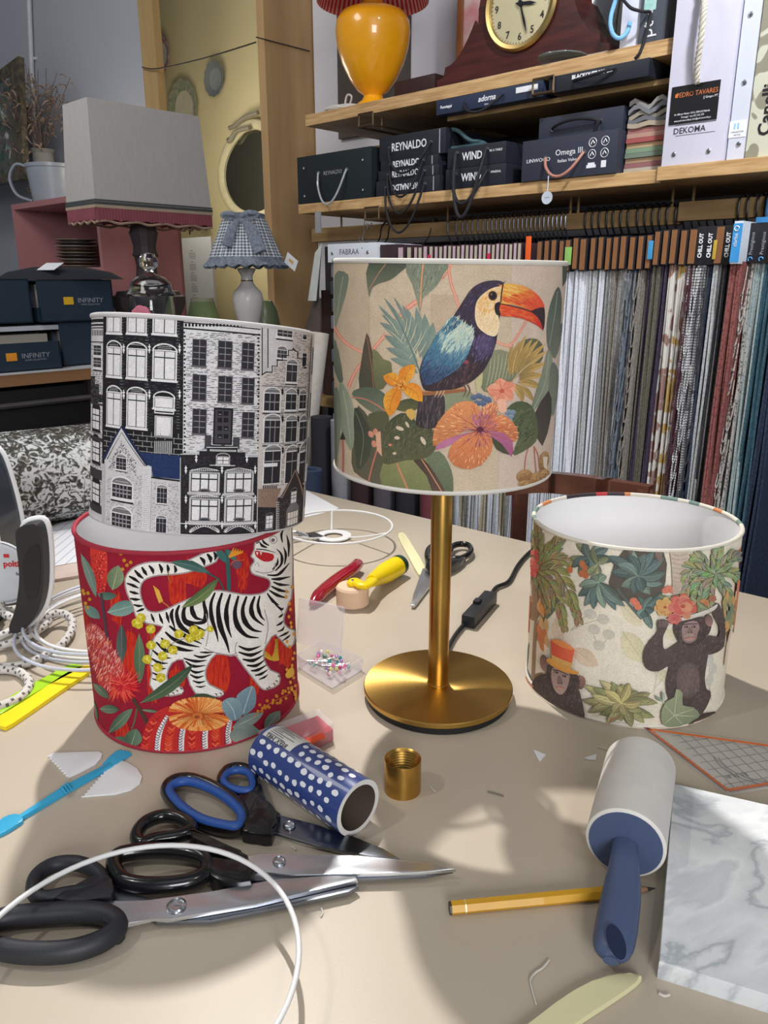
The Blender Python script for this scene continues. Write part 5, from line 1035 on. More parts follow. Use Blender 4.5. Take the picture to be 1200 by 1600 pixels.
tube(b, smoothpath(q, 3), .003, 6); tube(b, smoothpath([R(cu-.13, .03, ZS+.01), R(cu-.12, .03, ZS+.05), R(cu-.10, .03, ZS+.045), R(cu-.11, .03, ZS+.01), R(cu-.02, .05, ZS+.006)], 6), .003, 6)
obj('cord', b, mat('white flex', (222, 220, 216), .5), t, 'coiled white flex')
# clock
M_mah = mat('mahogany', (78, 34, 30), .28, scale=10, c2=(52, 22, 20), stretch=(1, 1, 9), coat=.5)
ck = thing('mantel_clock', R(.03, 0, ZS), 'dark mahogany mantel clock with round brass-rimmed face on the top shelf', 'clock', None, RZ)
cx, cz = hw(815, 6, .06)[0], hw(815, 6, .06)[2]
pr = []; 
LW, RW = -.19, .255
pr += [(LW-.005, ZS+.0), (RW+.005, ZS+.0), (RW+.005, ZS+.03), (RW-.015, ZS+.035), (RW-.02, ZS+.055)]
for k in range(9): s_ = k/8; pr.append((RW-.035-s_*(RW-.035-cx-.125), ZS+.058+.06*s_**1.9+.02*s_))
for k in range(15): a = radians(-8+196*k/14); pr.append((cx+.117*cos(a), cz+.117*sin(a)))
for k in range(9): s_ = 1-k/8; pr.append((LW+.035+s_*(cx-.125-LW-.035), ZS+.058+.06*s_**1.9+.02*s_))
pr += [(LW+.02, ZS+.055), (LW+.015, ZS+.035), (LW-.005, ZS+.03)]
b = B(); prism(b, [R(u, .06, z) for u, z in pr], NW*-.12); 
bmesh.ops.recalc_face_normals(b, faces=b.faces[:]); obj('case', b, M_mah, ck, smooth=25)
b = B(); rbox(b, LW-.012, RW+.012, -.07, .075, ZS+.0, ZS+.014, bev=.003); obj('plinth', b, M_mah, ck, smooth=20)
C_ = R(cx, .06, cz); b = B(); lathe(b, [(.078, 0), (.09, 0), (.093, .006), (.088, .012), (.08, .01), (.078, .004)], C_, 56, M=MU); obj('bezel', b, mat('brass', (196, 170, 112), .35, metal=1), ck, 'brass bezel')
b = B(); lathe(b, [(0, .002), (.079, .002), (.079, 0)], C_, 56, M=MU); obj('dial', b, mat('aged silver dial', (206, 196, 160), .35, metal=.35, scale=8), ck)
b = B()
for h_ in range(1, 13):
    a = radians(90-30*h_); text(b, str(h_), C_+DU*(.064*cos(a))+Vector((0, 0, .064*sin(a)))+NW*.0026, MU, .02, bold=.0004)
for k in range(60):
    a = radians(6*k); p_ = C_+NW*.0026; d_ = DU*cos(a)+Vector((0, 0, sin(a))); tube(b, [p_+d_*.074, p_+d_*.077], .0005, 4)
obj('numerals', b, mat('dark numerals', (46, 42, 40), .5), kid(ck, 'dial'))
b = B(); 
for a, l, w_ in ((-9, .042, .003), (-72, .066, .0022)):
    d_ = DU*cos(radians(a))+Vector((0, 0, sin(radians(a)))); s_ = DU*-sin(radians(a))+Vector((0, 0, cos(radians(a)))); p_ = C_+NW*.005
    prism(b, [p_-d_*.012-s_*w_*.5, p_+d_*l*.6-s_*w_*1.2, p_+d_*l, p_+d_*l*.6+s_*w_*1.2, p_-d_*.012+s_*w_*.5], NW*.0008)
lathe(b, [(.006, 0), (.006, .004), (0, .004)], C_+NW*.003, 14, M=MU); obj('clock_hands', b, mat('blued steel', (40, 42, 50), .3, metal=.6), kid(ck, 'dial'))
# flat dark case left of the clock, frame behind, silver pot, bags
b = B(); rbox(b, cu+.075, LW-.02, -.1, .05, ZS, ZS+.052, bev=.003); single('wooden_case', b, mat('dark wood case', (50, 30, 30), .4, scale=10), R(-.3, 0, ZS), 'low dark wooden case between the yellow lamp and the clock', 'case', rz=RZ)
fr = thing('picture_frame', R(-.13, -.12, ZS), 'slim wooden picture frame leaning behind the left side of the clock', 'picture', None, RZ)
b = B(); rbox(b, -.285, -.268, -.14, -.125, ZS, 1.4, bev=.002); rbox(b, -.12, -.105, -.14, -.125, ZS, 1.4, bev=.002); rbox(b, -.285, -.105, -.14, -.125, 1.38, 1.4); obj('frame', b, mat('frame wood', (134, 82, 50), .4), fr)
b = B(); rbox(b, -.27, -.118, -.138, -.132, ZS, 1.385); obj('picture', b, mat('framed print', (196, 190, 186), .5, c2=(180, 90, 96), scale=14), fr)
t = thing('silver_pot', R(.2, -.11, ZS), 'polished silver pot standing behind the right shoulder of the clock', 'pot', None, RZ)
pc = R(hw(925, 30, -.12)[0]-.02, -.12, ZS); b = B(); lathe(b, [(0, 0), (.06, 0), (.062, .012), (.05, .02), (.08, .05), (.1, .1), (.105, .16), (.09, .2), (.075, .215), (.085, .23), (.08, .232), (0, .2)], pc, 44); obj('body', b, mat('silver', (206, 212, 210), .12, metal=1), t)
b = B(); tube(b, smoothpath([pc+DU*.1+Vector((0, 0, .06)), pc+DU*.15+Vector((0, 0, .1)), pc+DU*.14+Vector((0, 0, .18)), pc+DU*.095+Vector((0, 0, .19))], 6), .007, 8); obj('handle', b, MATS['silver'], t)
b = B(); pts = [R(hw(x, y, .1)[0], .1, ZS+.003) for x, y in ((830, 0), (900, 0))]
gu = hw(870, 95, .1)[0]; n0 = 24; ring = [(gu+.052*cos(2*pi*k/n0), .08+.055*sin(2*pi*k/n0)) for k in range(n0)]
prism(b, [R(u, w_, ZS+.0145+.01*abs(u-gu)) for u, w_ in ring], .003, bev=.001); single('glass_disc', b, mat('green glass sheet', (186, 200, 196), .1, trans=.8, noise=.0), R(gu, .08, ZS), 'thin glass dish lying at the front edge of the top shelf below the clock', 'dish')
bb = thing('paper_bag', R(.32, .0, ZS), 'narrow white bag with light blue cord handle beside the clock', 'bag', None, RZ)
x0, x1 = hw(967, 80, .09)[0], hw(998, 78, .09)[0]; b = B(); rbox(b, x0, x1, -.12, .09, ZS, 1.2, bev=.002); obj('bag_body', b, mat('white bag', (214, 218, 232), .5, noise=.01), bb, smooth=20)
P = [R(*hw(x, y, .1+o)) for x, y, o in ((975, -30, .0), (962, 0, .015), (954, 30, .03), (957, 52, .035), (968, 60, .03), (980, 50, .015), (984, 36, 0))]; b = B(); tube(b, smoothpath(P, 6), .0042, 8); obj('bag_handle', b, mat('light blue cord', (120, 176, 220), .5), bb, 'light blue cord handle')
bg = thing('sample_book', R(.4, .0, ZS), 'dark grey upright sample book with two large white letters beside the white bag', 'sample book', None, RZ)
x2 = hw(1037, 72, .1)[0]; b = B(); rbox(b, x1+.002, x2, -.1, .1, ZS, 1.2, bev=.002); obj('cover', b, mat('graphite card', (74, 78, 88), .5, noise=.02), bg, smooth=20)
b = B(); c = hw(1012, 47, .1); text(b, 'pt', R(c[0], .1006, c[2]), MU @ Matrix.Rotation(pi/2, 3, 'Z'), .034); obj('lettering', b, M_txt, bg); c = hw(1018, 5, .1); b = B(); rbox(b, c[0]-.014, c[0]+.01, .1, .1006, c[2]-.012, c[2]+.03); obj('holo_sticker', b, mat('teal sticker', (110, 180, 170), .3, scale=60, c2=(180, 206, 200)), bg, 'small teal sticker')
P = [R(*hw(x, y, .1+o)) for x, y, o in ((968, -8, .02), (985, 12, .03), (1005, 18, .02), (1016, 20, 0), (1013, 40, .012), (1008, 60, .02), (1000, 82, .03), (992, 92, .03))]; b = B(); tube(b, smoothpath(P, 6), .003, 8); obj('cord_handle', b, M_cordb, bg)
eyelets(bg, [(hw(1017, 19, .1)[0], hw(1017, 19, .1)[2])], .1, .005)
# ---------------------------------------------------------------- hangers
M_hookb = mat('black wire hook', (24, 24, 28), .4); M_hooks = mat('bright wire hook', (190, 200, 214), .2, metal=1)
def weave_mat(name, c, c2, kind='plain'):
    def fn(nt, b_):
        tc = nt.nodes.new('ShaderNodeTexCoord'); r = nt.nodes.new('ShaderNodeValToRGB'); r.color_ramp.elements[0].color = (*lin(c2), 1); r.color_ramp.elements[1].color = (*lin(c), 1)
        if kind == 'plain': n = nt.nodes.new('ShaderNodeTexNoise'); n.inputs['Scale'].default_value = 260; src = 'Fac'; r.color_ramp.elements[0].position = .35; r.color_ramp.elements[1].position = .6
        elif kind == 'dots': n = nt.nodes.new('ShaderNodeTexVoronoi'); n.inputs['Scale'].default_value = 190; src = 'Distance'; r.color_ramp.elements[0].position = .25; r.color_ramp.elements[1].position = .5
        elif kind == 'patch': n = nt.nodes.new('ShaderNodeTexNoise'); n.inputs['Scale'].default_value = 34; src = 'Fac'; r.color_ramp.elements[0].position = .50; r.color_ramp.elements[1].position = .53
        else: n = nt.nodes.new('ShaderNodeTexWave'); n.bands_direction = 'Z'; n.inputs['Scale'].default_value = 60; n.inputs['Distortion'].default_value = 1.5; src = 'Fac'; r.color_ramp.elements[0].position = .3; r.color_ramp.elements[1].position = .6
        nt.links.new(tc.outputs['Object'], n.inputs['Vector']); nt.links.new(n.outputs[src], r.inputs[0]); nt.links.new(r.outputs[0], b_.inputs['Base Color'])
    return node_mat(name, fn, .9, spec=.15)
def hanger(u, pitch, top, h, head, fab, zb, label, group, hook, name='fabric_hanger', strip=None, sheets=4, loops=None, seed=0, hz_=.52, wf=.2, text_=None, lean=0.0):
    rr = random.Random(seed); t = thing(name, R(u, 0, top-h), label, 'fabric hanger', group, RZ)
    th = pitch*.40
    b = B(); rbox(b, u-th, u+th, -.2, wf, top-h, top, bev=.0006); obj('header', b, head, t, smooth=20)
    if strip: b = B(); rbox(b, u-th*.86, u+th*.52, wf, wf+.0012, top-h+.002, top-.002); obj('end_strip', b, strip, kid(t, 'header'), smooth=0)
    r = .018; P = [R(u, 0, top-.001), R(u, .004, top+.012), R(u, .008, hz_-.012)]
    for k in range(9): a = radians(-10+25*k); P.append(R(u+.001*k*.6, r*cos(a)*1.05-.008, hz_+.008+r*sin(a)*1.15))
    P = [R(u, 0, top-.001), R(u, .002, top+.01), R(u, .018, hz_-.02), R(u, .0205, hz_), R(u, .019, hz_+.014), R(u, .010, hz_+.0225), R(u, -.004, hz_+.0235), R(u, -.016, hz_+.016), R(u, -.019, hz_+.004)]
    b = B(); P = [q+NW*(.018 if hz_ > .52 else 0) for q in P[:0]]+[P[0]]+[q+NW*(.018 if hz_ > .52 else 0) for q in P[1:]]; tube(b, smoothpath(P, 3), .0019, 6, up=DU); obj('hook', b, hook, t)
    if fab is None: return t
    fm = fab if isinstance(fab, (list, tuple)) else [fab]
    b = B(); nz, nw = 16, 5; zt = top-h+.004
    for s_ in range(sheets):
        uo = u + (s_-(sheets-1)/2)*pitch*.8/max(1, sheets-1)*(.86); ph = rr.uniform(0, 6); am = pitch*.13; z_end = zb + (loops and s_*loops or rr.uniform(-.03, .03)); f_ = rr.uniform(7, 11)
        tk = pitch*.8/sheets*.95; wfr = wf-.005-rr.uniform(0, .012); grid = []
        for i in range(nz+1):
            z = zt+(z_end-zt)*i/nz; k = min(1, i/4)
            grid.append([(uo+k*am*sin(z*f_+ph)+k*am*.7*sin(wq*24+ph*2+z*2)+lean*(zt-z)*.5, wq + (k*.006*sin(z*9+ph) if wq > 0 else 0), z) for wq in [wfr-(wfr+.19)*j/nw for j in range(nw+1)]])
        V = [[b.verts.new(R(a-tk/2, w_, z)) for a, w_, z in row] for row in grid]; V2 = [[b.verts.new(R(a+tk/2, w_, z)) for a, w_, z in row] for row in grid]
        mi = s_ % len(fm)
        for i in range(nz):
            for j in range(nw):
                for G_, fl in ((V, 0), (V2, 1)):
                    q = (G_[i][j], G_[i+1][j], G_[i+1][j+1], G_[i][j+1]); f = b.faces.new(q if fl else q[::-1]); f.material_index = mi
            f = b.faces.new((V[i][0], V[i+1][0], V2[i+1][0], V2[i][0])); f.material_index = mi
            f = b.faces.new((V[i][-1], V2[i][-1], V2[i+1][-1], V[i+1][-1])); f.material_index = mi
        for j in range(nw):
            f = b.faces.new((V[-1][j], V2[-1][j], V2[-1][j+1], V[-1][j+1])); f.material_index = mi
    if loops:                                 # waterfall edges: cut lengths folded up at different heights
        k = 0; z = zt-.06
        while z > zb:
            uo = u+rr.uniform(-.25, .25)*pitch; wq = wf+.001+rr.uniform(0, .004)
            q = [R(uo-.0035, wq, z+.05), R(uo-.003, wq+.004, z+.012), R(uo, wq+.006, z), R(uo+.003, wq+.004, z+.012), R(uo+.0035, wq, z+.05)]
            n0 = len(b.faces); tube(b, smoothpath(q, 3), .0012, 5); mark(b, n0, len(fm)-1); z -= loops
    obj('fabric', b, fm, t, smooth=60)
    return t
M_brown = mat('brown header strip', (136, 92, 58), .55, scale=20, stretch=(3, 3, 1)); M_hblack = mat('black header card', (28, 28, 34), .45)
FB = dict(white=weave_mat('white sheer', (222, 224, 230), (200, 204, 212)), grey=weave_mat('grey linen', (152, 152, 152), (122, 122, 124)), lgrey=weave_mat('pale grey linen', (188, 190, 190), (158, 160, 162)), taupe=weave_mat('taupe linen', (140, 134, 126), (112, 106, 100)),
  olive=weave_mat('olive cloth', (106, 104, 92), (86, 84, 74)), navy=weave_mat('navy cloth', (52, 62, 82), (36, 44, 60)), plum=weave_mat('plum cloth', (74, 64, 82), (56, 48, 64)), mustard=weave_mat('mustard patch cloth', (178, 148, 92), (206, 202, 196), 'patch'), flor=weave_mat('floral cloth', (150, 120, 112), (206, 202, 196), 'patch'),
  net=weave_mat('white net', (206, 206, 208), (120, 120, 124), 'wave'), redst=weave_mat('rust boucle', (136, 84, 80), (108, 62, 60), 'dots'), tweed=weave_mat('grey tweed', (170, 166, 160), (92, 92, 94), 'dots'), seaf=weave_mat('sea grey cloth', (156, 168, 168), (128, 142, 144)), teal=weave_mat('teal cloth sheet', (62, 92, 104), (46, 70, 82)),
  dark=weave_mat('charcoal cloth', (70, 70, 76), (50, 50, 56)), wine=weave_mat('wine cloth', (86, 54, 62), (64, 42, 50)), blue=weave_mat('slate blue cloth', (112, 120, 132), (86, 94, 106)), pink=weave_mat('dusty pink cloth', (196, 160, 160), (166, 130, 134)), cream=weave_mat('cream cloth', (196, 186, 164), (166, 156, 136)))
xs = [842, 853, 864, 876, 886, 898, 910, 925, 937, 949, 960, 972, 986, 999, 1012, 1024, 1037, 1050, 1065, 1080]
tops = {0: .463, 1: .463, 2: .465, 3: .465, 4: .465}
fabs = ['white', 'white', 'white', 'white', 'white', 'white', 'white', 'lgrey', 'white', 'grey', 'taupe', 'grey', ['grey', 'blue'], 'taupe', ['olive', 'plum'], 'olive', ['plum', 'navy'], 'flor', 'mustard', ['net', 'wine']]
us = [hw(x, 400, .2)[0] for x in xs]
names_ = {'white': 'white sheer', 'lgrey': 'pale grey', 'grey': 'grey linen', 'taupe': 'taupe linen', 'olive': 'olive', 'plum': 'plum and navy', 'flor': 'faded floral', 'mustard': 'mustard patchwork', 'net': 'white net and wine'}
for i, x in enumerate(xs):
    f = fabs[i]; ff = [FB[k] for k in (f if isinstance(f, list) else [f])]; pitch = (us[i+1]-us[i]) if i < len(xs)-1 else .022
    top = .468 if i < 5 else (.470 if i < 15 else .478); nb = f[0] if isinstance(f, list) else f
    hanger(us[i]+.002, pitch, top+.001*(i % 3), .063, M_hblack, ff, -.62, 'brown-edged hanger with %s fabric on the rail, %s' % (names_[nb], ('behind the orange tag' if i < 4 else 'with a green tag' if i == 4 else ['beside the green tag', 'left part of the brown-edged row', 'middle of the brown-edged row', 'just left of the blue tag', 'right of the blue tag'][min(4, (i-5)//3)])),
           'brown-edged fabric hangers on the wooden rail', M_hookb, strip=M_brown, sheets=4, seed=i, loops=.03 if i in (12, 13, 19) else None, wf=.2)
# black lettered headers and the coloured pair at the right
right = [(1094, 'net', 'CHILL OUT', 'black header lettered in white, first after the brown row, over white net', 1), (1108, 'navy', 'CHILL OUT', 'black header lettered in white, second after the brown row, over navy cloth', 1), (1124, 'lgrey', None, 'brown-edged hanger with yellow tag between the black lettered headers', 0), (1136, 'dark', 'CHILL OUT', 'black header lettered in white left of the bright blue folder', 1)]
for i, (x, f, tx, lb, s_) in enumerate(right):
    u = hw(x, 395, .2)[0]; t = hanger(u, .0235, .482, .066, M_hblack, [FB[f], FB['dark' if f == 'navy' else f]], -.62, lb, 'hangers with black lettered headers', M_hookb, strip=None if s_ else M_brown, seed=40+i, loops=.035 if f in ('navy', 'net') else None, hz_=.525)
    if tx: b = B(); text(b, tx, R(u, .2012, .449), MU @ Matrix.Rotation(pi/2, 3, 'Z'), .0098, bold=.0004, sx=.85); obj('lettering', b, M_txt, kid(t, 'carton') if kid(t, 'carton') is not t else kid(t, 'header'))
u = hw(1157, 380, .2)[0]
t = hanger(u+.006, .019, .486, .07, mat('pale folder edge', (206, 214, 226), .5), [FB['redst']], -.62, 'bright blue and white folder header over rust red boucle cloth', None, mat('white hook', (214, 218, 224), .4), seed=50, wf=.235, sheets=4, hz_=.525)
b = B(); rbox(b, u-.002, u+.013, .235, .2365, .419, .482); obj('front_panel', b, mat('bright blue card', (64, 150, 214), .4), t, 'bright blue front panel'); b = B(); text(b, 'clarke', R(u+.004, .237, .455), MU @ Matrix.Rotation(pi/2, 3, 'Z'), .009); pts = [R(u+.004+.004*cos(k*.7), .237, .474+.004*sin(k*.7)) for k in range(9)]; tube(b, pts, .0009, 4, closed=True, up=NW); obj('lettering', b, M_txt, kid(t, 'carton') if kid(t, 'carton') is not t else kid(t, 'header'))
more = [(1172, 'tweed', 'black header with blue mark right of the bright blue folder, over grey tweed'), (1189, 'seaf', 'black header with blue mark near the right edge, over sea grey cloth'), (1206, 'teal', 'black header at the right picture edge, over teal cloth'), (1226, 'navy', 'black header beyond the right picture edge, over navy cloth')]
for i, (x, f, lb) in enumerate(more):
    u = hw(x, 385, .2)[0]; t = hanger(u+.002, .0255, .484, .066, M_hblack, [FB[f], FB['tweed' if i == 0 else f]], -.62, lb, 'hangers with black lettered headers', M_hookb if i else M_hookb, seed=60+i, sheets=5, loops=.022 if i == 0 else None, hz_=.525)
    if i < 2: b = B(); text(b, 'Prestigious', R(u+.003, .2012, .450), MU @ Matrix.Rotation(pi/2, 3, 'Z'), .0085, mi=0); tube(b, [R(u+.003+.0035*cos(k*.7), .2015, .424+.0035*sin(k*.7)) for k in range(7)], .0009, 4, up=NW, mi=1); obj('lettering', b, [M_txtg, mat('blue ink', (80, 160, 220), .5)], t)
u = hw(1186, 350, .12)[0]; b = B(); rbox(b, hw(1180, 350, .1)[0], hw(1215, 350, .1)[0], .0, .1, .486, .500, bev=.001); tube(b, smoothpath([R(u-.01, .05, .5), R(u-.012, .05, .53), R(u-.008, .03, .565), R(u+.002, .0, .57)], 5), .0035, 8)
single('display_hanger', b, [mat('blue plastic', (60, 130, 190), .4)], R(u, .05, .486), 'pale blue plastic hanger riding above the black headers at the right edge', 'hanger')
# small coloured tags between headers
def tag_(x, y0, y1, w_, c, lb):
    a, d_ = hw(x, y0, .205), hw(x, y1, .205); b = B(); rbox(b, a[0]-w_/2, a[0]+w_/2, .203, .2045, d_[2], a[2], bev=.0003)
    single('index_tag', b, mat('tag '+lb.split()[0], c, .5), R(a[0], .204, d_[2]), lb, 'tag', rz=RZ)
tag_(826, 369, 408, .013, (236, 98, 40), 'orange tag standing between the pink hangers and the brown hangers'); tag_(888, 386, 414, .015, (140, 190, 100), 'green tag clipped to the brown-edged hangers beside the shade'); tag_(1017, 376, 405, .010, (70, 150, 200), 'blue tag clipped among the brown-edged hangers'); tag_(1118, 375, 405, .006, (190, 160, 60), 'yellow tag between two black lettered headers')
# pink-edged hangers in the shade behind the toucan lamp
M_pinkh = [mat('pale pink header', (196, 170, 176), .6), mat('pale beige header', (186, 176, 158), .6)]; M_dh = mat('dark wine header', (58, 40, 46), .6)
px = [627, 640, 650, 657, 665, 674, 682, 689, 696] + [703+6.8*k for k in range(17)]
pu = [hw(x, 400, .2)[0] for x in px]
for i, x in enumerate(px):
    pitch = max(.009, (pu[i+1]-pu[i]) if i < len(px)-1 else .012)
    hanger(pu[i], pitch*.95, .467-.0006*(i % 4), .058, M_dh, [FB[['white', 'lgrey', 'white', 'cream', 'grey'][i % 5]]], -.62, 'narrow %s-edged hanger behind the toucan lamp shade, silver hook' % ('pink' if i % 2 == 0 else 'beige'), 'pink and beige edged hangers behind the toucan shade' + (', pink ones' if i % 2 == 0 else ', beige ones'), M_hooks, strip=M_pinkh[i % 2], sheets=2, seed=100+i)
for x in (672, 765):
    u = hw(x, 400, .2)[0]; b = B(); rbox(b, u-.004, u+.004, .203, .2045, .425, .446); single('index_tag', b, mat('pink tag', (206, 50, 90), .5), R(u, .204, .425), 'small bright pink tag among the pale hangers, %s' % ('left one' if x == 672 else 'right one'), 'tag', rz=RZ)
# white header box, wine sample, dark hooks at the left end of the rail
t = thing('fabric_hanger', R(-.35, .1, .43), 'white header box with grey lettering at the left end of the rail', 'fabric hanger', None, RZ)
fu0, fu1 = hw(512, 390, .2)[0], hw(588, 390, .2)[0]; b = B(); rbox(b, fu0, fu1, .02, .2, .434, .480, bev=.001); obj('header', b, mat('white header card', (214, 218, 226), .5, noise=.01), t, smooth=20)
b = B(); rtext(b, 'FABRAA', (fu0+fu1)/2-.008, .2006, .459, .02); rtext(b, 'R', (fu0+fu1)/2+.04, .2006, .467, .006); obj('lettering', b, mat('grey print', (110, 112, 122), .5), t); b = B(); rtext(b, 'colours', fu1-.025, .2006, .442, .007); obj('small_lettering', b, mat('pink print', (200, 150, 180), .5), t)
studs(t, [(fu0+.018, .457), (fu1-.03, .457)], .2)
for i in range(11):
    z = .432-.045*i; b = B(); rbox(b, fu0+.0, fu1-.01, .03, .19+.004*(i % 2), z-.036, z, bev=.004); obj('swatch', b, mat('swatch %d' % (i % 3), [(112, 118, 132), (58, 62, 74), (84, 88, 100)][i % 3], .9), t)
b = B()
for u in (fu0+.03, fu0+.06): tube(b, smoothpath([R(u, .05, .48), R(u, .03, .5), R(u, .022, .53), R(u, 0, .545), R(u, -.02, .53)], 4), .002, 6)
obj('hook', b, M_hookb, t)
t = thing('fabric_hanger', R(-.22, .1, .43), 'dark wine sample pack beside the white header box', 'fabric hanger', None, RZ); b = B(); rbox(b, fu1+.004, hw(622, 390, .19)[0], 0, .19, .40, .474, bev=.001); obj('header', b, M_dh, t); b = B(); rbox(b, fu1+.006, fu1+.07, .0, .18, -.5, .40, bev=.004); obj('fabric', b, FB['dark'], t)
b = B(); tube(b, smoothpath([R(fu1+.02, .05, .474), R(fu1+.02, .02, .5), R(fu1+.02, .0, .545), R(fu1+.02, -.02, .53)], 4), .002, 6); obj('hook', b, M_hooks, t)
b = B(); rr = random.Random(4); P = [R(-.49+rr.uniform(-.025, .025), rr.uniform(-.02, .03), .505+rr.uniform(-.015, .045)) for _ in range(26)]; tube(b, smoothpath(P, 4), .0014, 5); single('wire_tangle', b, mat('clear thread', (176, 170, 168), .3), R(-.49, 0, .5), 'tangle of thin clear thread hung on the rail above the white header box', 'thread')
t_ = R(*hw(496, 340, .13)); b = B(); rbox(b, hw(492, 340, .14)[0], hw(500, 340, .14)[0], .135, .14, .515, .571); single('price_tag', b, mat('clear tag', (150, 150, 152), .3), t_, 'small translucent tag hanging under the left end of the lower shelf', 'tag', rz=RZ)
# rolls leaning at the left under the shelf
def roll(x0, y0, x1, y1, w0, w1, r, c, lb, core=True):
    A, C = R(*hw(x0, y0, w0)), R(*hw(x1, y1, w1)); d_ = C-A; M = d_.to_track_quat('Z', 'Y').to_matrix(); b = B()
    lathe(b, [(r*.45, 0), (r, 0), (r, d_.length), (r*.45, d_.length), (r*.45, 0)], A, 28, M=M); return single('fabric_roll', b, mat('roll '+lb.split()[0]+' '+lb.split()[1], c, .9, scale=60), A, lb, 'fabric roll')
roll(440, 700, 508, 470, .12, .05, .035, (120, 108, 100), 'mushroom brown fabric roll leaning against the left end of the rail'); roll(470, 760, 500, 520, .28, .2, .026, (196, 188, 178), 'pale cream fabric roll leaning below the white header box')
roll(486, 820, 487, 733, .35, .35, .028, (64, 76, 104), 'navy blue fabric roll standing upright behind the table edge')
b = B(); hexa(b, [R(*hw(481, 470, .16)), R(*hw(494, 470, .16)), R(*hw(498, 470, .1)), R(*hw(486, 470, .1)), R(*hw(492, 395, .16)), R(*hw(503, 380, .16)), R(*hw(503, 380, .1)), R(*hw(494, 395, .1))])
single('card_sheet', b, mat('pale card sheet', (196, 200, 196), .6), R(*hw(490, 470, .12)), 'pale card sheet slipped beside the plywood partition', 'card')
# low shelf with dark bolts behind the table
b = B(); rbox(b, -.6, .1, -.2, .16, .035, .06, bev=.002); single('low_shelf', b, M_batten, R(-.2, 0, .03), 'low brown shelf board behind the table under the toucan shade', 'shelf', rz=RZ, smooth=0)
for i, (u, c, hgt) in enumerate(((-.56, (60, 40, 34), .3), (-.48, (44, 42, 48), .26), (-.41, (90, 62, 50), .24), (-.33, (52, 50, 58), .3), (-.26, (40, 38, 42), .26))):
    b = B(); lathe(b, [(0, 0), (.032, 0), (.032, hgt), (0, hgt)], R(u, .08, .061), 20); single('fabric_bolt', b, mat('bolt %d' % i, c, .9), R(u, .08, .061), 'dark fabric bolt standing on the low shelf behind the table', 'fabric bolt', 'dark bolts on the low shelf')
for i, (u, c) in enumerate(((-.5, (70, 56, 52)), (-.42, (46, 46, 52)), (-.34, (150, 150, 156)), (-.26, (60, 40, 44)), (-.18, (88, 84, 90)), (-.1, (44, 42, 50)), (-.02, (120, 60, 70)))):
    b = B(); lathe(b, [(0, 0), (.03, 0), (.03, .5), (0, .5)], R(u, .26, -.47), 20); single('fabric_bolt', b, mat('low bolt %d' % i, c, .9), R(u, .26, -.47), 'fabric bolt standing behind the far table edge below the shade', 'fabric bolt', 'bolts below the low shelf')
# ================================================================= left side of the shop
MV = frame_from(-NW, (0, 0, 1))               # a face looking along +u
zc = hu(70, 578, -.97)[2]                     # counter top
def ubox(b, P, mi=0, bev=0): rbox(b, *P, mi=mi, bev=bev)
t = thing('counter', R(-1.4, .8, -TZ), 'long wooden counter along the left wall with dark open shelves below', 'counter', None, RZ)
b = B(); rbox(b, -2.6, -.955, .58, 1.9, zc-.035, zc-.004, bev=.002); rbox(b, -2.6, -.80, -.02, .58, zc-.035, zc-.004, bev=.002); obj('counter_top', b, mat('brown counter edge', (150, 110, 76), .5, scale=10, stretch=(4, 1, 1)), t, smooth=0)
b = B(); rbox(b, -2.6, -.953, .58, 1.9, zc-.004, zc); rbox(b, -2.6, -.80, -.02, .58, zc-.004, zc); obj('top_sheet', b, mat('pale counter sheet', (196, 196, 198), .5), t, smooth=0)
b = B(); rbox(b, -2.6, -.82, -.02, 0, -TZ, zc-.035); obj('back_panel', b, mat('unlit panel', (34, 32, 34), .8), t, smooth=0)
for w_ in (.05, .62, 1.3): b = B(); rbox(b, -1.0, -.97, w_, w_+.03, -TZ, zc-.035); obj('leg', b, mat('dark post', (44, 38, 36), .7), t, smooth=0)
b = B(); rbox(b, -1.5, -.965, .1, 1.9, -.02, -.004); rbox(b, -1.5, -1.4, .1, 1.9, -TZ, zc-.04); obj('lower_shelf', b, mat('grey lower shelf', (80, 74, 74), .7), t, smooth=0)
b = B(); tube(b, [R(-.96, .1, zc-.085), R(-.96, 1.9, zc-.085)], .008, 8); obj('rail', b, mat('steel rail dull', (96, 92, 96), .4, metal=.5), t)
for i, (w0, w1, h, c) in enumerate(((1.25, 1.6, .1, (30, 34, 46)), (.95, 1.18, .13, (74, 66, 84)), (.6, .9, .11, (26, 24, 26)))):
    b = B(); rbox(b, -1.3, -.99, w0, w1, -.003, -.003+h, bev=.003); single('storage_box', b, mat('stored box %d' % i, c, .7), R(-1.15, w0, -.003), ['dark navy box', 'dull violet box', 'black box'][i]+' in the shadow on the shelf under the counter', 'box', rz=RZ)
M_inf = mat('petrol navy card', (34, 50, 66), .5, noise=.03); M_yl = mat('yellow label', (222, 176, 40), .5); M_or = mat('orange label', (232, 150, 44), .5)
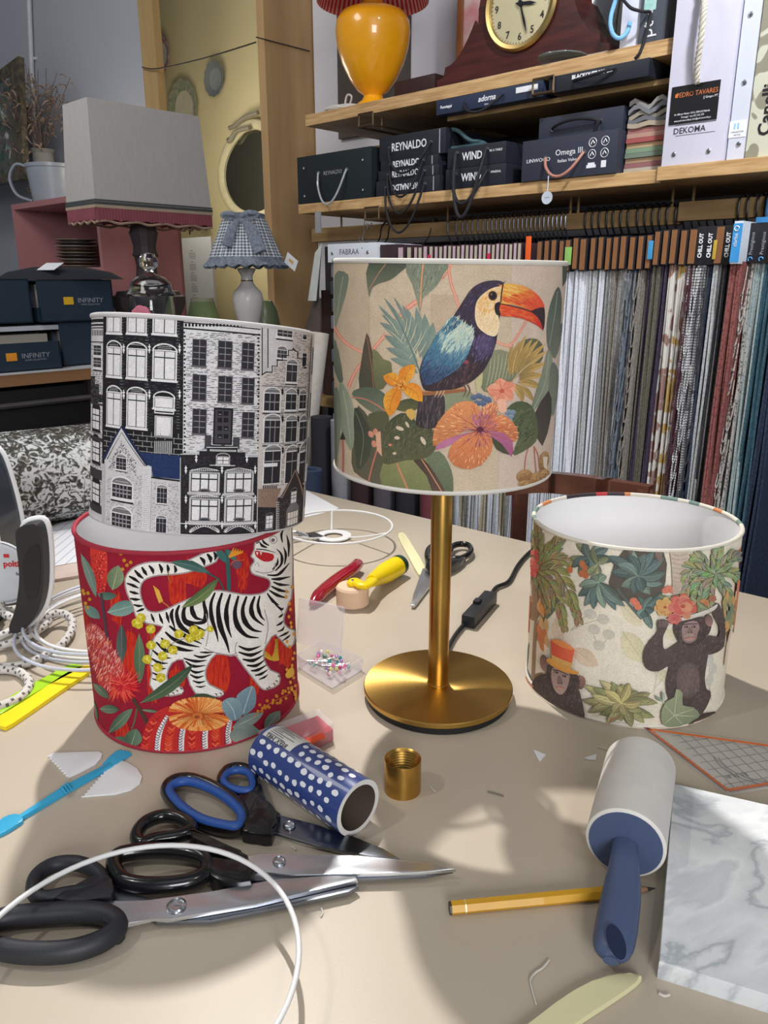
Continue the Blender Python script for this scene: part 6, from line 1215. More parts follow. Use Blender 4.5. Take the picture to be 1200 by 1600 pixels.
def infinity(U, wl, wr, za, zb, lab, depth=.3, tray=False, lx=None, lc=None, ls=1):
    t = thing('fabric_box', R(U-depth/2, (wl+wr)/2, za), lab, 'box', None, RZ); b = B(); k = .004
    rbox(b, U-k, U, wr, wl, za, zb); rbox(b, U-depth, U-depth+k, wr, wl, za, zb+(.05 if tray else 0)); rbox(b, U-depth, U, wr, wr+k, za, zb+(.0 if tray else 0)); rbox(b, U-depth, U, wr, wl, za, za+k)
    if not tray: rbox(b, U-depth, U, wr, wl, zb-k, zb)
    if not tray:                               # open end towards the room with a slanted low front
        hexa(b, [R(U-depth, wl, za), R(U, wl, za), R(U, wl-k, za), R(U-depth, wl-k, za), R(U-depth, wl, za+.03), R(U, wl, zb*.35+za*.65), R(U, wl-k, zb*.35+za*.65), R(U-depth, wl-k, za+.03)])
    else: rbox(b, U-depth, U, wl-k, wl, za, zb)
    obj('carton', b, M_inf, t, smooth=0)
    for j in range(5):
        b = B(); q = U-.05-.045*j; rbox(b, q-.012, q, wr+.01, wl-.02, za+.006, zb-.012+(.03 if tray else 0)); obj('sample_card', b, mat('sample card %d' % (j % 3), [(176, 170, 158), (96, 104, 116), (60, 62, 70)][j % 3], .8), t, smooth=0)
    if lx:
        c = lx; b = B(); l = .0145*ls; M_ = MV
        P = R(U+.0006, c[0], c[1])
        wbox(b, P, (l*1.9, l*1.4, .001), M_); text(b, 'INFINITY', P-NW*(l*4.4), M_, l*1.25, mi=1, sx=1.05); text(b, 'HOME COLLECTION', P-NW*(l*4.3)+Vector((0, 0, -l*.75)), M_, l*.42, mi=1)
        obj('label', b, [lc, M_txtg], kid(t, 'carton'))
    return t
U1 = -1.0
z_up0 = hu(120, 502, U1)[2]; z_up1 = hu(120, 437, U1)[2]
lp = hu(107, 470, U1); infinity(U1, hu(60, 470, U1)[1], hu(177, 470, U1)[1], z_up0, z_up1, 'upper petrol blue fabric box with yellow label, stacked on the counter', lx=(lp[1], lp[2]), lc=M_yl, depth=.32)
infinity(U1-.005, hu(97, 540, U1)[1], hu(200, 540, U1)[1], zc+.001, z_up0-.002, 'lower petrol blue box directly under the upper labelled one on the counter', depth=.3)
U2 = -.97; lp = hu(18, 558, U2); infinity(U2, hu(-90, 560, U2)[1], hu(96, 560, U2)[1], zc+.001, hu(50, 535, U2)[2], 'low open petrol blue tray with orange label at the counter edge', tray=True, lx=(lp[1], lp[2]), lc=M_or, depth=.3)
infinity(U1-.01, hu(-120, 480, U1)[1], hu(52, 480, U1)[1], z_up0+.0, z_up1+.002, 'dark fabric box cut off by the left picture edge beside the yellow labelled box', depth=.34)
b = B(); rbox(b, U1-.3, U1-.01, hu(-110, 480, U1)[1], hu(96, 480, U1)[1]-.05, z_up0-.02, z_up0-.008); single('sample_board', b, mat('white board edge', (190, 194, 202), .5), R(U1-.1, .9, z_up0-.02), 'pale sample board lying between the tray and the boxes above it', 'board', rz=RZ, smooth=0)
# cloth and note on the box
b = B(); p = R(*hu(95, 430, -1.1)); lathe(b, [(0, .03), (.06, .034), (.12, .02), (.15, 0), (0, 0)], R(-1.15, hu(95, 440, -1.15)[1], z_up1+.001), 24, sx=1.2); single('folded_cloth', b, mat('near black cloth', (28, 32, 42), .9), R(-1.15, .7, z_up1), 'near black folded cloth lying on the upper labelled box', 'cloth')
c = R(-1.06, hu(80, 430, -1.06)[1], z_up1+.035); b = B(); wbox(b, c, (.07, .04, .001), Matrix.Rotation(-.5, 3, 'Z') @ Matrix.Rotation(.5, 3, 'X')); single('paper_note', b, mat('white paper note', (226, 228, 236), .6), c, 'small white paper note lying on the near black cloth', 'paper')
# pink cubby with plates
wf_ = .30; cl, cr = hw(17, 320, wf_)[0], hw(152, 320, wf_)[0]; zt_ = hw(17, 320, wf_)[2]; zs_ = hw(30, 420, wf_)[2]; M_pink = mat('dusty pink paint', (164, 112, 114), .6, scale=6)
t = thing('pink_cabinet', R((cl+cr)/2, .15, zc), 'dusty pink open cabinet with stacked plates on the counter', 'cabinet', None, RZ); k = .02
b = B(); rbox(b, cl, cr, -.02, wf_, zt_-k, zt_); rbox(b, cl, cl+k, -.02, wf_, zc, zt_-k); rbox(b, cr-k, cr, -.02, wf_, zc, zt_-k); rbox(b, cl, cr, -.02, -.005, zc, zt_-k); obj('carcass', b, M_pink, t, smooth=0)
b = B(); rbox(b, cl+k, cr-k, -.005, wf_-.002, zs_-k, zs_); obj('shelf', b, M_pink, t, smooth=0)
pls = [(76, .105, [(132, 136, 134), (96, 104, 100), (150, 150, 144), (110, 96, 84)], 13), (125, .085, [(150, 140, 124), (120, 96, 80), (160, 154, 146), (90, 84, 80)], 9)]
for (x, r, cc, n) in pls:
    u = hw(x, 400, .12)[0]
    for i in range(n):
        z = zs_+.0005+i*.0125; rr_ = r*(1-.04*(i % 3))-(.02 if i > 10 else 0); b = B(); lathe(b, [(0, 0), (rr_*.55, 0), (rr_*.62, .003), (rr_, .010), (rr_*1.0, .0118), (rr_*.6, .006), (0, .004)], R(u, .13, z), 32); c = cc[i % 4]
        single('plate', b, mat('plate %d%d%d' % c, c, .35), R(u, .13, z), 'old plate in the %s stack inside the pink cabinet' % ('taller left' if x == 76 else 'shorter right'), 'plate', 'plates in the %s stack of the pink cabinet' % ('left' if x == 76 else 'right'))
# jug, dried flowers, painting on top of the cabinet
M_enam = mat('grey enamel', (146, 154, 164), .3, noise=.04)
ju = hw(82, 280, .16)[0]; jc = R(ju, .16, zt_); t = thing('enamel_jug', jc, 'grey enamel jug with a large handle on top of the pink cabinet', 'jug')
b = B(); lathe(b, [(0, 0), (.075, 0), (.08, .005), (.088, .08), (.094, .135), (.098, .137), (.098, .15), (.09, .151), (.084, .08), (.07, .01), (0, .01)], jc, 36); obj('body', b, M_enam, t)
b = B(); q = [*[jc+Vector((-a_, -.02, z_)) for a_, z_ in ((.085, .14), (.13, .15), (.16, .10), (.14, .04), (.08, .015))]]; tube(b, smoothpath(q, 6), .010, 10, flat=.6); obj('handle', b, M_enam, t)
vu = hw(68, 250, .09)[0]; vc = R(vu, .09, zt_); t = thing('flower_vase', vc, 'tall grey vase of dried flowers and twigs beside the painting', 'vase')
b = B(); lathe(b, [(0, 0), (.05, 0), (.065, .05), (.06, .12), (.042, .18), (.04, .22), (.05, .235), (.046, .236), (.036, .22), (0, .2)], vc, 32); obj('vase', b, mat('weathered grey pot', (128, 124, 118), .8, scale=20), t)
rr = random.Random(9); M_tw = mat('dry twig', (96, 80, 72), .9); M_dry = mat('dried petals', (150, 128, 112), .9, c2=(96, 76, 68), scale=60)
b = B(); bl = B()
for k in range(34):
    a = rr.uniform(0, 6.28); sp = rr.uniform(.02, .2); h = rr.uniform(.12, .34); P0 = vc+Vector((0, 0, .22)); P3_ = P0+Vector((sp*cos(a), sp*sin(a)*.5, h)); mid = (P0+P3_)/2+Vector((rr.uniform(-.02, .02), 0, .02)); tube(b, smoothpath([P0, mid, P3_], 4), .0013, 5)
    for j in range(6):
        q = mid+(P3_-mid)*rr.uniform(-.3, 1)+Vector([rr.uniform(-.018, .018) for _ in range(3)]); e = q+Vector([rr.uniform(-.03, .03) for _ in range(3)]); tube(bl, [q, (q+e)/2+Vector((0, 0, .006)), e], [.001, .004, .0006], 5)
for k in range(40):
    a = rr.uniform(0, 6.28); q = vc+Vector((rr.uniform(-.09, .05), -rr.uniform(0, .08), rr.uniform(.02, .26))); e = q+Vector([rr.uniform(-.045, .045) for _ in range(3)]); tube(bl, [q, (q+e)/2+Vector((0, 0, .01)), e], [.001, .005, .0006], 5)
obj('twigs', b, M_tw, t); obj('dried_blossoms', bl, M_dry, t)
b = B(); P0 = vc+Vector((-.02, 0, .25)); 
for e in ((-.15, .42), (-.06, .46), (-.1, .36), (-.22, .36), (.05, .33)):
    E_ = vc+Vector((e[0], 0, e[1])); m = (P0+E_)/2+Vector((.015, 0, .03)); tube(b, smoothpath([P0, m, E_], 5), .0012, 5)
    for j in range(4): q = m+(E_-m)*(j/4); tube(b, [q, q+Vector((rr.uniform(-.04, .04), 0, .03))], .0008, 4)
obj('bare_branches', b, M_tw, t)
pf = [R(*hw(x, y, .12+o)) for x, y, o in ((-110, 195, 0), (33, 89, 0), (42, 280, .05), (-100, 310, .05))]
def paint(nt, b_):
    tc = nt.nodes.new('ShaderNodeTexCoord'); n = nt.nodes.new('ShaderNodeTexNoise'); n.inputs['Scale'].default_value = 16; n.inputs['Detail'].default_value = 5; n.inputs['Distortion'].default_value = 1; nt.links.new(tc.outputs['Object'], n.inputs['Vector'])
    r = nt.nodes.new('ShaderNodeValToRGB'); e = r.color_ramp.elements; e[0].position = .38; e[0].color = (*lin((46, 62, 54)), 1); e[1].position = .66; e[1].color = (*lin((176, 178, 172)), 1)
    for p_, c in ((.48, (74, 90, 80)), (.54, (96, 60, 56)), (.58, (84, 104, 108))): q = e.new(p_); q.color = (*lin(c), 1)
    nt.links.new(n.outputs['Fac'], r.inputs[0]); nt.links.new(r.outputs[0], b_.inputs['Base Color'])
t = thing('framed_painting', pf[3], 'dark framed flower painting leaning at the left edge above the pink cabinet', 'painting')
ctr = sum(pf, Vector())/4; nrm = (pf[1]-pf[0]).cross(pf[3]-pf[0]).normalized()
if nrm.dot(CAM-ctr) < 0: nrm = -nrm
b = B(); ins = [ctr+(p_-ctr)*.8 for p_ in pf]
for i in range(4):
    a, c, e, f = pf[i], pf[(i+1) % 4], ins[(i+1) % 4], ins[i]; hexa(b, [a-nrm*.012, c-nrm*.012, e-nrm*.012, f-nrm*.012, a+nrm*.012, c+nrm*.012, e+nrm*.004, f+nrm*.004])
obj('frame', b, mat('carved dark frame', (48, 42, 34), .5, scale=50, c2=(92, 82, 62)), t, smooth=0)
b = B(); prism(b, ins, nrm*.001); obj('canvas', b, node_mat('flower painting', paint, .6), t, smooth=0)
# ---------------------------------------------------------------- square shade lamp
UF, WA, WC = -1.0, .556, .178; zt0, zt1 = .548, .860
ub = hw(88, 165, WA)[0]; wc = (WA+WC)/2; uc = (UF+ub)/2
t = thing('square_shade_lamp', R(uc, wc, zc), 'large lamp with grey rectangular shade trimmed in pink and a turned wooden base', 'lamp', None, RZ)
def ringbox(b, zA, zB, e0, e1, th=.002, mi=0):
    a0, a1, b0, b1 = ub-e0, UF+e0, WC-e0, WA+e0; c0, c1, d0, d1 = ub-e1, UF+e1, WC-e1, WA+e1
    P = [(a0, b1), (a1, b1), (a1, b0), (a0, b0)]; Q = [(c0, d1), (c1, d1), (c1, d0), (c0, d0)]
    for i in range(4):
        j = (i+1) % 4; im = lambda p_: (p_[0]+(uc-p_[0])*.02, p_[1]+(wc-p_[1])*.02)
        hexa(b, [R(*P[i], zA), R(*P[j], zA), R(*im(P[j]), zA), R(*im(P[i]), zA), R(*Q[i], zB), R(*Q[j], zB), R(*im(Q[j]), zB), R(*im(Q[i]), zB)], mi)
M_lin = mat('grey shade linen', (176, 172, 170), .9, scale=120, noise=.04, stretch=(1, 1, .2)); b = B(); ringbox(b, zt0+.035, zt1, .003, -.012); obj('lamp_shade', b, M_lin, t, 'grey linen shade', smooth=0)
b = B(); ringbox(b, zt0+.052, zt0+.056, .0045, .004); ringbox(b, zt0+.043, zt0+.050, .0045, .0045); obj('trim_band', b, mat('charcoal ribbon', (70, 72, 74), .8), kid(t, 'lamp_shade'), 'charcoal ribbon bands', smooth=0)
b = B(); ringbox(b, zt0+.034, zt0+.042, .0045, .0045); obj('beige_band', b, mat('beige ribbon', (170, 150, 130), .8), kid(t, 'lamp_shade'), smooth=0)
b = B(); nn = 40
for (p_, q_) in (((ub, WA), (UF, WA)), ((UF, WA), (UF, WC)), ((UF, WC), (ub, WC)), ((ub, WC), (ub, WA))):
    for k in range(nn):
        s0, s1 = k/nn, (k+.9)/nn; A_ = (p_[0]+(q_[0]-p_[0])*s0, p_[1]+(q_[1]-p_[1])*s0); C_2 = (p_[0]+(q_[0]-p_[0])*s1, p_[1]+(q_[1]-p_[1])*s1); z_ = zt0+.004*abs(sin(k*.9))
        P0, P1 = R(*A_, z_), R(*C_2, z_); o_ = (P1-P0).normalized().cross(Vector((0, 0, 1)))*.004; hexa(b, [P0+o_, P1+o_, P1-o_, P0-o_, R(*A_, zt0+.034)+o_, R(*C_2, zt0+.034)+o_, R(*C_2, zt0+.034)-o_, R(*A_, zt0+.034)-o_])
obj('fringe', b, mat('dark pink fringe', (140, 76, 86), .9), kid(t, 'lamp_shade'), 'dark pink fringe', smooth=0)
b = B()
for (p_, q_) in (((ub, WA), (UF, WA)), ((UF, WA), (UF, WC)), ((UF, WC), (ub, WC)), ((ub, WC), (ub, WA))):
    tube(b, smoothpath([R(p_[0]+(q_[0]-p_[0])*k/12, p_[1]+(q_[1]-p_[1])*k/12, zt0-.002+.004*sin(k*2.1)) for k in range(13)], 3), .004, 6)
obj('braid', b, mat('peach braid', (170, 140, 122), .9), kid(t, 'lamp_shade'))
lc = R(uc, wc, zc); hh = zt0+.02-zc
b = B(); lathe(b, [(0, 0), (.10, 0), (.10, .015), (.06, .03), (.05, .05), (.06, .075), (.085, .11), (.105, .145), (.112, .165), (.112, .185), (.1, .19), (.095, .2), (.05, .205), (.042, .215), (.034, .24), (.03, .275), (.034, .3), (.04, .305), (.036, .315), (.034, .33), (.04, .355), (.044, .37), (.04, .378), (.03, hh), (0, hh)], lc, 12); obj('lamp_base', b, mat('dark weathered wood', (76, 64, 66), .6, scale=20), t, smooth=20)
# ---------------------------------------------------------------- glass jar
jw = .30; jx = hw(237, 470, .62)[0]; jc = R(*hw(237, 470, .62)[:2], zc); jr = .052
ztop = hw(237, 408, .62)[2]-zc; t = thing('glass_jar', jc, 'lidded clear glass jar with red contents in front of the square lamp', 'jar')
M_gl = mat('clear glass', (232, 236, 238), .03, trans=1, noise=0, ior=1.45)
zl = hw(237, 463, .62)[2]-zc
b = B(); lathe(b, [(0, 0), (jr, 0), (jr*1.05, .01), (jr*1.05, zl-.03), (jr, zl-.01), (jr, zl), (jr*.93, zl), (jr*.93, .006), (0, .006)], jc, 36); obj('jar_body', b, M_gl, t)
b = B(); lathe(b, [(jr*1.12, zl+.001), (jr*1.14, zl+.006), (jr*1.0, zl+.014), (jr*.95, zl+.03), (jr*.7, zl+.045), (jr*.3, zl+.052), (jr*.18, zl+.058), (jr*.2, zl+.062), (jr*.42, zl+.072), (jr*.46, zl+.084), (jr*.3, zl+.1), (0, zl+.104)], jc, 32); obj('jar_lid', b, M_gl, t)
b = B(); lathe(b, [(0, .007), (jr*.9, .007), (jr*.9, zl-.045), (0, zl-.045)], jc, 30); obj('contents', b, mat('dark red sweets', (120, 26, 44), .4, scale=60, c2=(80, 16, 28)), t, 'dark red contents')
b = B(); fc = jc+Vector((-.012, -jr*1.055, zl-.045)); 
for k in range(7): a = k*.9; lathe(b, [(0, .004), (.012, .002), (.014, 0), (0, 0)], fc+Vector((.012*cos(a), 0, .012*sin(a))), 10, M=frame_from((1, 0, 0), (0, 0, 1)))
obj('flower_label', b, mat('pink flower label', (210, 120, 140), .5), t, 'pink flower label')
# ---------------------------------------------------------------- gingham lamp
gw = .28; gu_ = hw(388, 480, gw)[0]; 
zz = lambda y: hw(388, y, gw)[2]
t = thing('gingham_lamp', R(gu_, gw, zc), 'small white urn lamp with blue gingham shade tied with a bow', 'lamp', None, RZ)
s_ = (R(gu_, gw, 0)-CAM).dot(F_)/1200      # metres per pixel there
gc = R(gu_, gw, zc); z1_ = zz(420)-zc
b = B(); lathe(b, [(0, 0), (.045, 0), (.045, .012), (.03, .02), (s_*10, .04), (s_*10, z1_-s_*92), (s_*16, z1_-s_*78), (s_*21, z1_-s_*58), (s_*23, z1_-s_*44), (s_*21, z1_-s_*34), (s_*12, z1_-s_*24), (s_*8.5, z1_-s_*18), (s_*8.5, z1_-s_*10), (s_*14, z1_), (s_*12, z1_+s_*1), (0, z1_-s_*2)], gc, 32); obj('lamp_body', b, mat('white porcelain', (196, 192, 190), .3, noise=.02), t)
b = B(); lathe(b, [(s_*9, z1_-s_*17.5), (s_*9.2, z1_-s_*17), (s_*9, z1_-s_*16)], gc, 24); lathe(b, [(s_*5, z1_), (s_*5, z1_+s_*6), (0, z1_+s_*6)], gc, 16); obj('brass_fitting', b, mat('aged brass', (120, 90, 60), .4, metal=.8), t)
def gingham(nt, b_):
    tc = nt.nodes.new('ShaderNodeTexCoord'); sp = nt.nodes.new('ShaderNodeSeparateXYZ'); nt.links.new(tc.outputs['Object'], sp.inputs[0])
    at = nt.nodes.new('ShaderNodeMath'); at.operation = 'ARCTAN2'; nt.links.new(sp.outputs['X'], at.inputs[0]); nt.links.new(sp.outputs['Y'], at.inputs[1]); out = []
    for src, k in ((at.outputs[0], 60), (sp.outputs['Z'], 780)):
        m = nt.nodes.new('ShaderNodeMath'); m.operation = 'MULTIPLY'; m.inputs[1].default_value = k; nt.links.new(src, m.inputs[0]); s = nt.nodes.new('ShaderNodeMath'); s.operation = 'SINE'; nt.links.new(m.outputs[0], s.inputs[0]); g = nt.nodes.new('ShaderNodeMath'); g.operation = 'GREATER_THAN'; g.inputs[1].default_value = 0; nt.links.new(s.outputs[0], g.inputs[0]); out.append(g)
    ad = nt.nodes.new('ShaderNodeMath'); nt.links.new(out[0].outputs[0], ad.inputs[0]); nt.links.new(out[1].outputs[0], ad.inputs[1]); dv = nt.nodes.new('ShaderNodeMath'); dv.operation = 'MULTIPLY'; dv.inputs[1].default_value = .5; nt.links.new(ad.outputs[0], dv.inputs[0])
    r = nt.nodes.new('ShaderNodeValToRGB'); r.color_ramp.elements[0].color = (*lin((206, 210, 216)), 1); r.color_ramp.elements[1].color = (*lin((62, 72, 92)), 1); nt.links.new(dv.outputs[0], r.inputs[0]); nt.links.new(r.outputs[0], b_.inputs['Base Color'])
b = B(); ra, rb_, za, zb = s_*52, s_*29, zz(402)-zc, zz(338)-zc; n = 96; rings = []
for i in range(9):
    q = i/8; ring = []
    for k in range(n): r_ = (ra+(rb_-ra)*q)*(1+.03*sin(k*2*pi/n*24)); a = 2*pi*k/n; ring.append(b.verts.new(gc+Vector((r_*cos(a), r_*sin(a), za+(zb-za)*q))))
    rings.append(ring)
for i in range(8):
    for k in range(n): b.faces.new((rings[i][k], rings[i][(k+1) % n], rings[i+1][(k+1) % n], rings[i+1][k]))
obj('lamp_shade', b, node_mat('blue gingham', gingham, .9), t, 'blue and white gingham shade', smooth=60)
b = B(); rings = []
for i, (r_, z_) in enumerate(((1.0, 0), (1.08, -s_*7), (1.16, -s_*12), (1.1, -s_*14))):
    rings.append([b.verts.new(gc+Vector((ra*(r_+.07*sin(k*2*pi/n*20)*i/2)*cos(2*pi*k/n), ra*(r_+.07*sin(k*2*pi/n*20)*i/2)*sin(2*pi*k/n), za+z_+s_*2.5*cos(k*2*pi/n*20)*i/3))) for k in range(n)])
for i in range(3):
    for k in range(n): b.faces.new((rings[i][k], rings[i][(k+1) % n], rings[i+1][(k+1) % n], rings[i+1][k]))
M_bow = mat('blue grey gingham ribbon', (132, 140, 152), .9, scale=150, c2=(96, 104, 120)); obj('ruffle', b, M_bow, kid(t, 'lamp_shade'), smooth=60)
b = B(); lathe(b, [(rb_*1.03, zb-s_*2), (rb_*1.05, zb+s_*3), (rb_*.98, zb+s_*4), (rb_*.96, zb)], gc, 40)
kf = gc-Vector((0, rb_*1.15, 0))+Vector((0, 0, zb-s_*4))
def G(dx, dz, o=0): return kf+Vector((dx*s_, -(o+abs(dz)*.35)*s_, dz*s_))
for pts, r_ in (([G(0, 0, 2), G(-12, 6, 5), G(-24, 4, 4), G(-18, 0, 4), G(0, 0, 2)], 3), ([G(0, 0, 2), G(12, 7, 5), G(26, 5, 4), G(16, -1, 4), G(0, 0, 2)], 3), ([G(0, 0, 2), G(-10, -14, 3), G(-18, -38, 3)], [s_*v for v in (2, 2, 3, 4, 5, 6, 7, 7, 7, 7, 7, 7, 7)]), ([G(0, 0, 2), G(16, -16, 3), G(30, -46, 3)], [s_*v for v in (2, 2, 3, 4, 6, 7, 8, 9, 9, 9, 9, 9, 9)])):
    tube(b, smoothpath(pts, 6), r_ if isinstance(r_, list) else r_*s_, 8, flat=.3, up=Vector((0, -1, .2)))
obj('bow', b, M_bow, kid(t, 'lamp_shade'))
b = B(); c = R(*hw(455, 409, gw+.05)); wbox(b, c, (s_*24, .0008, s_*15), Matrix.Rotation(RZ, 3, 'Z') @ Matrix.Rotation(radians(30), 3, 'Y')); tube(b, [c+Vector((-s_*10, 0, s_*6)), gc+Vector((ra*.98, 0, za))], .0008, 4); wbox(b, c+Vector((0, -.001, .001)), (s_*9, .0008, s_*4), Matrix.Rotation(RZ, 3, 'Z') @ Matrix.Rotation(radians(30), 3, 'Y'), mi=1)
obj('price_tag', b, [mat('white tag card', (216, 218, 222), .5), mat('ochre print', (200, 160, 100), .5)], t, 'white price tag on a thread')
# ---------------------------------------------------------------- things on the cream wall
def wplate(x, y, r, c, c2, lab, rim=.62, w=-.612, fl=True):
    P = R(*hw(x, y, w)); t = thing('wall_plate', P, lab, 'plate', None, RZ); b = B(); lathe(b, [(0, .006), (r*rim*.9, .006), (r*rim, .008)], P, 44, M=MU); obj('well', b, mat('plate well '+lab[:8], c2, .3), t)
    b = B(); rings = []; n = 60
    for q, z in ((rim, .008), (.8, .013), (1.0, .02), (1.0, .017), (.6, 0)): rings.append([b.verts.new(P+DU*(r*q*(1+(.03*cos(k*2*pi/n*12) if q >= 1 and fl else 0))*cos(2*pi*k/n))+Vector((0, 0, r*q*(1+(.03*cos(k*2*pi/n*12) if q >= 1 and fl else 0))*sin(2*pi*k/n)))+NW*z) for k in range(n)])
    for i in range(4):
        for k in range(n): b.faces.new((rings[i][k], rings[i][(k+1) % n], rings[i+1][(k+1) % n], rings[i+1][k]))
    obj('rim', b, mat('plate rim '+lab[:8], c, .35, scale=70, c2=sc(c2, .85)), t); return t
pxm = (R(*hw(340, 150, -.61))-CAM).dot(F_)/1200
wplate(253, 87, pxm*31, (150, 60, 70), (216, 206, 196), 'pink transfer plate half hidden behind the wooden post'); wplate(339, 124, pxm*25, (120, 126, 128), (150, 156, 156), 'small grey ribbed plate high on the cream wall'); wplate(290, 170, pxm*42, (120, 140, 110), (216, 206, 180), 'green rimmed plate just above the square lamp shade')
t = thing('wall_mirror', R(*hw(385, 270, -.6)), 'cream framed oval mirror with carved crest behind the plywood partition', 'mirror', None, RZ)
mc = R(*hw(400, 272, -.612)); rx, rz2 = pxm*66*1.25, pxm*62; n = 64; b = B()
pr_ = [(mc+DU*(rx*cos(2*pi*k/n))+Vector((0, 0, rz2*(sin(2*pi*k/n)+.10*max(0, sin(2*pi*k/n))**6)))+NW*.015) for k in range(n)]; tube(b, pr_, .021, 10, closed=True, flat=.7, up=NW); obj('frame', b, mat('cream painted frame', (206, 196, 160), .4), t)
b = B(); P = [mc+DU*(rx*.95*cos(2*pi*k/n))+Vector((0, 0, rz2*.95*sin(2*pi*k/n)))+NW*.01 for k in range(n)]; prism(b, P, NW*.003); obj('mirror_glass', b, mat('mirror glass', (196, 200, 196), .03, metal=1, noise=0), t, smooth=0)
b = B()
for sg in (1,):
    q = [mc-DU*rx*.62+Vector((0, 0, rz2*1.12))+NW*.02, mc-DU*rx*.4+Vector((0, 0, rz2*1.14))+NW*.025, mc-DU*rx*.1+Vector((0, 0, rz2*1.26))+NW*.03, mc+DU*rx*.3+Vector((0, 0, rz2*1.3))+NW*.03]; tube(b, smoothpath(q, 6), .010, 8)
    q = [mc-DU*rx*.62+Vector((0, 0, rz2*.85))+NW*.03, mc-DU*rx*.52+Vector((0, 0, rz2*.8))+NW*.04, mc-DU*rx*.3+Vector((0, 0, rz2*.98))+NW*.04, mc+DU*rx*.1+Vector((0, 0, rz2*1.0))+NW*.04]; tube(b, smoothpath(q, 6), .010, 8)
obj('carved_crest', b, mat('grey carved wood', (140, 134, 116), .5), t)
b = B(); c = R(*hw(314, 352, -.55)); lathe(b, [(.004, .05), (.012, .045), (.02, .02), (.036, 0), (.034, 0), (.0, .04)], c, 24); tube(b, smoothpath([c+Vector((-.05, 0, -.01)), c+Vector((-.06, 0, .03)), c+Vector((-.03, 0, .05)), c+Vector((0, 0, .05)), c+Vector((.02, .05, .05))], 5), .003, 6); tube(b, [c+Vector((-.06, .02, -.04)), c+Vector((-.06, .02, .1))], .004, 6)
single('wall_bell', b, mat('dark iron', (50, 46, 42), .5, metal=.5), c, 'small dark iron bell on a bracket above the wall calendar', 'bell')
t = thing('wall_calendar', R(*hw(300, 440, -.3)), 'large grey printed calendar sheet standing behind the glass jar', 'calendar', None, RZ)
wk = -.36; c0, c1 = hw(262, 450, wk)[0], hw(337, 450, wk)[0]; zt2 = hw(262, 374, wk)[2]; b = B(); hexa(b, [R(c0, wk+.01, zc), R(c1, wk+.01, zc), R(c1, wk, zc), R(c0, wk, zc), R(c0, wk+.01, zt2), R(c1, wk+.01, zt2+.0), R(c1, wk, zt2), R(c0, wk, zt2)]); obj('sheet', b, mat('grey printed sheet', (178, 180, 184), .7, noise=.02), t, smooth=0)
b = B(); rbox(b, c0+.03, c0+.14, wk+.01, wk+.0106, zt2-.025, zt2-.015)
for r_ in range(7):
    for q in range(2): 
        u0 = c0+.035+q*(c1-c0)*.46; z = zt2-.055-r_*.047; rbox(b, u0+.01, u0+.03, wk+.01, wk+.0106, z, z+.003)
        for l_ in range(4): rbox(b, u0, u0+.05, wk+.01, wk+.0106, z-.01-l_*.007, z-.008-l_*.007)
obj('printing', b, mat('faint print', (140, 142, 148), .7), t, smooth=0)
b = B(); rbox(b, hw(240, 400, -.3)[0], hw(262, 400, -.3)[0], -.33, -.3, zc-.0, hw(250, 352, -.3)[2]+.02); single('plywood_board', b, M_ply, R(*hw(250, 500, -.3)), 'narrow brown wooden panel between the pink cabinet and the calendar', 'panel', rz=RZ, smooth=0)
t = thing('green_lampshade', R(*hw(318, 500, .1)[:2], zc), 'small pale green pleated lampshade below the calendar', 'lampshade'); gp = R(*hw(318, 500, .1)[:2], zc); s2 = (gp-CAM).dot(F_)/1200; z_ = hw(318, 470, .1)[2]-zc
b = B(); rings = []; n = 72
for z, r_ in ((z_-s2*60, s2*34), (z_, s2*17)): rings.append([b.verts.new(gp+Vector((r_*(1+.025*(k % 2))*cos(2*pi*k/n), r_*(1+.025*(k % 2))*sin(2*pi*k/n), z))) for k in range(n)])
for k in range(n): b.faces.new((rings[0][k], rings[0][(k+1) % n], rings[1][(k+1) % n], rings[1][k]))
obj('pleated_cloth', b, mat('pale green pleats', (134, 154, 106), .8), t, smooth=0); b = B(); lathe(b, [(s2*17.5, z_-s2*2), (s2*17.8, z_+s2*4), (s2*16.5, z_+s2*4), (s2*16.5, z_-s2*2)], gp, 40); obj('top_band', b, mat('cream band', (176, 176, 150), .8), t); b = B(); lathe(b, [(.05, 0), (.05, .01), (.01, .02), (.008, z_), (0, z_)], gp, 20); obj('stand', b, M_iron, t)
gp = R(*hw(412, 500, .05)[:2], zc); b = B(); z_ = hw(412, 470, .05)[2]-zc; lathe(b, [(0, 0), (.04, 0), (.06, .06), (.045, z_-.03), (.03, z_), (.026, z_), (0, z_-.02)], gp, 28); single('green_vase', b, mat('moss green glaze', (92, 104, 76), .3), gp, 'moss green vase half hidden behind the white urn lamp', 'vase')
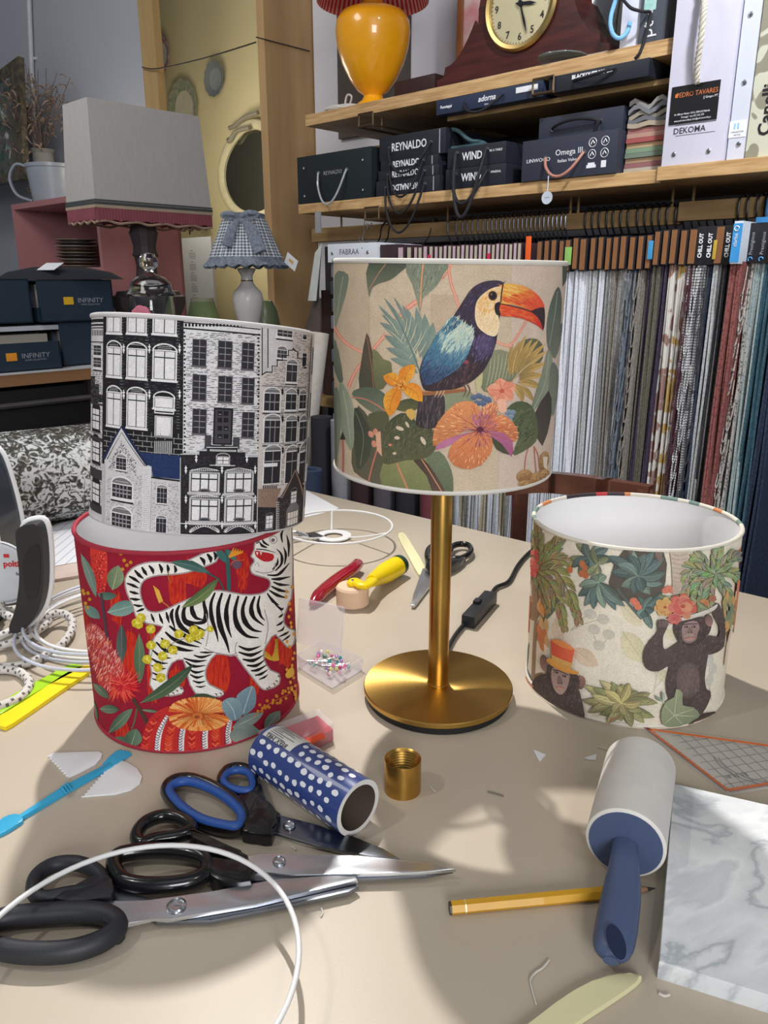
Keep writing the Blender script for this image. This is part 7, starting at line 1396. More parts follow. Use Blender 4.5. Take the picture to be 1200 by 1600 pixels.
# ================================================================= the work table
def table_surface(nt, b_):
    tc = nt.nodes.new('ShaderNodeTexCoord'); n = nt.nodes.new('ShaderNodeTexNoise'); n.inputs['Scale'].default_value = 3; n.inputs['Detail'].default_value = 8; nt.links.new(tc.outputs['Object'], n.inputs['Vector'])
    r = nt.nodes.new('ShaderNodeValToRGB'); r.color_ramp.elements[0].position = .3; r.color_ramp.elements[1].position = .7; r.color_ramp.elements[0].color = (*lin((178, 166, 148)), 1); r.color_ramp.elements[1].color = (*lin((189, 177, 160)), 1)
    nt.links.new(n.outputs['Fac'], r.inputs[0]); nt.links.new(r.outputs[0], b_.inputs['Base Color'])
    v = nt.nodes.new('ShaderNodeTexVoronoi'); v.inputs['Scale'].default_value = 700; nt.links.new(tc.outputs['Object'], v.inputs['Vector']); bp = nt.nodes.new('ShaderNodeBump'); bp.inputs['Strength'].default_value = .05; bp.inputs['Distance'].default_value = .0004
    nt.links.new(v.outputs['Distance'], bp.inputs['Height']); nt.links.new(bp.outputs[0], b_.inputs['Normal'])
t = thing('work_table', (0, .7, 0), 'large work table with a smooth beige top', 'table')
e1 = T(490, 768); e2 = T(1200, 934); dd = (e2-e1).normalized(); pp = Vector((-dd.y, dd.x, 0)); pp = pp if pp.y > 0 else -pp
C1 = e1-dd*.30; C2 = e2+dd*.42; PL = Vector((.684, .729, 0))
poly = [C1, C2, C2-pp*1.1, C2-pp*1.1-dd*.6, Vector((-.9, -.1, TZ)), C1-PL*.9]
b = B(); prism(b, [Vector((q.x, q.y, TZ-.03)) for q in poly], .03, bev=.003); obj('tabletop', b, node_mat('beige table top', table_surface, .42, spec=.35), t, smooth=20)
for q in (C1+Vector((.05, -.12, 0)), C2+Vector((-.15, -.05, 0)), Vector((-.8, -.02, 0)), Vector((.6, -.1, 0))): b = B(); wbox(b, (q.x, q.y, (TZ-.031)/2), (.06, .06, TZ-.031)); obj('leg', b, mat('table leg', (90, 80, 70), .6), t, smooth=0)
# ---------------------------------------------------------------- the three loose shades and the lamp
M_brass = mat('brushed brass', (196, 154, 80), .3, metal=1, noise=.05, scale=60)
def brushed(nt, b_):
    tc = nt.nodes.new('ShaderNodeTexCoord'); sp = nt.nodes.new('ShaderNodeSeparateXYZ'); nt.links.new(tc.outputs['Object'], sp.inputs[0])
    ln_ = nt.nodes.new('ShaderNodeVectorMath'); ln_.operation = 'LENGTH'; cm = nt.nodes.new('ShaderNodeCombineXYZ'); nt.links.new(sp.outputs['X'], cm.inputs[0]); nt.links.new(sp.outputs['Y'], cm.inputs[1]); nt.links.new(cm.outputs[0], ln_.inputs[0])
    n = nt.nodes.new('ShaderNodeTexNoise'); n.noise_dimensions = '1D'; n.inputs['Scale'].default_value = 1500; nt.links.new(ln_.outputs['Value'], n.inputs['W'])
    r = nt.nodes.new('ShaderNodeValToRGB'); r.color_ramp.elements[0].color = (*lin((168, 130, 62)), 1); r.color_ramp.elements[1].color = (*lin((212, 174, 100)), 1); nt.links.new(n.outputs['Fac'], r.inputs[0]); nt.links.new(r.outputs[0], b_.inputs['Base Color'])
    tg = nt.nodes.new('ShaderNodeTangent'); tg.direction_type = 'RADIAL'; tg.axis = 'Z'; nt.links.new(tg.outputs[0], b_.inputs['Tangent']); b_.inputs['Anisotropic'].default_value = .85; b_.inputs['Roughness'].default_value = .32
M_disc = node_mat('turned brass disc', brushed, .32, metal=1)
lb = Vector((.0525, .668, TZ)); k = .967
t = thing('table_lamp', lb, 'brass table lamp wearing the toucan print shade, standing mid table', 'lamp')
b = B(); lathe(b, [(0, 0), (.0685, 0), (.0695, .001), (.0695, .0075), (0, .0075)], lb, 96); obj('base_foot', b, mat('black felt rubber', (24, 24, 24), .6), t, 'black underside ring')
b = B(); lathe(b, [(0, .0076), (.0715, .0076), (.0722, .0084), (.0722, .0122), (.0715, .0130), (0, .0130)], lb, 128); obj('base_plate', b, M_disc, t, 'round brushed brass base', smooth=30)
b = B(); lathe(b, [(0, .0131), (.0105, .0131), (.0105, .0145), (.0098, .015), (.0098, .262), (.008, .266), (0, .266)], lb, 40); obj('pole', b, M_brass, t, 'brass tube')
cc = CAM+(Vector((.054, .7019, TZ+.2247))-CAM)*k; ax = Vector((.0135, -.0165, 1))
pt_ = Print(cc, ax, .1*k, .179*k, (500, 380), 1/3); draw_toucan(pt_); pt_.build('lamp_shade', t, [M_linen], 'toucan and tropical flower print shade')
shade_body(pt_, t, M_lining, [mat('pale linen hem', (216, 212, 204), .8), mat('dark green hem', (96, 108, 92), .8), mat('coral hem', (214, 140, 128), .8)], lambda f: 0 if f < .22 or f > .78 else [0, 0, 1, 0, 2, 0, 0, 0][int(f*24) % 8])
tc_ = cc+pt_.M @ Vector((0, 0, pt_.h-.018)); pz = lb.x, lb.y
b = B(); hub = Vector((lb.x, lb.y, TZ+.268)); tube(b, [hub+Vector((.021*cos(a*pi/12), .021*sin(a*pi/12), 0)) for a in range(24)], .0022, 8, closed=True)
for k3 in range(3):
    a = radians(90+120*k3); e = cc+pt_.M @ Vector((.094*cos(a), .094*sin(a), .004)); tube(b, smoothpath([hub+Vector((.021*cos(a), .021*sin(a), 0)), hub+Vector((.05*cos(a), .05*sin(a), -.01)), e], 5), .0018, 8)
obj('shade_carrier', b, mat('white enamelled wire', (222, 222, 222), .4, noise=.01), t)
b = B(); lathe(b, [(0, 0), (.017, 0), (.017, .02), (.014, .024), (.014, .034), (.018, .042), (.028, .06), (.030, .072), (.026, .088), (.014, .098), (0, .101)], Vector((lb.x, lb.y, TZ+.262)), 32, mis=[0]*4+[1]*7); obj('bulb', b, [mat('black bulb holder', (30, 30, 30), .5), mat('frosted bulb', (226, 224, 220), .3)], t)
M_cb = mat('black flex', (22, 22, 24), .45)
P = [T(*q, .004) for q in ((690, 1030), (700, 1013), (712, 992), (728, 972))]; b = B(); tube(b, smoothpath(P, 6), .0026, 10)
P = [T(*q, .004) for q in ((766, 933), (775, 918), (795, 908), (808, 885), (822, 868), (836, 858), (870, 850), (930, 852), (1010, 880))]; tube(b, smoothpath(P, 6), .0026, 10); obj('power_cord', b, M_cb, t)
sa, sb_ = T(731, 972, .008), T(767, 932, .008); d_ = (sb_-sa).normalized(); Ms = frame_from(d_, Vector((0, 0, 1)).cross(d_)); b = B(); wbox(b, (sa+sb_)/2, ((sb_-sa).length, .017, .0155), Ms, bev=.003); obj('cord_switch', b, mat('black plastic', (28, 30, 34), .4), kid(t, 'power_cord')); b = B(); wbox(b, (sa+sb_)/2+Vector((-.003, .002, .009)), (.012, .008, .005), Ms, bev=.0015); obj('rocker', b, MATS['black plastic'], kid(kid(t, 'power_cord'), 'cord_switch') if 0 else kid(t, 'power_cord'))
# red tiger shade
t = thing('drum_lampshade', (-.1801, .6664, TZ), 'red drum shade with white striped tiger and flowers, standing on the table', 'lampshade')
pz_ = Print((-.1801, .6664, TZ+.0021), (0, 0, 1), .0955, .1800, (100, 800), 380/1200); draw_tiger(pz_); pz_.build('fabric_cover', t, [M_print])
shade_body(pz_, t, M_lining, [mat('crimson hem', (160, 36, 56), .7), mat('scarlet hem', (200, 60, 44), .7), mat('yellow hem', (226, 180, 90), .7)], lambda f: 0 if f < .25 or f > .75 else [0, 0, 1, 0, 0, 2, 0, 1, 0][int(f*30) % 9])
# city shade resting aslant on it
cc = Vector((-.1697, .6764, TZ+.1845))
t = thing('drum_lampshade', cc, 'black and white drum shade printed with canal houses, set aslant on the red shade', 'lampshade')
pc_ = Print(cc, (.0729, .1185, 1), .094, .1673, (120, 480), 380/1200); draw_city(pc_); pc_.build('fabric_cover', t, [M_print])
shade_body(pc_, t, M_lining, [mat('white hem', (206, 204, 204), .7), mat('black hem', (40, 38, 42), .7)], lambda f: 0 if f < .3 or f > .7 else [0, 0, 0, 1, 0, 0, 1, 1][int(f*40) % 8])
# monkey shade
t = thing('drum_lampshade', (.243, .7034, TZ), 'cream drum shade with monkeys and palm leaves, open end up at the right', 'lampshade')
pm_ = Print((.243, .7034, TZ+.0022), (-.0126, .0128, 1), .0955, .1668, (800, 760), 380/1200); draw_monkeys(pm_); pm_.build('fabric_cover', t, [M_print])
shade_body(pm_, t, M_lining, [mat('cream hem', (226, 220, 206), .7), mat('teal hem', (120, 146, 136), .7), mat('orange hem', (214, 140, 90), .7), mat('dark hem', (60, 50, 56), .7), mat('red hem', (196, 60, 66), .7)],
           lambda f: 0 if f < .2 or f > .8 else 4 if .49 < f < .515 else (3 if .515 <= f < .58 or .46 < f <= .49 else ([0, 1, 0, 0, 2, 0, 1][int(f*40) % 7])))
# ---------------------------------------------------------------- small things
M_wht = mat('white enamelled wire', (222, 222, 222), .4); M_plw = mat('white plastic', (226, 228, 230), .4, noise=.01)
c = T(629, 1233); b = B(); r = .0146; h = .0285; prof = [(r*.86, .001), (r, 0), (r*1.0, h-.001), (r*.985, h)]
for i in range(9): z = h-.001-i*.0024; prof += [(r*.90, z), (r*.84, z-.0012)]
prof += [(r*.84, .002), (r*.86, .001)]; lathe(b, prof, c, 56); single('brass_collar', b, M_brass, c, 'short brass collar with inner thread in front of the lamp base', 'collar')
# polka dot refill roll
A, C = T(421, 1172, .0215), T(560, 1262, .0215); ax = (C-A); L = ax.length; M = ax.to_track_quat('Z', 'Y').to_matrix(); r = .0213
t = thing('lint_refill_roll', T(490, 1230), 'navy roll with white polka dots and printed label lying beside the blue scissors', 'roll')
b = B(); n = 64; rings = []
lathe(b, [(r, 0), (r, L), (r*.98, L), (r*.82, L), (r*.82, 0), (r*.98, 0), (r, 0)], A, n, M=M, mis=[0, 1, 1, 2, 1, 1]); obj('roll', b, [mat('navy printed film', (48, 66, 124), .3, coat=.4, noise=.03), mat('white paper edge', (214, 212, 208), .7), mat('brown cardboard core', (84, 70, 60), .8)], t)
def onroll(b, a, z, pts, mi=0, off=.0003):
    vs = []
    for (x, y) in pts: aa = a+x/r; vs.append(b.verts.new(A+M @ Vector(((r+off)*cos(aa), (r+off)*sin(aa), z+y))))
    f = b.faces.new(vs); f.material_index = mi
b = B(); rr = random.Random(12)
upv = M.inverted() @ Vector((0, 0, 1)); a_up = atan2(upv.y, upv.x)
tow = M.inverted() @ (CAM-A).normalized(); a_cam = atan2(tow.y, tow.x)
sgn = 1 if ((a_cam-a_up+pi) % (2*pi)-pi) > 0 else -1
for i in range(14):
    for j in range(12):
        z = .004+L*(j+.5*(i % 2))/12; 
        if z > L-.005: continue
        a = 2*pi*i/14+rr.uniform(-.11, .11); rel = ((a-a_up)*sgn+pi) % (2*pi)-pi
        if -.75 < rel < .42 and z < .04: continue
        w_, h_ = rr.uniform(.0019, .0026), rr.uniform(.0024, .0034); q0 = rr.uniform(0, 3); onroll(b, a, z, [(w_*cos(2*pi*k/9)*(1+.15*sin(k*q0)), h_*sin(2*pi*k/9)) for k in range(9)])
obj('polka_dots', b, mat('white dots', (222, 224, 230), .5), t, smooth=0)
b = B()
for s0 in range(8):
    onroll(b, a_up+sgn*(-.72+s0*.14), .003, [(0, 0), (sgn*.14*r, 0), (sgn*.14*r, .034), (0, .034)], 0, .00035)
for k_ in range(9):
    ln_ = [.02, .012, .024, .018, .022, .01, .026, .016, .02][k_]; onroll(b, a_up+sgn*(-.62+k_*.1), .006, [(0, 0), (.0006, 0), (.0006, ln_), (0, ln_)], 1, .0006)
text(b, 'REFX 3487', A+M @ Vector(((r+.0007)*cos(a_up+sgn*.33), (r+.0007)*sin(a_up+sgn*.33), .019)), frame_from(-ax, (M @ Vector((-sin(a_up+sgn*.33), cos(a_up+sgn*.33), 0)))*-sgn), .0055, mi=1)
obj('paper_label', b, [mat('label paper', (212, 212, 206), .6), mat('label print', (70, 70, 80), .6)], t, smooth=0)
# lint roller
A, C = T(1000, 1197, .027), T(977, 1318, .027); ax = C-A; L = ax.length; M = ax.to_track_quat('Z', 'Y').to_matrix(); r = .0262
t = thing('lint_roller', T(985, 1330), 'lint roller with white sticky roll and blue handle lying across the pencil', 'lint roller')
b = B(); lathe(b, [(0, 0), (r-.001, 0), (r, .001), (r, L-.001), (r-.0012, L), (r-.004, L+.0005), (r-.004, L-.003), (0, L-.003)], A, 56, M=M); obj('sticky_roll', b, mat('white sticky paper', (218, 215, 209), .55, scale=40, c2=(206, 203, 198)), t, 'white paper roll')
M_hb = mat('dusty blue plastic', (74, 88, 120), .4, noise=.02)
b = B(); lathe(b, [(0, L-.003), (r-.0022, L-.003), (r-.0022, L+.0006), (.01, L+.001), (0, L+.001)], A, 40, M=M); obj('end_cap', b, M_hb, t)
hs = C+ax.normalized()*.0; P = [hs, T(976, 1345, .026), T(972, 1390, .020), T(966, 1430, .016), T(960, 1465, .013), T(955, 1490, .0115), T(954, 1502, .011)]
b = B(); pp_ = smoothpath(P, 6); N_ = len(pp_); rs = []
for i in range(N_): s = i/(N_-1); rs.append([.0085, .0095, .0115, .0122, .0125, .0122, .0105, .0045][min(7, int(s*7.99))]*1.0)
for _ in range(4): rs = [rs[0]]+[(rs[i-1]+2*rs[i]+rs[i+1])/4 for i in range(1, N_-1)]+[rs[-1]]
tube(b, pp_, rs, 18, flat=.72); obj('handle', b, M_hb, t, 'dusty blue handle')
hp = T(962, 1470, .0); hp = T(963, 1468, .0225); b = B(); d_ = (T(955, 1490, .0115)-T(966, 1430, .016)).normalized(); Mh = frame_from(Vector((1, 0, 0)), d_); lathe(b, [(0, 0), (.0052, 0), (.0042, .0012), (0, .0008)], hp-Vector((0, 0, .0015)), 22, M=Mh, sy=2.1); obj('hanging_hole', b, mat('hole shade blue', (30, 42, 72), .5), t)  # dark disc laid on the handle, the hole's shade is in its colour
# pencil
A, C = T(703, 1419, .0042), T(1024, 1388, .0042); d_ = (C-A); L = d_.length; M = d_.to_track_quat('Z', 'Y').to_matrix(); t = thing('pencil', T(860, 1404), 'short hexagonal yellow pencil passing under the lint roller handle', 'pencil')
b = B(); lathe(b, [(0, .0), (.0040, 0), (.0043, .001), (.0043, L-.021), (0, L-.021)], A, 6, M=M); obj('barrel', b, mat('yellow pencil paint', (214, 160, 34), .5, coat=.1), t, smooth=20); b = B(); lathe(b, [(0, -.0004), (.0041, -.0004), (.0043, .0012), (0, .001)], A, 6, M=M); obj('end', b, mat('dark pencil end', (60, 50, 40), .4), t)
b = B(); lathe(b, [(.0044, .0095), (.0045, .0095), (.0045, .0102), (.0044, .0102)], A, 6, M=M); obj('gold_band', b, mat('gold foil', (240, 220, 170), .3, metal=.5), t)
b = B(); lathe(b, [(.0042, L-.021), (.0016, L-.006)], A, 14, M=M); obj('sharpened_wood', b, mat('cedar', (132, 100, 76), .7), t); b = B(); lathe(b, [(.0016, L-.006), (.0003, L), (0, L)], A, 12, M=M); obj('lead', b, mat('graphite', (50, 48, 48), .35), t)
# marble
def marble(nt, b_):
    tc = nt.nodes.new('ShaderNodeTexCoord'); n = nt.nodes.new('ShaderNodeTexNoise'); n.inputs['Scale'].default_value = 8; n.inputs['Detail'].default_value = 9; n.inputs['Distortion'].default_value = 1.3; nt.links.new(tc.outputs['Object'], n.inputs['Vector'])
    r = nt.nodes.new('ShaderNodeValToRGB'); e = r.color_ramp.elements; e[0].position = .28; e[0].color = (*lin((214, 218, 220)), 1); e[1].position = .7; e[1].color = (*lin((222, 226, 228)), 1)
    for p_, c in ((.42, (226, 229, 231)), (.455, (178, 184, 189)), (.475, (214, 218, 221)), (.56, (234, 236, 238)), (.61, (208, 212, 216))): q = e.new(p_); q.color = (*lin(c), 1)
    nt.links.new(n.outputs['Fac'], r.inputs[0]); nt.links.new(r.outputs[0], b_.inputs['Base Color'])
h = .0125; P0 = T(1053, 1224, h); P1 = T(1030, 1502, h); e_ = (P0-P1).normalized(); s_ = Vector((e_.y, -e_.x, 0)); P = [P1, P1+s_*.19, P0+s_*.19, P0]
b = B(); prism(b, [q-Vector((0, 0, h)) for q in P], h, bev=.001); single('marble_tile', b, node_mat('white marble', marble, .22), sum(P, Vector())/4-Vector((0, 0, h)), 'square white marble slab with grey veins at the right front corner', 'marble slab', smooth=20)
# ruler
M_acr = mat('clear acrylic', (236, 238, 236), .08, alpha=.22, noise=0); M_orr = mat('orange acrylic edge', (226, 118, 60), .3, alpha=.9); M_ink = mat('ruler ink', (104, 106, 112), .5)
A, Bq, D = T(1001, 1138, .0006), T(1136, 1243, .0006), T(1420, 1196, .0006)
t = thing('set_square', T(1100, 1180), 'clear triangular ruler with orange edges and black grid, partly under the monkey shade', 'ruler')
b = B(); prism(b, [A, Bq, D], .002); obj('sheet', b, M_acr, t, smooth=0)
def inset(p, q, w0, w1, c, s0=0, s1=1):
    d = (q-p).normalized(); n_ = Vector((-d.y, d.x, 0)); n_ = n_ if n_.dot(c-p) > 0 else -n_; a, e = p+(q-p)*s0, p+(q-p)*s1; return [a+n_*w0, e+n_*w0, e+n_*w1, a+n_*w1]
ct = (A+Bq+D)/3+Vector((0, 0, .002)); up2 = Vector((0, 0, .0021)); b = B()
for p_, q_ in ((A, Bq), (Bq, D), (A, D)): prism(b, [v+up2 for v in inset(p_, q_, .0015, .0045, ct, .02, .98)], .0003)
obj('orange_edge', b, M_orr, t, smooth=0); b = B()
for p_, q_ in ((A, Bq), (Bq, D)):
    for i in range(90):
        s = .02+.96*i/90; prism(b, [v+up2 for v in inset(p_, q_, .0006, .0030 if i % 5 else .0055, ct, s, s+.0022)], .0004)
d1 = (D-Bq).normalized(); d2 = Vector((-d1.y, d1.x, 0)); Lx = (D-Bq).length
def intri(p):
    def s(a, c): return (c.x-a.x)*(p.y-a.y)-(c.y-a.y)*(p.x-a.x)
    v = [s(A, Bq), s(Bq, D), s(D, A)]; return all(x >= 0 for x in v) or all(x <= 0 for x in v)
for fam in (0, 1):
    for i in range(1, 26):
        pts = []
        for j in range(160):
            a_, c_ = (i*.01, j*.0018-.06) if fam == 0 else (j*.0018, i*.01-.0)
            p = Bq+d1*a_+d2*c_
            if intri(p): pts.append(p)
        if len(pts) > 6: a_, c_ = pts[2], pts[-3]; s = (c_-a_).normalized().cross(Vector((0, 0, 1)))*.00016; prism(b, [q+up2 for q in (a_+s, c_+s, c_-s, a_-s)], .0002)
for rad in (.03, .034):
    cpt = (A+D)/2+(Bq-(A+D)/2)*.35; pts = [cpt+Vector((rad*cos(k*.15), rad*sin(k*.15), .0022)) for k in range(20, 43) ]; pts = [q for q in pts if intri(q)]
    if len(pts) > 3: tube(b, pts, .0003, 4)
for (x, y, s) in ((1150, 1212, '10 11 12'),): text(b, s, T(x, y, .003), frame_from(d1, d2), .006)
obj('scale_marks', b, M_ink, t, smooth=0)
# creasing tools
def flat(name, px, h, m, lab, cat, z=0.0002, bev=.001, curve=0, group=None):
    P = [T(x, y, z+h) for x, y in px]
    if curve: P = smoothpath(P, curve, True)
    b = B(); prism(b, [q-Vector((0, 0, h)) for q in P], h, bev=bev); c = sum(P, Vector())/len(P); c.z = TZ+z
    return single(name, b, m, c, lab, cat, group, smooth=30)
M_bone = mat('pale cream plastic', (222, 216, 172), .45, noise=.02)
flat('creasing_bone', [(1003, 1525), (984, 1520), (949, 1523), (897, 1547), (840, 1588), (780, 1640), (815, 1660), (870, 1618), (930, 1578), (980, 1545)], .004, M_bone, 'cream bone folder at the front edge below the lint roller', 'bone folder', curve=2)
flat('creasing_bone', [(622, 838), (626, 832), (633, 834), (648, 858), (664, 885), (660, 894), (654, 897), (640, 872)], .004, M_bone, 'cream bone folder beside the scissors behind the lamp pole', 'bone folder', curve=2)
M_bl = mat('sky blue plastic', (56, 164, 206), .35, noise=.03); t = thing('glue_spatula', T(100, 1235), 'sky blue glue spatula with notched tip left of the red shade', 'spatula')
def part(tt, name, px, h, m, z=.0002, bev=.0008, curve=0, lab=None):
    P = [T(x, y, z+h) for x, y in px]
    if curve: P = smoothpath(P, curve, True)
    b = B(); prism(b, [q-Vector((0, 0, h)) for q in P], h, bev=bev); return obj(name, b, m, tt, lab, smooth=30)
part(t, 'notched_tip', [(184, 1171), (187, 1173), (190, 1171), (193, 1174), (196, 1172), (198, 1175), (201, 1173), (205, 1176), (185, 1190), (168, 1200), (160, 1193), (172, 1180)], .0025, M_bl)
part(t, 'shaft', [(171, 1190), (176, 1195), (107, 1234), (33, 1278), (27, 1274), (100, 1227)], .0032, M_bl); part(t, 'blade', [(34, 1274), (36, 1281), (26, 1288), (8, 1299), (-8, 1304), (-8, 1290), (4, 1277), (22, 1271)], .003, M_bl, curve=2)
b = B()
for k_ in range(3): p_ = T(96+k_*4, 1229-k_*3, .0048); q_ = T(103+k_*4, 1239-k_*3, .0048); tube(b, [p_, q_], .0009, 6)
obj('grip_ridges', b, M_bl, t)
def serr(a, c, n, amp):
    out = []
    for i in range(n): s = i/n; out += [(a[0]+(c[0]-a[0])*s, a[1]+(c[1]-a[1])*s), (a[0]+(c[0]-a[0])*(s+.5/n)+amp[0], a[1]+(c[1]-a[1])*(s+.5/n)+amp[1])]
    return out+[c]
flat('glue_comb', serr((74, 1181), (106, 1215), 9, (3, -2))+[(128, 1204), (148, 1194), (158, 1184), (160, 1177), (154, 1174), (120, 1175), (84, 1176)], .0014, M_plw, 'white serrated glue comb lying behind the blue spatula', 'glue comb', bev=.0003)
flat('glue_comb', serr((178, 1186), (127, 1244), 12, (4, 2))+[(180, 1240), (205, 1233), (219, 1223), (222, 1213), (214, 1200), (200, 1192), (186, 1186)], .0014, M_plw, 'white serrated glue comb lying in front of the blue spatula', 'glue comb', bev=.0003)
t = thing('seam_tool', T(60, 1090), 'yellow plastic pleating tool left of the red shade', 'pleating tool'); part(t, 'body', [(140, 1039), (139, 1049), (118, 1063), (84, 1086), (20, 1130), (6, 1135), (-4, 1130), (0, 1117), (12, 1112), (64, 1078), (96, 1056), (122, 1042)], .004, mat('bright yellow plastic', (240, 214, 20), .35, noise=.02), curve=2)
t = thing('seam_tool', T(55, 1075), 'lime green plastic pleating tool lying behind the yellow one', 'pleating tool'); part(t, 'body', [(110, 1037), (130, 1040), (120, 1047), (76, 1070), (20, 1103), (-6, 1118), (-8, 1104), (50, 1068), (90, 1048)], .004, mat('lime green plastic', (160, 206, 32), .35, noise=.02), curve=2)
# ---------------------------------------------------------------- scissors
M_bladeS = mat('scissor steel', (222, 226, 232), .27, metal=1, noise=.03); M_bladeD = mat('darker steel', (130, 134, 142), .3, metal=1, noise=.05)
M_hblk = mat('glossy black handle', (18, 18, 20), .22, coat=.3); M_hmat = mat('matt black handle', (40, 42, 48), .5); M_hblue = mat('blue soft grip', (38, 78, 150), .5)
def loop(t, name, px, h, r, m, flat_=.8, lab=None, bev=0):
    P = smoothpath([T(x, y, h) for x, y in px], 6, True); b = B(); tube(b, P, r, 12, closed=True, flat=flat_); return obj(name, b, m, t, lab, smooth=60)
def blade(t, px, z, th, m, edge=None):
    P = [T(x, y, z+th) for x, y in px]; b = B(); prism(b, [q-Vector((0, 0, th)) for q in P], th, bev=.0008); return obj('blade', b, m, t, smooth=25)
def screw(t, x, y, z, r=.0045):
    c = T(x, y, z); b = B(); lathe(b, [(0, .0008), (r*.6, .0012), (r*.62, .0006), (r*.8, .0006), (r*.85, .0018), (r, .001), (r, 0)], c, 24); prism(b, [c+Vector(q) for q in ((-r*.5, -.0005, .001), (r*.5, -.0005, .001), (r*.5, .0005, .001), (-r*.5, .0005, .001))], .0006); obj('screw', b, M_steel, t)
# blue and black pair
t = thing('scissors', T(400, 1262), 'scissors with blue and black handles, blades tucked under the polka dot roll', 'scissors')
blade(t, [(400, 1268), (442, 1275), (490, 1287), (560, 1310), (600, 1326), (626, 1342), (580, 1338), (500, 1322), (425, 1300)], .003, .0022, M_bladeD); blade(t, [(408, 1290), (470, 1300), (540, 1317), (575, 1320), (604, 1332), (622, 1344), (560, 1336), (470, 1316)], .0005, .0022, M_bladeS)
part(t, 'handle_root', [(368, 1240), (385, 1244), (396, 1232), (404, 1216), (412, 1240), (420, 1258), (438, 1270), (430, 1284), (424, 1303), (400, 1301), (378, 1297), (384, 1282), (386, 1262)], .010, M_hblk, z=.001, bev=.002, curve=2)
loop(t, 'finger_loop', [(260, 1237), (270, 1222), (296, 1218), (330, 1229), (362, 1249), (381, 1272), (378, 1292), (352, 1295), (312, 1283), (280, 1263)], .007, .0048, M_hblk, 1.25); loop(kid(t, 'finger_loop'), 'finger_grip', [(265, 1237), (274, 1224), (297, 1221), (329, 1232), (359, 1251), (377, 1272), (372, 1289), (350, 1289), (314, 1279), (284, 1260)], .0105, .0036, M_hblue, 1.0, 'blue soft lining of the large loop')
loop(t, 'thumb_loop', [(346, 1220), (354, 1205), (372, 1200), (390, 1206), (399, 1224), (394, 1238), (372, 1238), (356, 1232)], .007, .0042, M_hblk, 1.25); loop(kid(t, 'thumb_loop'), 'thumb_grip', [(349, 1219), (357, 1207), (373, 1203), (388, 1208), (395, 1223), (390, 1234), (372, 1234), (358, 1229)], .0102, .003, M_hblue, 1.0, 'blue soft lining of the small loop')
screw(t, 452, 1291, .0056)
# glossy black pair
t = thing('scissors', T(330, 1340), 'long pointed tailor scissors with glossy black handles, the middle pair', 'scissors')
blade(t, [(388, 1336), (410, 1334), (560, 1337), (667, 1346), (712, 1358), (650, 1363), (460, 1368), (410, 1362), (385, 1352)], .0068, .0024, M_bladeS); blade(t, [(340, 1368), (400, 1364), (560, 1362), (708, 1360), (665, 1368), (560, 1373), (400, 1376)], .0042, .0024, M_bladeD)
part(t, 'handle_root', [(296, 1292), (306, 1296), (330, 1308), (360, 1322), (388, 1334), (384, 1345), (366, 1343), (340, 1330), (312, 1313), (296, 1304)], .010, M_hblk, z=.004, bev=.003, curve=2); part(t, 'handle_root', [(316, 1338), (350, 1342), (392, 1348), (396, 1362), (392, 1376), (356, 1378), (330, 1368), (322, 1352)], .010, M_hblk, z=.003, bev=.003, curve=2)
loop(t, 'thumb_loop', [(213, 1306), (226, 1286), (256, 1275), (285, 1281), (300, 1296), (278, 1306), (244, 1312), (222, 1318)], .009, .0048, M_hblk, 1.1); loop(t, 'finger_loop', [(178, 1346), (192, 1334), (240, 1329), (294, 1333), (322, 1346), (318, 1368), (286, 1380), (236, 1384), (198, 1378), (182, 1364)], .009, .0054, M_hblk, 1.1)
screw(t, 436, 1347, .0094)
# big shears
t = thing('scissors', T(200, 1420), 'large tailor shears with matt black handles nearest the left front corner', 'scissors')
blade(t, [(130, 1404), (190, 1408), (232, 1408), (330, 1393), (430, 1374), (520, 1367), (556, 1369), (559, 1375), (520, 1384), (400, 1412), (330, 1424), (262, 1436), (240, 1434), (196, 1444), (180, 1432)], .0066, .0028, M_bladeS); blade(t, [(150, 1396), (178, 1384), (214, 1398), (250, 1410), (300, 1414), (460, 1396), (556, 1380), (561, 1385), (545, 1394), (460, 1412), (330, 1438), (245, 1440)], .003, .0030, M_bladeD)
part(t, 'handle_root', [(84, 1402), (108, 1388), (136, 1372), (156, 1362), (170, 1366), (178, 1384), (174, 1398), (150, 1404), (118, 1408)], .010, M_hmat, z=.004, bev=.002, curve=2); part(t, 'handle_root', [(150, 1418), (172, 1420), (190, 1434), (193, 1446), (182, 1456), (172, 1450), (166, 1434)], .010, M_hmat, z=.003, bev=.002, curve=2)
loop(t, 'thumb_loop', [(52, 1386), (60, 1366), (86, 1351), (120, 1349), (148, 1360), (160, 1378), (140, 1392), (104, 1398), (74, 1404), (58, 1400)], .009, .0050, M_hmat, 1.1); loop(t, 'finger_loop', [(-24, 1452), (10, 1434), (80, 1427), (140, 1425), (172, 1432), (184, 1448), (160, 1470), (110, 1486), (50, 1489), (0, 1482), (-26, 1468)], .009, .0062, M_hmat, 1.15)
screw(t, 276, 1416, .0096, .0062)
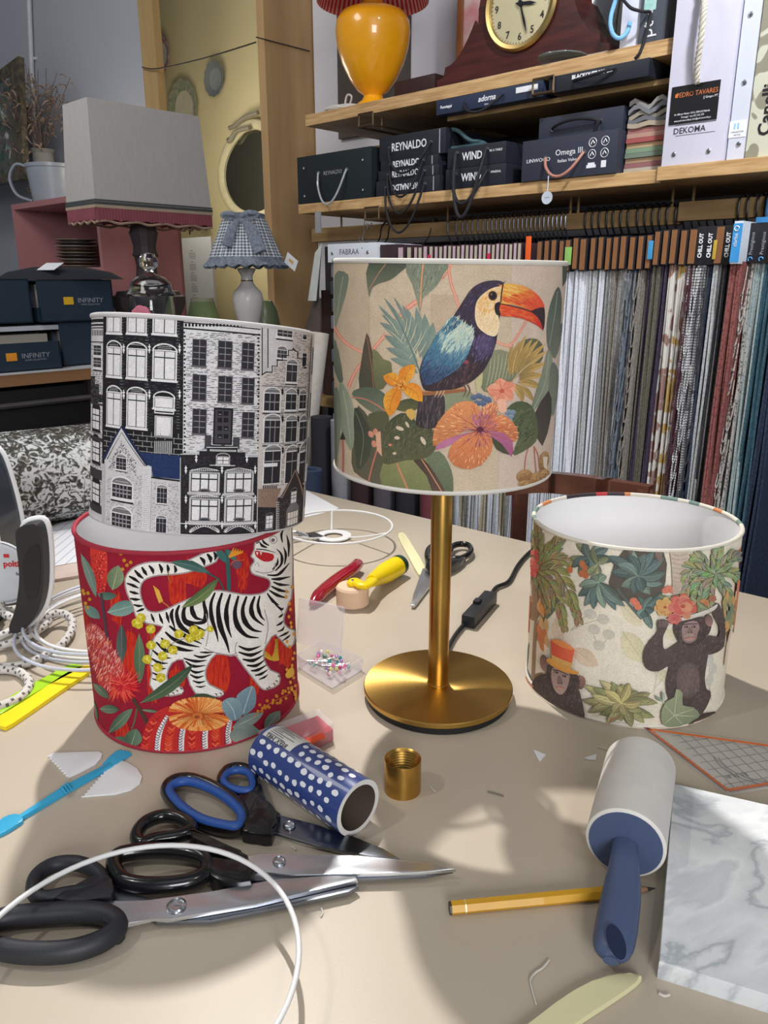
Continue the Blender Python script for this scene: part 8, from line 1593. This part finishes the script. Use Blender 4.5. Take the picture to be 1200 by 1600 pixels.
# scissors behind the pole
t = thing('scissors', T(690, 890), 'black handled scissors half hidden behind the lamp pole', 'scissors')
blade(t, [(660, 888), (676, 886), (694, 876), (690, 890), (668, 920), (648, 946), (642, 945), (646, 928)], .003, .0025, M_bladeS); blade(t, [(676, 890), (690, 884), (700, 880), (684, 906), (660, 930), (656, 934)], .001, .002, M_bladeD)
part(t, 'handle_root', [(664, 886), (672, 872), (690, 868), (708, 868), (728, 868), (716, 880), (696, 890), (680, 896)], .009, M_hblk, z=.003, bev=.002, curve=2); loop(t, 'finger_loop', [(700, 868), (706, 855), (718, 850), (732, 852), (736, 861), (728, 869), (712, 874)], .009, .0042, M_hblk, 1.1); loop(t, 'thumb_loop', [(668, 872), (670, 858), (684, 850), (698, 851), (704, 860), (694, 869), (680, 874)], .009, .0042, M_hblk, 1.1)
# ---------------------------------------------------------------- knife, yellow roller, pins
t = thing('craft_knife', T(525, 912), 'translucent red craft knife behind the yellow handled roller', 'knife'); P = smoothpath([T(x, y, h) for x, y, h in ((560, 880, .011), (550, 890, .012), (530, 904, .011), (508, 921, .009), (495, 934, .008), (487, 946, .005))], 5); n = len(P)
b = B(); rs = [.0055+.0042*sin(pi*min(1, .25+i/n*.62)) if i < n*.75 else .0085-.0055*((i/n-.75)*4) for i in range(n)]; rs[0] = .0045; tube(b, P, rs, 14, flat=.9); obj('handle', b, mat('ruby plastic', (166, 16, 44), .12, trans=.25, coat=1), t)
b = B(); tube(b, [T(488, 945, .005), T(483, 952, .002)], [.002, .0005], 8); obj('tip', b, M_steel, t)
t = thing('seam_roller', T(560, 935), 'wooden seam roller with yellow handle and green end cap', 'roller'); c = T(551, 944); b = B(); lathe(b, [(0, 0), (.0185, 0), (.0205, .002), (.0205, .023), (.0185, .0255), (0, .0255)], c, 48); obj('wooden_drum', b, mat('beech wood', (222, 190, 160), .6, scale=18, stretch=(1, 1, 4)), t, smooth=30)
M_yp = mat('yellow plastic', (238, 206, 12), .3, noise=.02); A = T(564, 921, .028); b = B(); tube(b, smoothpath([c+Vector((-.002, -.004, .0285)), c+Vector((.003, .003, .0295)), T(568, 916, .029), T(582, 907, .025)], 4), [.004, .006, .007]+[.0072]*10, 14, flat=.6); lathe(b, [(0, .004), (.007, .004), (.007, 0)], c+Vector((0, 0, .026)), 18); obj('yoke', b, M_yp, t)
P = smoothpath([T(580, 908, .024), T(592, 901, .019), T(606, 893, .0165), T(620, 885, .0155)], 5); b = B(); tube(b, P, [.0075+.0065*min(1, i/9) for i in range(len(P))], 18); obj('handle', b, M_yp, t, 'yellow handle')
P = smoothpath([T(620, 885, .0155), T(626, 881.5, .0155), T(629, 880, .0155)], 4); b = B(); tube(b, P, [.0141]*4+[.0135, .0125, .011, .008, .004], 18); obj('end_cap', b, mat('dark green cap', (30, 62, 44), .4), t, 'dark green end cap'); b = B(); lathe(b, [(.003, .0), (.003, .002), (0, .0025)], c+Vector((.001, 0, .031)), 12); obj('rivet', b, M_steel, t)
t = thing('pin_box', T(516, 1045), 'small clear plastic pin box with its lid open beside the red shade', 'pin box'); q = [T(466, 1044), T(500, 1022), T(566, 1048), T(519, 1077)]; hh = .016
M_pl = mat('clear thin plastic', (236, 232, 238), .1, alpha=.22, noise=0); b = B(); ctr = sum(q, Vector())/4; q2 = [ctr+(v-ctr)*1.06 for v in q]; th = .0011
b = B(); prism(b, [v+Vector((0, 0, .0004)) for v in q], .001)
for i in range(4):
    a, c, a2, c2 = q[i], q[(i+1) % 4], q2[i], q2[(i+1) % 4]; ia, ic = ctr+(a-ctr)*.96, ctr+(c-ctr)*.96; up = Vector((0, 0, hh)); hexa(b, [a, c, ic, ia, a2+up, c2+up, ic+(c2-c)+up, ia+(a2-a)+up])
obj('tray', b, M_pl, t, smooth=0)
h0, h1 = q2[1]+Vector((0, 0, hh)), q2[0]+Vector((0, 0, hh)); b = B()
L0, L1 = q2[0]+Vector((-.004, .006, hh+.001)), q2[2]+Vector((-.018, .02, hh+.001)); L0 = T(463, 1003, .017); L1 = T(533, 1020, .017); nv = Vector((.003, .018, .043)); prism(b, [L0, L1, L1+nv, L0+nv+(L1-L0)*.04], Vector((-.0005, -.001, .0003)))
for (a, c) in ((L0, L0+nv), (L0+nv, L1+nv), (L1+nv, L1)): tube(b, [a, c], .0011, 6)
obj('lid', b, M_pl, t, smooth=0)
rr = random.Random(21); pcs = [('pink', (222, 110, 160)), ('magenta', (206, 60, 130)), ('turquoise', (30, 140, 150)), ('pearl white', (226, 222, 214)), ('lilac', (180, 130, 200)), ('blue green', (60, 150, 140)), ('pale yellow', (214, 206, 130))]; protos = {}
e1_, e2_ = q[2]-q[1], q[0]-q[1]
for i in range(32):
    nm, c = pcs[i % 7]; s, u = rr.uniform(.12, .9), rr.uniform(.12, .9); pos = q[1]+e1_*s+e2_*u+Vector((0, 0, .004+rr.uniform(0, .007))); a = rr.uniform(0, 6.28)
    if nm not in protos:
        o = thing('pin', Vector((0, 0, 0)), 'glass headed pin lying loose in the clear pin box, %s head' % nm, 'pin', nm+' headed pins in the clear box'); b = B(); lathe(b, [(0, -.0021), (.0012, -.0017), (.0021, 0), (.0012, .0017), (0, .0021)], Vector((0, 0, 0)), 12); obj('pin_head', b, mat('pin head '+nm, c, .2, coat=.6), o); b = B(); tube(b, [Vector((0, 0, 0)), Vector((.024, 0, 0))], .00025, 5); obj('pin_shaft', b, M_steel, o); protos[nm] = o
    else:
        pr0 = protos[nm]; o = pr0.copy(); COL.objects.link(o)
        for ch in pr0.children: d_ = ch.copy(); COL.objects.link(d_); d_.parent = o
    dx = (ctr-pos); dx.z = 0; a = atan2(dx.y, dx.x)+rr.uniform(-.6, .6); o.location = pos; o.rotation_euler = (0, rr.uniform(-.05, .12), a)
# red needle box
t = thing('needle_box', T(470, 1150), 'clear lidded box with red and orange contents between the red shade and the dotted roll', 'box'); hb = .018; q = [T(412, 1172), T(438, 1192), T(522, 1156), T(500, 1134)]; M_rb = mat('red box plastic', (196, 44, 62), .3); b = B()
q = [T(406, 1170, 0), T(446, 1196, 0), T(521, 1158, 0), T(497, 1136, 0)]
hexa(b, [v+Vector((0, 0, .0005)) for v in q]+[v+Vector((0, 0, .012)) for v in q], bev=.001); obj('tray', b, M_rb, t, 'red tray'); b = B(); hexa(b, [v+Vector((0, 0, .0001)) for v in [q[0]+(q[0]-q[2])*.01, q[1]+(q[1]-q[3])*.03, q[2]+(q[2]-q[0])*.01, q[3]+(q[3]-q[1])*.03]]+[v+Vector((0, 0, hb)) for v in [q[0]+(q[0]-q[2])*.01, q[1]+(q[1]-q[3])*.03, q[2]+(q[2]-q[0])*.01, q[3]+(q[3]-q[1])*.03]]); obj('clear_cover', b, M_pl, t, smooth=0)
b = B(); qc = [T(455, 1165, .0125), T(500, 1146, .0125), T(508, 1153, .0125), T(464, 1174, .0125)]; prism(b, qc, .002); obj('orange_slip', b, mat('orange slip', (232, 84, 44), .5), t, 'orange slip inside', smooth=0)
# ---------------------------------------------------------------- wire rings
def ringobj(c, r, rw, lab, tilt=(0, 0), name='shade_ring', spokes=False, group=None, m=None):
    t = thing(name, c, lab, 'wire ring', group); b = B(); X = Vector((1, 0, tilt[0])).normalized(); Y = Vector((0, 1, tilt[1])).normalized()
    tube(b, [c+X*(r*cos(2*pi*k/72))+Y*(r*sin(2*pi*k/72)) for k in range(72)], rw, 8, closed=True); obj('ring', b, m or M_wht, t, smooth=60)
    return t
pts = [T(x, y, .026) for x, y in ((0, 1447), (60, 1384), (120, 1345), (180, 1327), (245, 1321), (320, 1327), (380, 1350), (425, 1388), (455, 1440), (468, 1510), (462, 1570))]
# circle through the traced wire
sx = sum(p.x for p in pts)/len(pts); sy = sum(p.y for p in pts)/len(pts); Suu = Svv = Suv = Su3 = Sv3 = 0
for p in pts: u_, v_ = p.x-sx, p.y-sy; Suu += u_*u_; Svv += v_*v_; Suv += u_*v_; Su3 += u_*(u_*u_+v_*v_)/2; Sv3 += v_*(u_*u_+v_*v_)/2
D_ = Suu*Svv-Suv*Suv; ux, vy = (Su3*Svv-Sv3*Suv)/D_, (Sv3*Suu-Su3*Suv)/D_; cr_ = Vector((sx+ux, sy+vy, TZ+.026)); rad_ = sum((Vector((p.x-cr_.x, p.y-cr_.y, 0))).length for p in pts)/len(pts)
ringobj(cr_, rad_, .0017, 'white wire ring lying over the scissors at the front left')
c = T(528, 822, .03); t = ringobj(c, .083, .0018, 'white wire lampshade ring with central washer near the far table edge', tilt=(-.0, .0)); wc_ = T(521, 836, .004)
b = B(); lathe(b, [(.015, 0), (.028, 0), (.0285, .001), (.028, .002), (.015, .002), (.0145, .001), (.015, 0)], wc_-Vector((0, 0, .002)), 40); obj('washer', b, M_wht, t)
b = B()
for a in (100, 215, 335): a = radians(a); e = c+Vector((.083*cos(a), .083*sin(a), 0)); s = wc_+Vector((.026*cos(a), .026*sin(a), 0)); tube(b, smoothpath([s, s+(e-s)*.4+Vector((0, 0, -.002)), e], 4), .0017, 8)
obj('spokes', b, M_wht, t)
M_wht2 = mat('blue white wire', (196, 200, 216), .35)
for i, (x, y, r, h, tl) in enumerate(((192, 962, .110, .004, .0), (186, 968, .104, .009, .01), (196, 956, .104, .013, -.02), (184, 974, .107, .018, .015), (190, 962, .090, .022, .0), (196, 952, .108, .027, .03))):
    ringobj(T(x, y, h), r, .0018, 'white wire shade ring in the pile behind the red shade', tilt=(tl, tl*.5), group='wire rings piled behind the red shade', m=M_wht2 if i % 2 else M_wht)
t = thing('wire_snips', T(485, 838), 'small steel snips lying under the wire ring with the washer', 'snips'); b = B(); prism(b, [T(478, 835), T(495, 839), T(516, 850), T(498, 847), T(480, 842)], .003); prism(b, [T(478, 838), T(492, 836), T(506, 842), T(494, 845)], .005); obj('jaws', b, M_bladeD, t, smooth=0); b = B(); tube(b, smoothpath([T(482, 838, .004), T(462, 832, .005), T(440, 834, .005)], 4), .003, 8); tube(b, smoothpath([T(482, 840, .004), T(462, 842, .005), T(440, 846, .005)], 4), .003, 8); obj('grips', b, M_bladeS, t)
# paper, scraps, threads
M_pap = mat('white paper', (222, 222, 226), .8, noise=.01)
def lined(nt, b_):
    tc = nt.nodes.new('ShaderNodeTexCoord'); wv = nt.nodes.new('ShaderNodeTexWave'); wv.inputs['Scale'].default_value = 22; nt.links.new(tc.outputs['Object'], wv.inputs['Vector']); r = nt.nodes.new('ShaderNodeValToRGB'); r.color_ramp.elements[0].position = .02; r.color_ramp.elements[0].color = (*lin((176, 182, 198)), 1); r.color_ramp.elements[1].position = .08; r.color_ramp.elements[1].color = (*lin((222, 222, 228)), 1); nt.links.new(wv.outputs['Fac'], r.inputs[0]); nt.links.new(r.outputs[0], b_.inputs['Base Color'])
flat('paper_sheet', [(40, 845), (90, 818), (170, 800), (200, 860), (120, 878), (66, 888), (40, 895)], .0006, node_mat('lined paper', lined, .8), 'lined white paper sheet between the iron and the red shade', 'paper', bev=0, z=.0045)
flat('notebook', [(40, 860), (90, 850), (200, 820), (220, 880), (140, 896), (68, 908), (40, 912)], .004, mat('pink edged notebook', (206, 186, 176), .7), 'thin notebook with pinkish edge under the lined paper', 'notebook', bev=.0004)
flat('paper_sheet', [(420, 772), (478, 766), (530, 794), (500, 803), (430, 818)], .0006, M_pap, 'white paper sheet near the far table edge behind the wire ring', 'paper', bev=0)
flat('paper_scrap', [(833, 1171), (853, 1179), (843, 1190)], .0006, M_pap, 'larger triangular paper scrap in front of the monkey shade', 'paper scrap', bev=0); flat('paper_scrap', [(912, 1184), (932, 1178), (931, 1187), (922, 1187)], .0006, M_pap, 'smaller paper scrap beside the top of the lint roller', 'paper scrap', bev=0)
def thread(px, lab, r=.0006, c=(206, 200, 190)): b = B(); P = smoothpath([T(x, y, .0008) for x, y in px], 5); tube(b, P, r, 5); single('thread', b, mat('thread %d' % c[0], c, .8), P[0], lab, 'thread')
thread([(762, 1237), (774, 1240), (787, 1244)], 'short grey needle like thread between collar and lint roller', c=(120, 110, 100)); thread([(838, 1570), (831, 1545), (829, 1530), (836, 1520), (848, 1512), (858, 1500)], 'long wavy white thread left of the lint roller handle', .0007); thread([(933, 1167), (945, 1170), (958, 1176)], 'tiny white thread between the monkey shade and the lint roller'); thread([(1030, 1552), (1038, 1556), (1046, 1554)], 'bit of white lint below the marble slab', .001); thread([(502, 1418), (504, 1426), (501, 1432)], 'tiny curled thread in front of the large shears'); thread([(456, 1322), (462, 1328)], 'tiny straight fibre between the blue and the glossy scissors'); thread([(672, 1228), (677, 1234), (680, 1236)], 'tiny curled fibre beside the brass collar')
# ---------------------------------------------------------------- iron, its cord, fabric roll
Y0 = T(25, 1000).y; t = thing('steam_iron', Vector((T(10, 1000).x, Y0, TZ)), 'black and white steam iron standing on its heel at the left edge', 'iron')
def yp(px, o=0): return [Yp(x, y, Y0+o) for x, y in px]
out_ = [(-75, 1000), (-95, 900), (-90, 800), (-60, 725), (-20, 700), (2, 705), (18, 745), (32, 800), (38, 850), (36, 910), (24, 970), (10, 1000)]
P = smoothpath(yp(out_, .1), 4, True); b = B(); prism(b, P, Vector((0, -.066, 0)), bev=.006); obj('housing', b, mat('gunmetal plastic', (38, 48, 60), .3, coat=.3), t, smooth=30)
b = B(); tube(b, P, .0035, 10, closed=True, up=Vector((0, 1, 0))); tube(b, [q-Vector((0, .064, 0)) for q in P], .004, 10, closed=True, up=Vector((0, 1, 0))); obj('white_trim', b, M_plw, t, 'white trim')
dc = Yp(0, 895, Y0+.034); b = B(); Mf = frame_from((1, 0, 0), (0, 0, 1)); lathe(b, [(0, .003), (.034, .003), (.036, .0015), (.036, 0)], dc, 48, M=Mf); lathe(b, [(.037, 0), (.038, .002), (.039, 0)], dc, 48, M=Mf); obj('dial', b, mat('light grey dial', (196, 200, 206), .4), t); b = B(); text(b, 'polti', dc+Vector((.016, -.0036, .012)), Mf, .010, mi=0, bold=.0003); text(b, 'ferro', dc+Vector((.026, -.0036, 0)), Mf, .006, mi=1); wbox(b, dc+Vector((.012, -.0036, .022)), (.006, .0008, .004)); obj('dial_lettering', b, [mat('red print', (196, 40, 50), .5), mat('dark print', (50, 50, 56), .5)], t)
Pn = [(24, 950), (30, 900), (24, 840), (28, 826), (44, 820), (58, 822), (65, 845), (68, 890), (66, 930), (56, 962), (36, 985), (20, 990), (14, 980)]; P = smoothpath(yp(Pn, -.02), 3, True); b = B(); prism(b, P, Vector((0, .028, 0)), bev=.003); obj('handle', b, mat('black grained grip', (40, 40, 42), .5), t, 'black grip'); b = B(); tube(b, [q+Vector((0, .02, 0)) for q in P[6:32]], .004, 10, up=Vector((0, 1, 0))); obj('handle_trim', b, M_plw, t, 'white edge of the grip')
P = smoothpath(yp([(36, 880), (44, 858), (60, 852), (63, 880), (60, 925), (46, 940), (38, 915)], -.0205), 3, True); b = B(); prism(b, P, Vector((0, .003, 0)), bev=.001); obj('grip_button', b, mat('satin black', (30, 30, 34), .3), t)
M_ca, M_cbk = mat('white braided cord', (206, 202, 196), .8), mat('dark braid fleck', (96, 94, 98), .8)
def cordseg(b, P, r=.0047):
    P = smoothpath(P, 8); tot = [0]
    for i in range(1, len(P)): tot.append(tot[-1]+(P[i]-P[i-1]).length)
    n = max(8, int(tot[-1]/.0028)); Q = []; j = 0
    for k_ in range(n+1):
        s = tot[-1]*k_/n
        while j < len(P)-2 and tot[j+1] < s: j += 1
        f = (s-tot[j])/max(1e-9, tot[j+1]-tot[j]); Q.append(P[j]+(P[j+1]-P[j])*f)
    f0 = len(b.faces); tube(b, Q, r, 10); b.faces.ensure_lookup_table()
    for i in range(n):
        for k_ in range(10):
            b.faces[f0+i*10+k_].material_index = 1 if (k_ % 3 == (0 if (i//2) % 2 else 1)) and i % 2 else 0
b = B(); h = .005
cordseg(b, [T(x, y, hh_) for x, y, hh_ in ((-60, 1070, h), (-20, 1045, h), (30, 1040, h), (80, 1020, h), (108, 992, .008), (112, 968, .012), (92, 958, .016), (60, 968, .018), (20, 985, .018), (-10, 995, .018), (-30, 975, .02), (-10, 958, .022), (30, 950, .022), (64, 936, .026), (78, 920, .028), (72, 908, .03))])
cordseg(b, [T(x, y, hh_) for x, y, hh_ in ((-30, 1112, h), (5, 1102, h), (34, 1088, h), (46, 1068, h), (34, 1052, h), (8, 1046, h), (-30, 1050, h))]); cordseg(b, [T(x, y, hh_) for x, y, hh_ in ((-20, 930, .035), (10, 925, .035), (0, 950, .03), (30, 968, .028), (70, 955, .02), (76, 970, .012), (50, 990, .01), (0, 1008, .008), (-40, 1000, .008))])
obj('braided_cord', b, [M_ca, M_cbk], t, 'grey and white braided cord in loose loops', smooth=60)
def toile(nt, b_):
    tc = nt.nodes.new('ShaderNodeTexCoord'); n = nt.nodes.new('ShaderNodeTexNoise'); n.inputs['Scale'].default_value = 70; n.inputs['Detail'].default_value = 7; n.inputs['Distortion'].default_value = 2.2; nt.links.new(tc.outputs['Object'], n.inputs['Vector'])
    n2 = nt.nodes.new('ShaderNodeTexNoise'); n2.inputs['Scale'].default_value = 9; nt.links.new(tc.outputs['Object'], n2.inputs['Vector']); ad = nt.nodes.new('ShaderNodeMath'); ad.operation = 'MULTIPLY_ADD'; ad.inputs[1].default_value = .55; nt.links.new(n2.outputs['Fac'], ad.inputs[0]); nt.links.new(n.outputs['Fac'], ad.inputs[2])
    r = nt.nodes.new('ShaderNodeValToRGB'); e = r.color_ramp.elements; e[0].position = .70; e[0].color = (*lin((48, 46, 40)), 1); e[1].position = .86; e[1].color = (*lin((206, 208, 208)), 1); q_ = e.new(.78); q_.color = (*lin((96, 96, 90)), 1); nt.links.new(ad.outputs[0], r.inputs[0]); nt.links.new(r.outputs[0], b_.inputs['Base Color'])
ya = 1.19; A = Yp(-60, 770, ya-.02); C = Yp(190, 735, ya+.12); A.z = C.z = TZ+.078; d_ = C-A; M = d_.to_track_quat('Z', 'Y').to_matrix(); b = B(); lathe(b, [(.016, 0), (.0765, 0), (.078, .002), (.078, d_.length-.002), (.0765, d_.length), (.016, d_.length), (.016, 0)], A, 56, M=M); single('fabric_roll', b, node_mat('black and white toile', toile, .7), A, 'thick roll of black and white toile fabric behind the iron', 'fabric roll')
# ---------------------------------------------------------------- chair behind the table
M_ch = mat('reddish brown wood', (98, 56, 40), .35, scale=9, c2=(74, 40, 30), stretch=(1, 1, 5), coat=.3)
YC = 1.17; a = Yp(812, 790, YC+.08); c = Yp(1000, 790, YC-.06); dch = (c-a); dch.z = 0; dch.normalize(); pch = Vector((-dch.y, dch.x, 0))
t = thing('wooden_chair', Vector(((a.x+c.x)/2, (a.y+c.y)/2, 0)), 'reddish brown wooden chair with curved top rail pushed behind the table', 'chair')
top = [Yp(x, y, YC+o) for x, y, o in ((796, 744, .10), (850, 738, .045), (905, 742, .015), (960, 750, -.02), (1017, 759, -.06))]; b = B(); tp = smoothpath(top, 6); n = len(tp)
for i in range(n-1):
    p_, q_ = tp[i], tp[i+1]; h0_ = .033; o_ = pch*.009; hexa(b, [p_-o_-Vector((0, 0, h0_)), q_-o_-Vector((0, 0, h0_)), q_+o_-Vector((0, 0, h0_)), p_+o_-Vector((0, 0, h0_)), p_-o_, q_-o_, q_+o_, p_+o_])
bmesh.ops.remove_doubles(b, verts=b.verts[:], dist=.0003); obj('top_rail', b, M_ch, t, smooth=40)
lx_ = Yp(812, 790, YC+.085); rx_ = Yp(1002, 790, YC-.05); bx = pch*-.0
def leg(p_, z0_, z1_, s=.013):
    b = B(); hexa(b, [Vector((p_.x-s, p_.y-s, z0_)), Vector((p_.x+s, p_.y-s, z0_)), Vector((p_.x+s, p_.y+s, z0_)), Vector((p_.x-s, p_.y+s, z0_)), Vector((p_.x-s*.9, p_.y-s*.9, z1_)), Vector((p_.x+s*.9, p_.y-s*.9, z1_)), Vector((p_.x+s*.9, p_.y+s*.9, z1_)), Vector((p_.x-s*.9, p_.y+s*.9, z1_))]); return b
zr = Yp(812, 742, YC+.085).z
obj('leg', leg(lx_, 0, zr-.005), M_ch, t, smooth=0); obj('leg', leg(rx_, 0, Yp(1002, 757, YC-.05).z-.005), M_ch, t, smooth=0)
fl, fr_ = lx_-pch*-.36, rx_-pch*-.36; obj('leg', leg(fl, 0, .43), M_ch, t, smooth=0); obj('leg', leg(fr_, 0, .43), M_ch, t, smooth=0)
b = B(); prism(b, [Vector((p_.x, p_.y, .43)) for p_ in (lx_+dch*.015, rx_-dch*.015, fr_+pch*.02, fl+pch*.02)], .035, bev=.005); obj('seat', b, M_ch, t, smooth=20)
b = B()
for s in (.25, .42, .58, .75): p_ = lx_+(rx_-lx_)*s; q_ = Vector((p_.x, p_.y, 0)); hexa(b, [q_+Vector((-.012, -.005, .466)), q_+Vector((.012, -.005, .466)), q_+Vector((.012, .005, .466)), q_+Vector((-.012, .005, .466)), q_+Vector((-.012, -.005, .75)), q_+Vector((.012, -.005, .75)), q_+Vector((.012, .005, .75)), q_+Vector((-.012, .005, .75))])
obj('back_slats', b, M_ch, t, smooth=0)
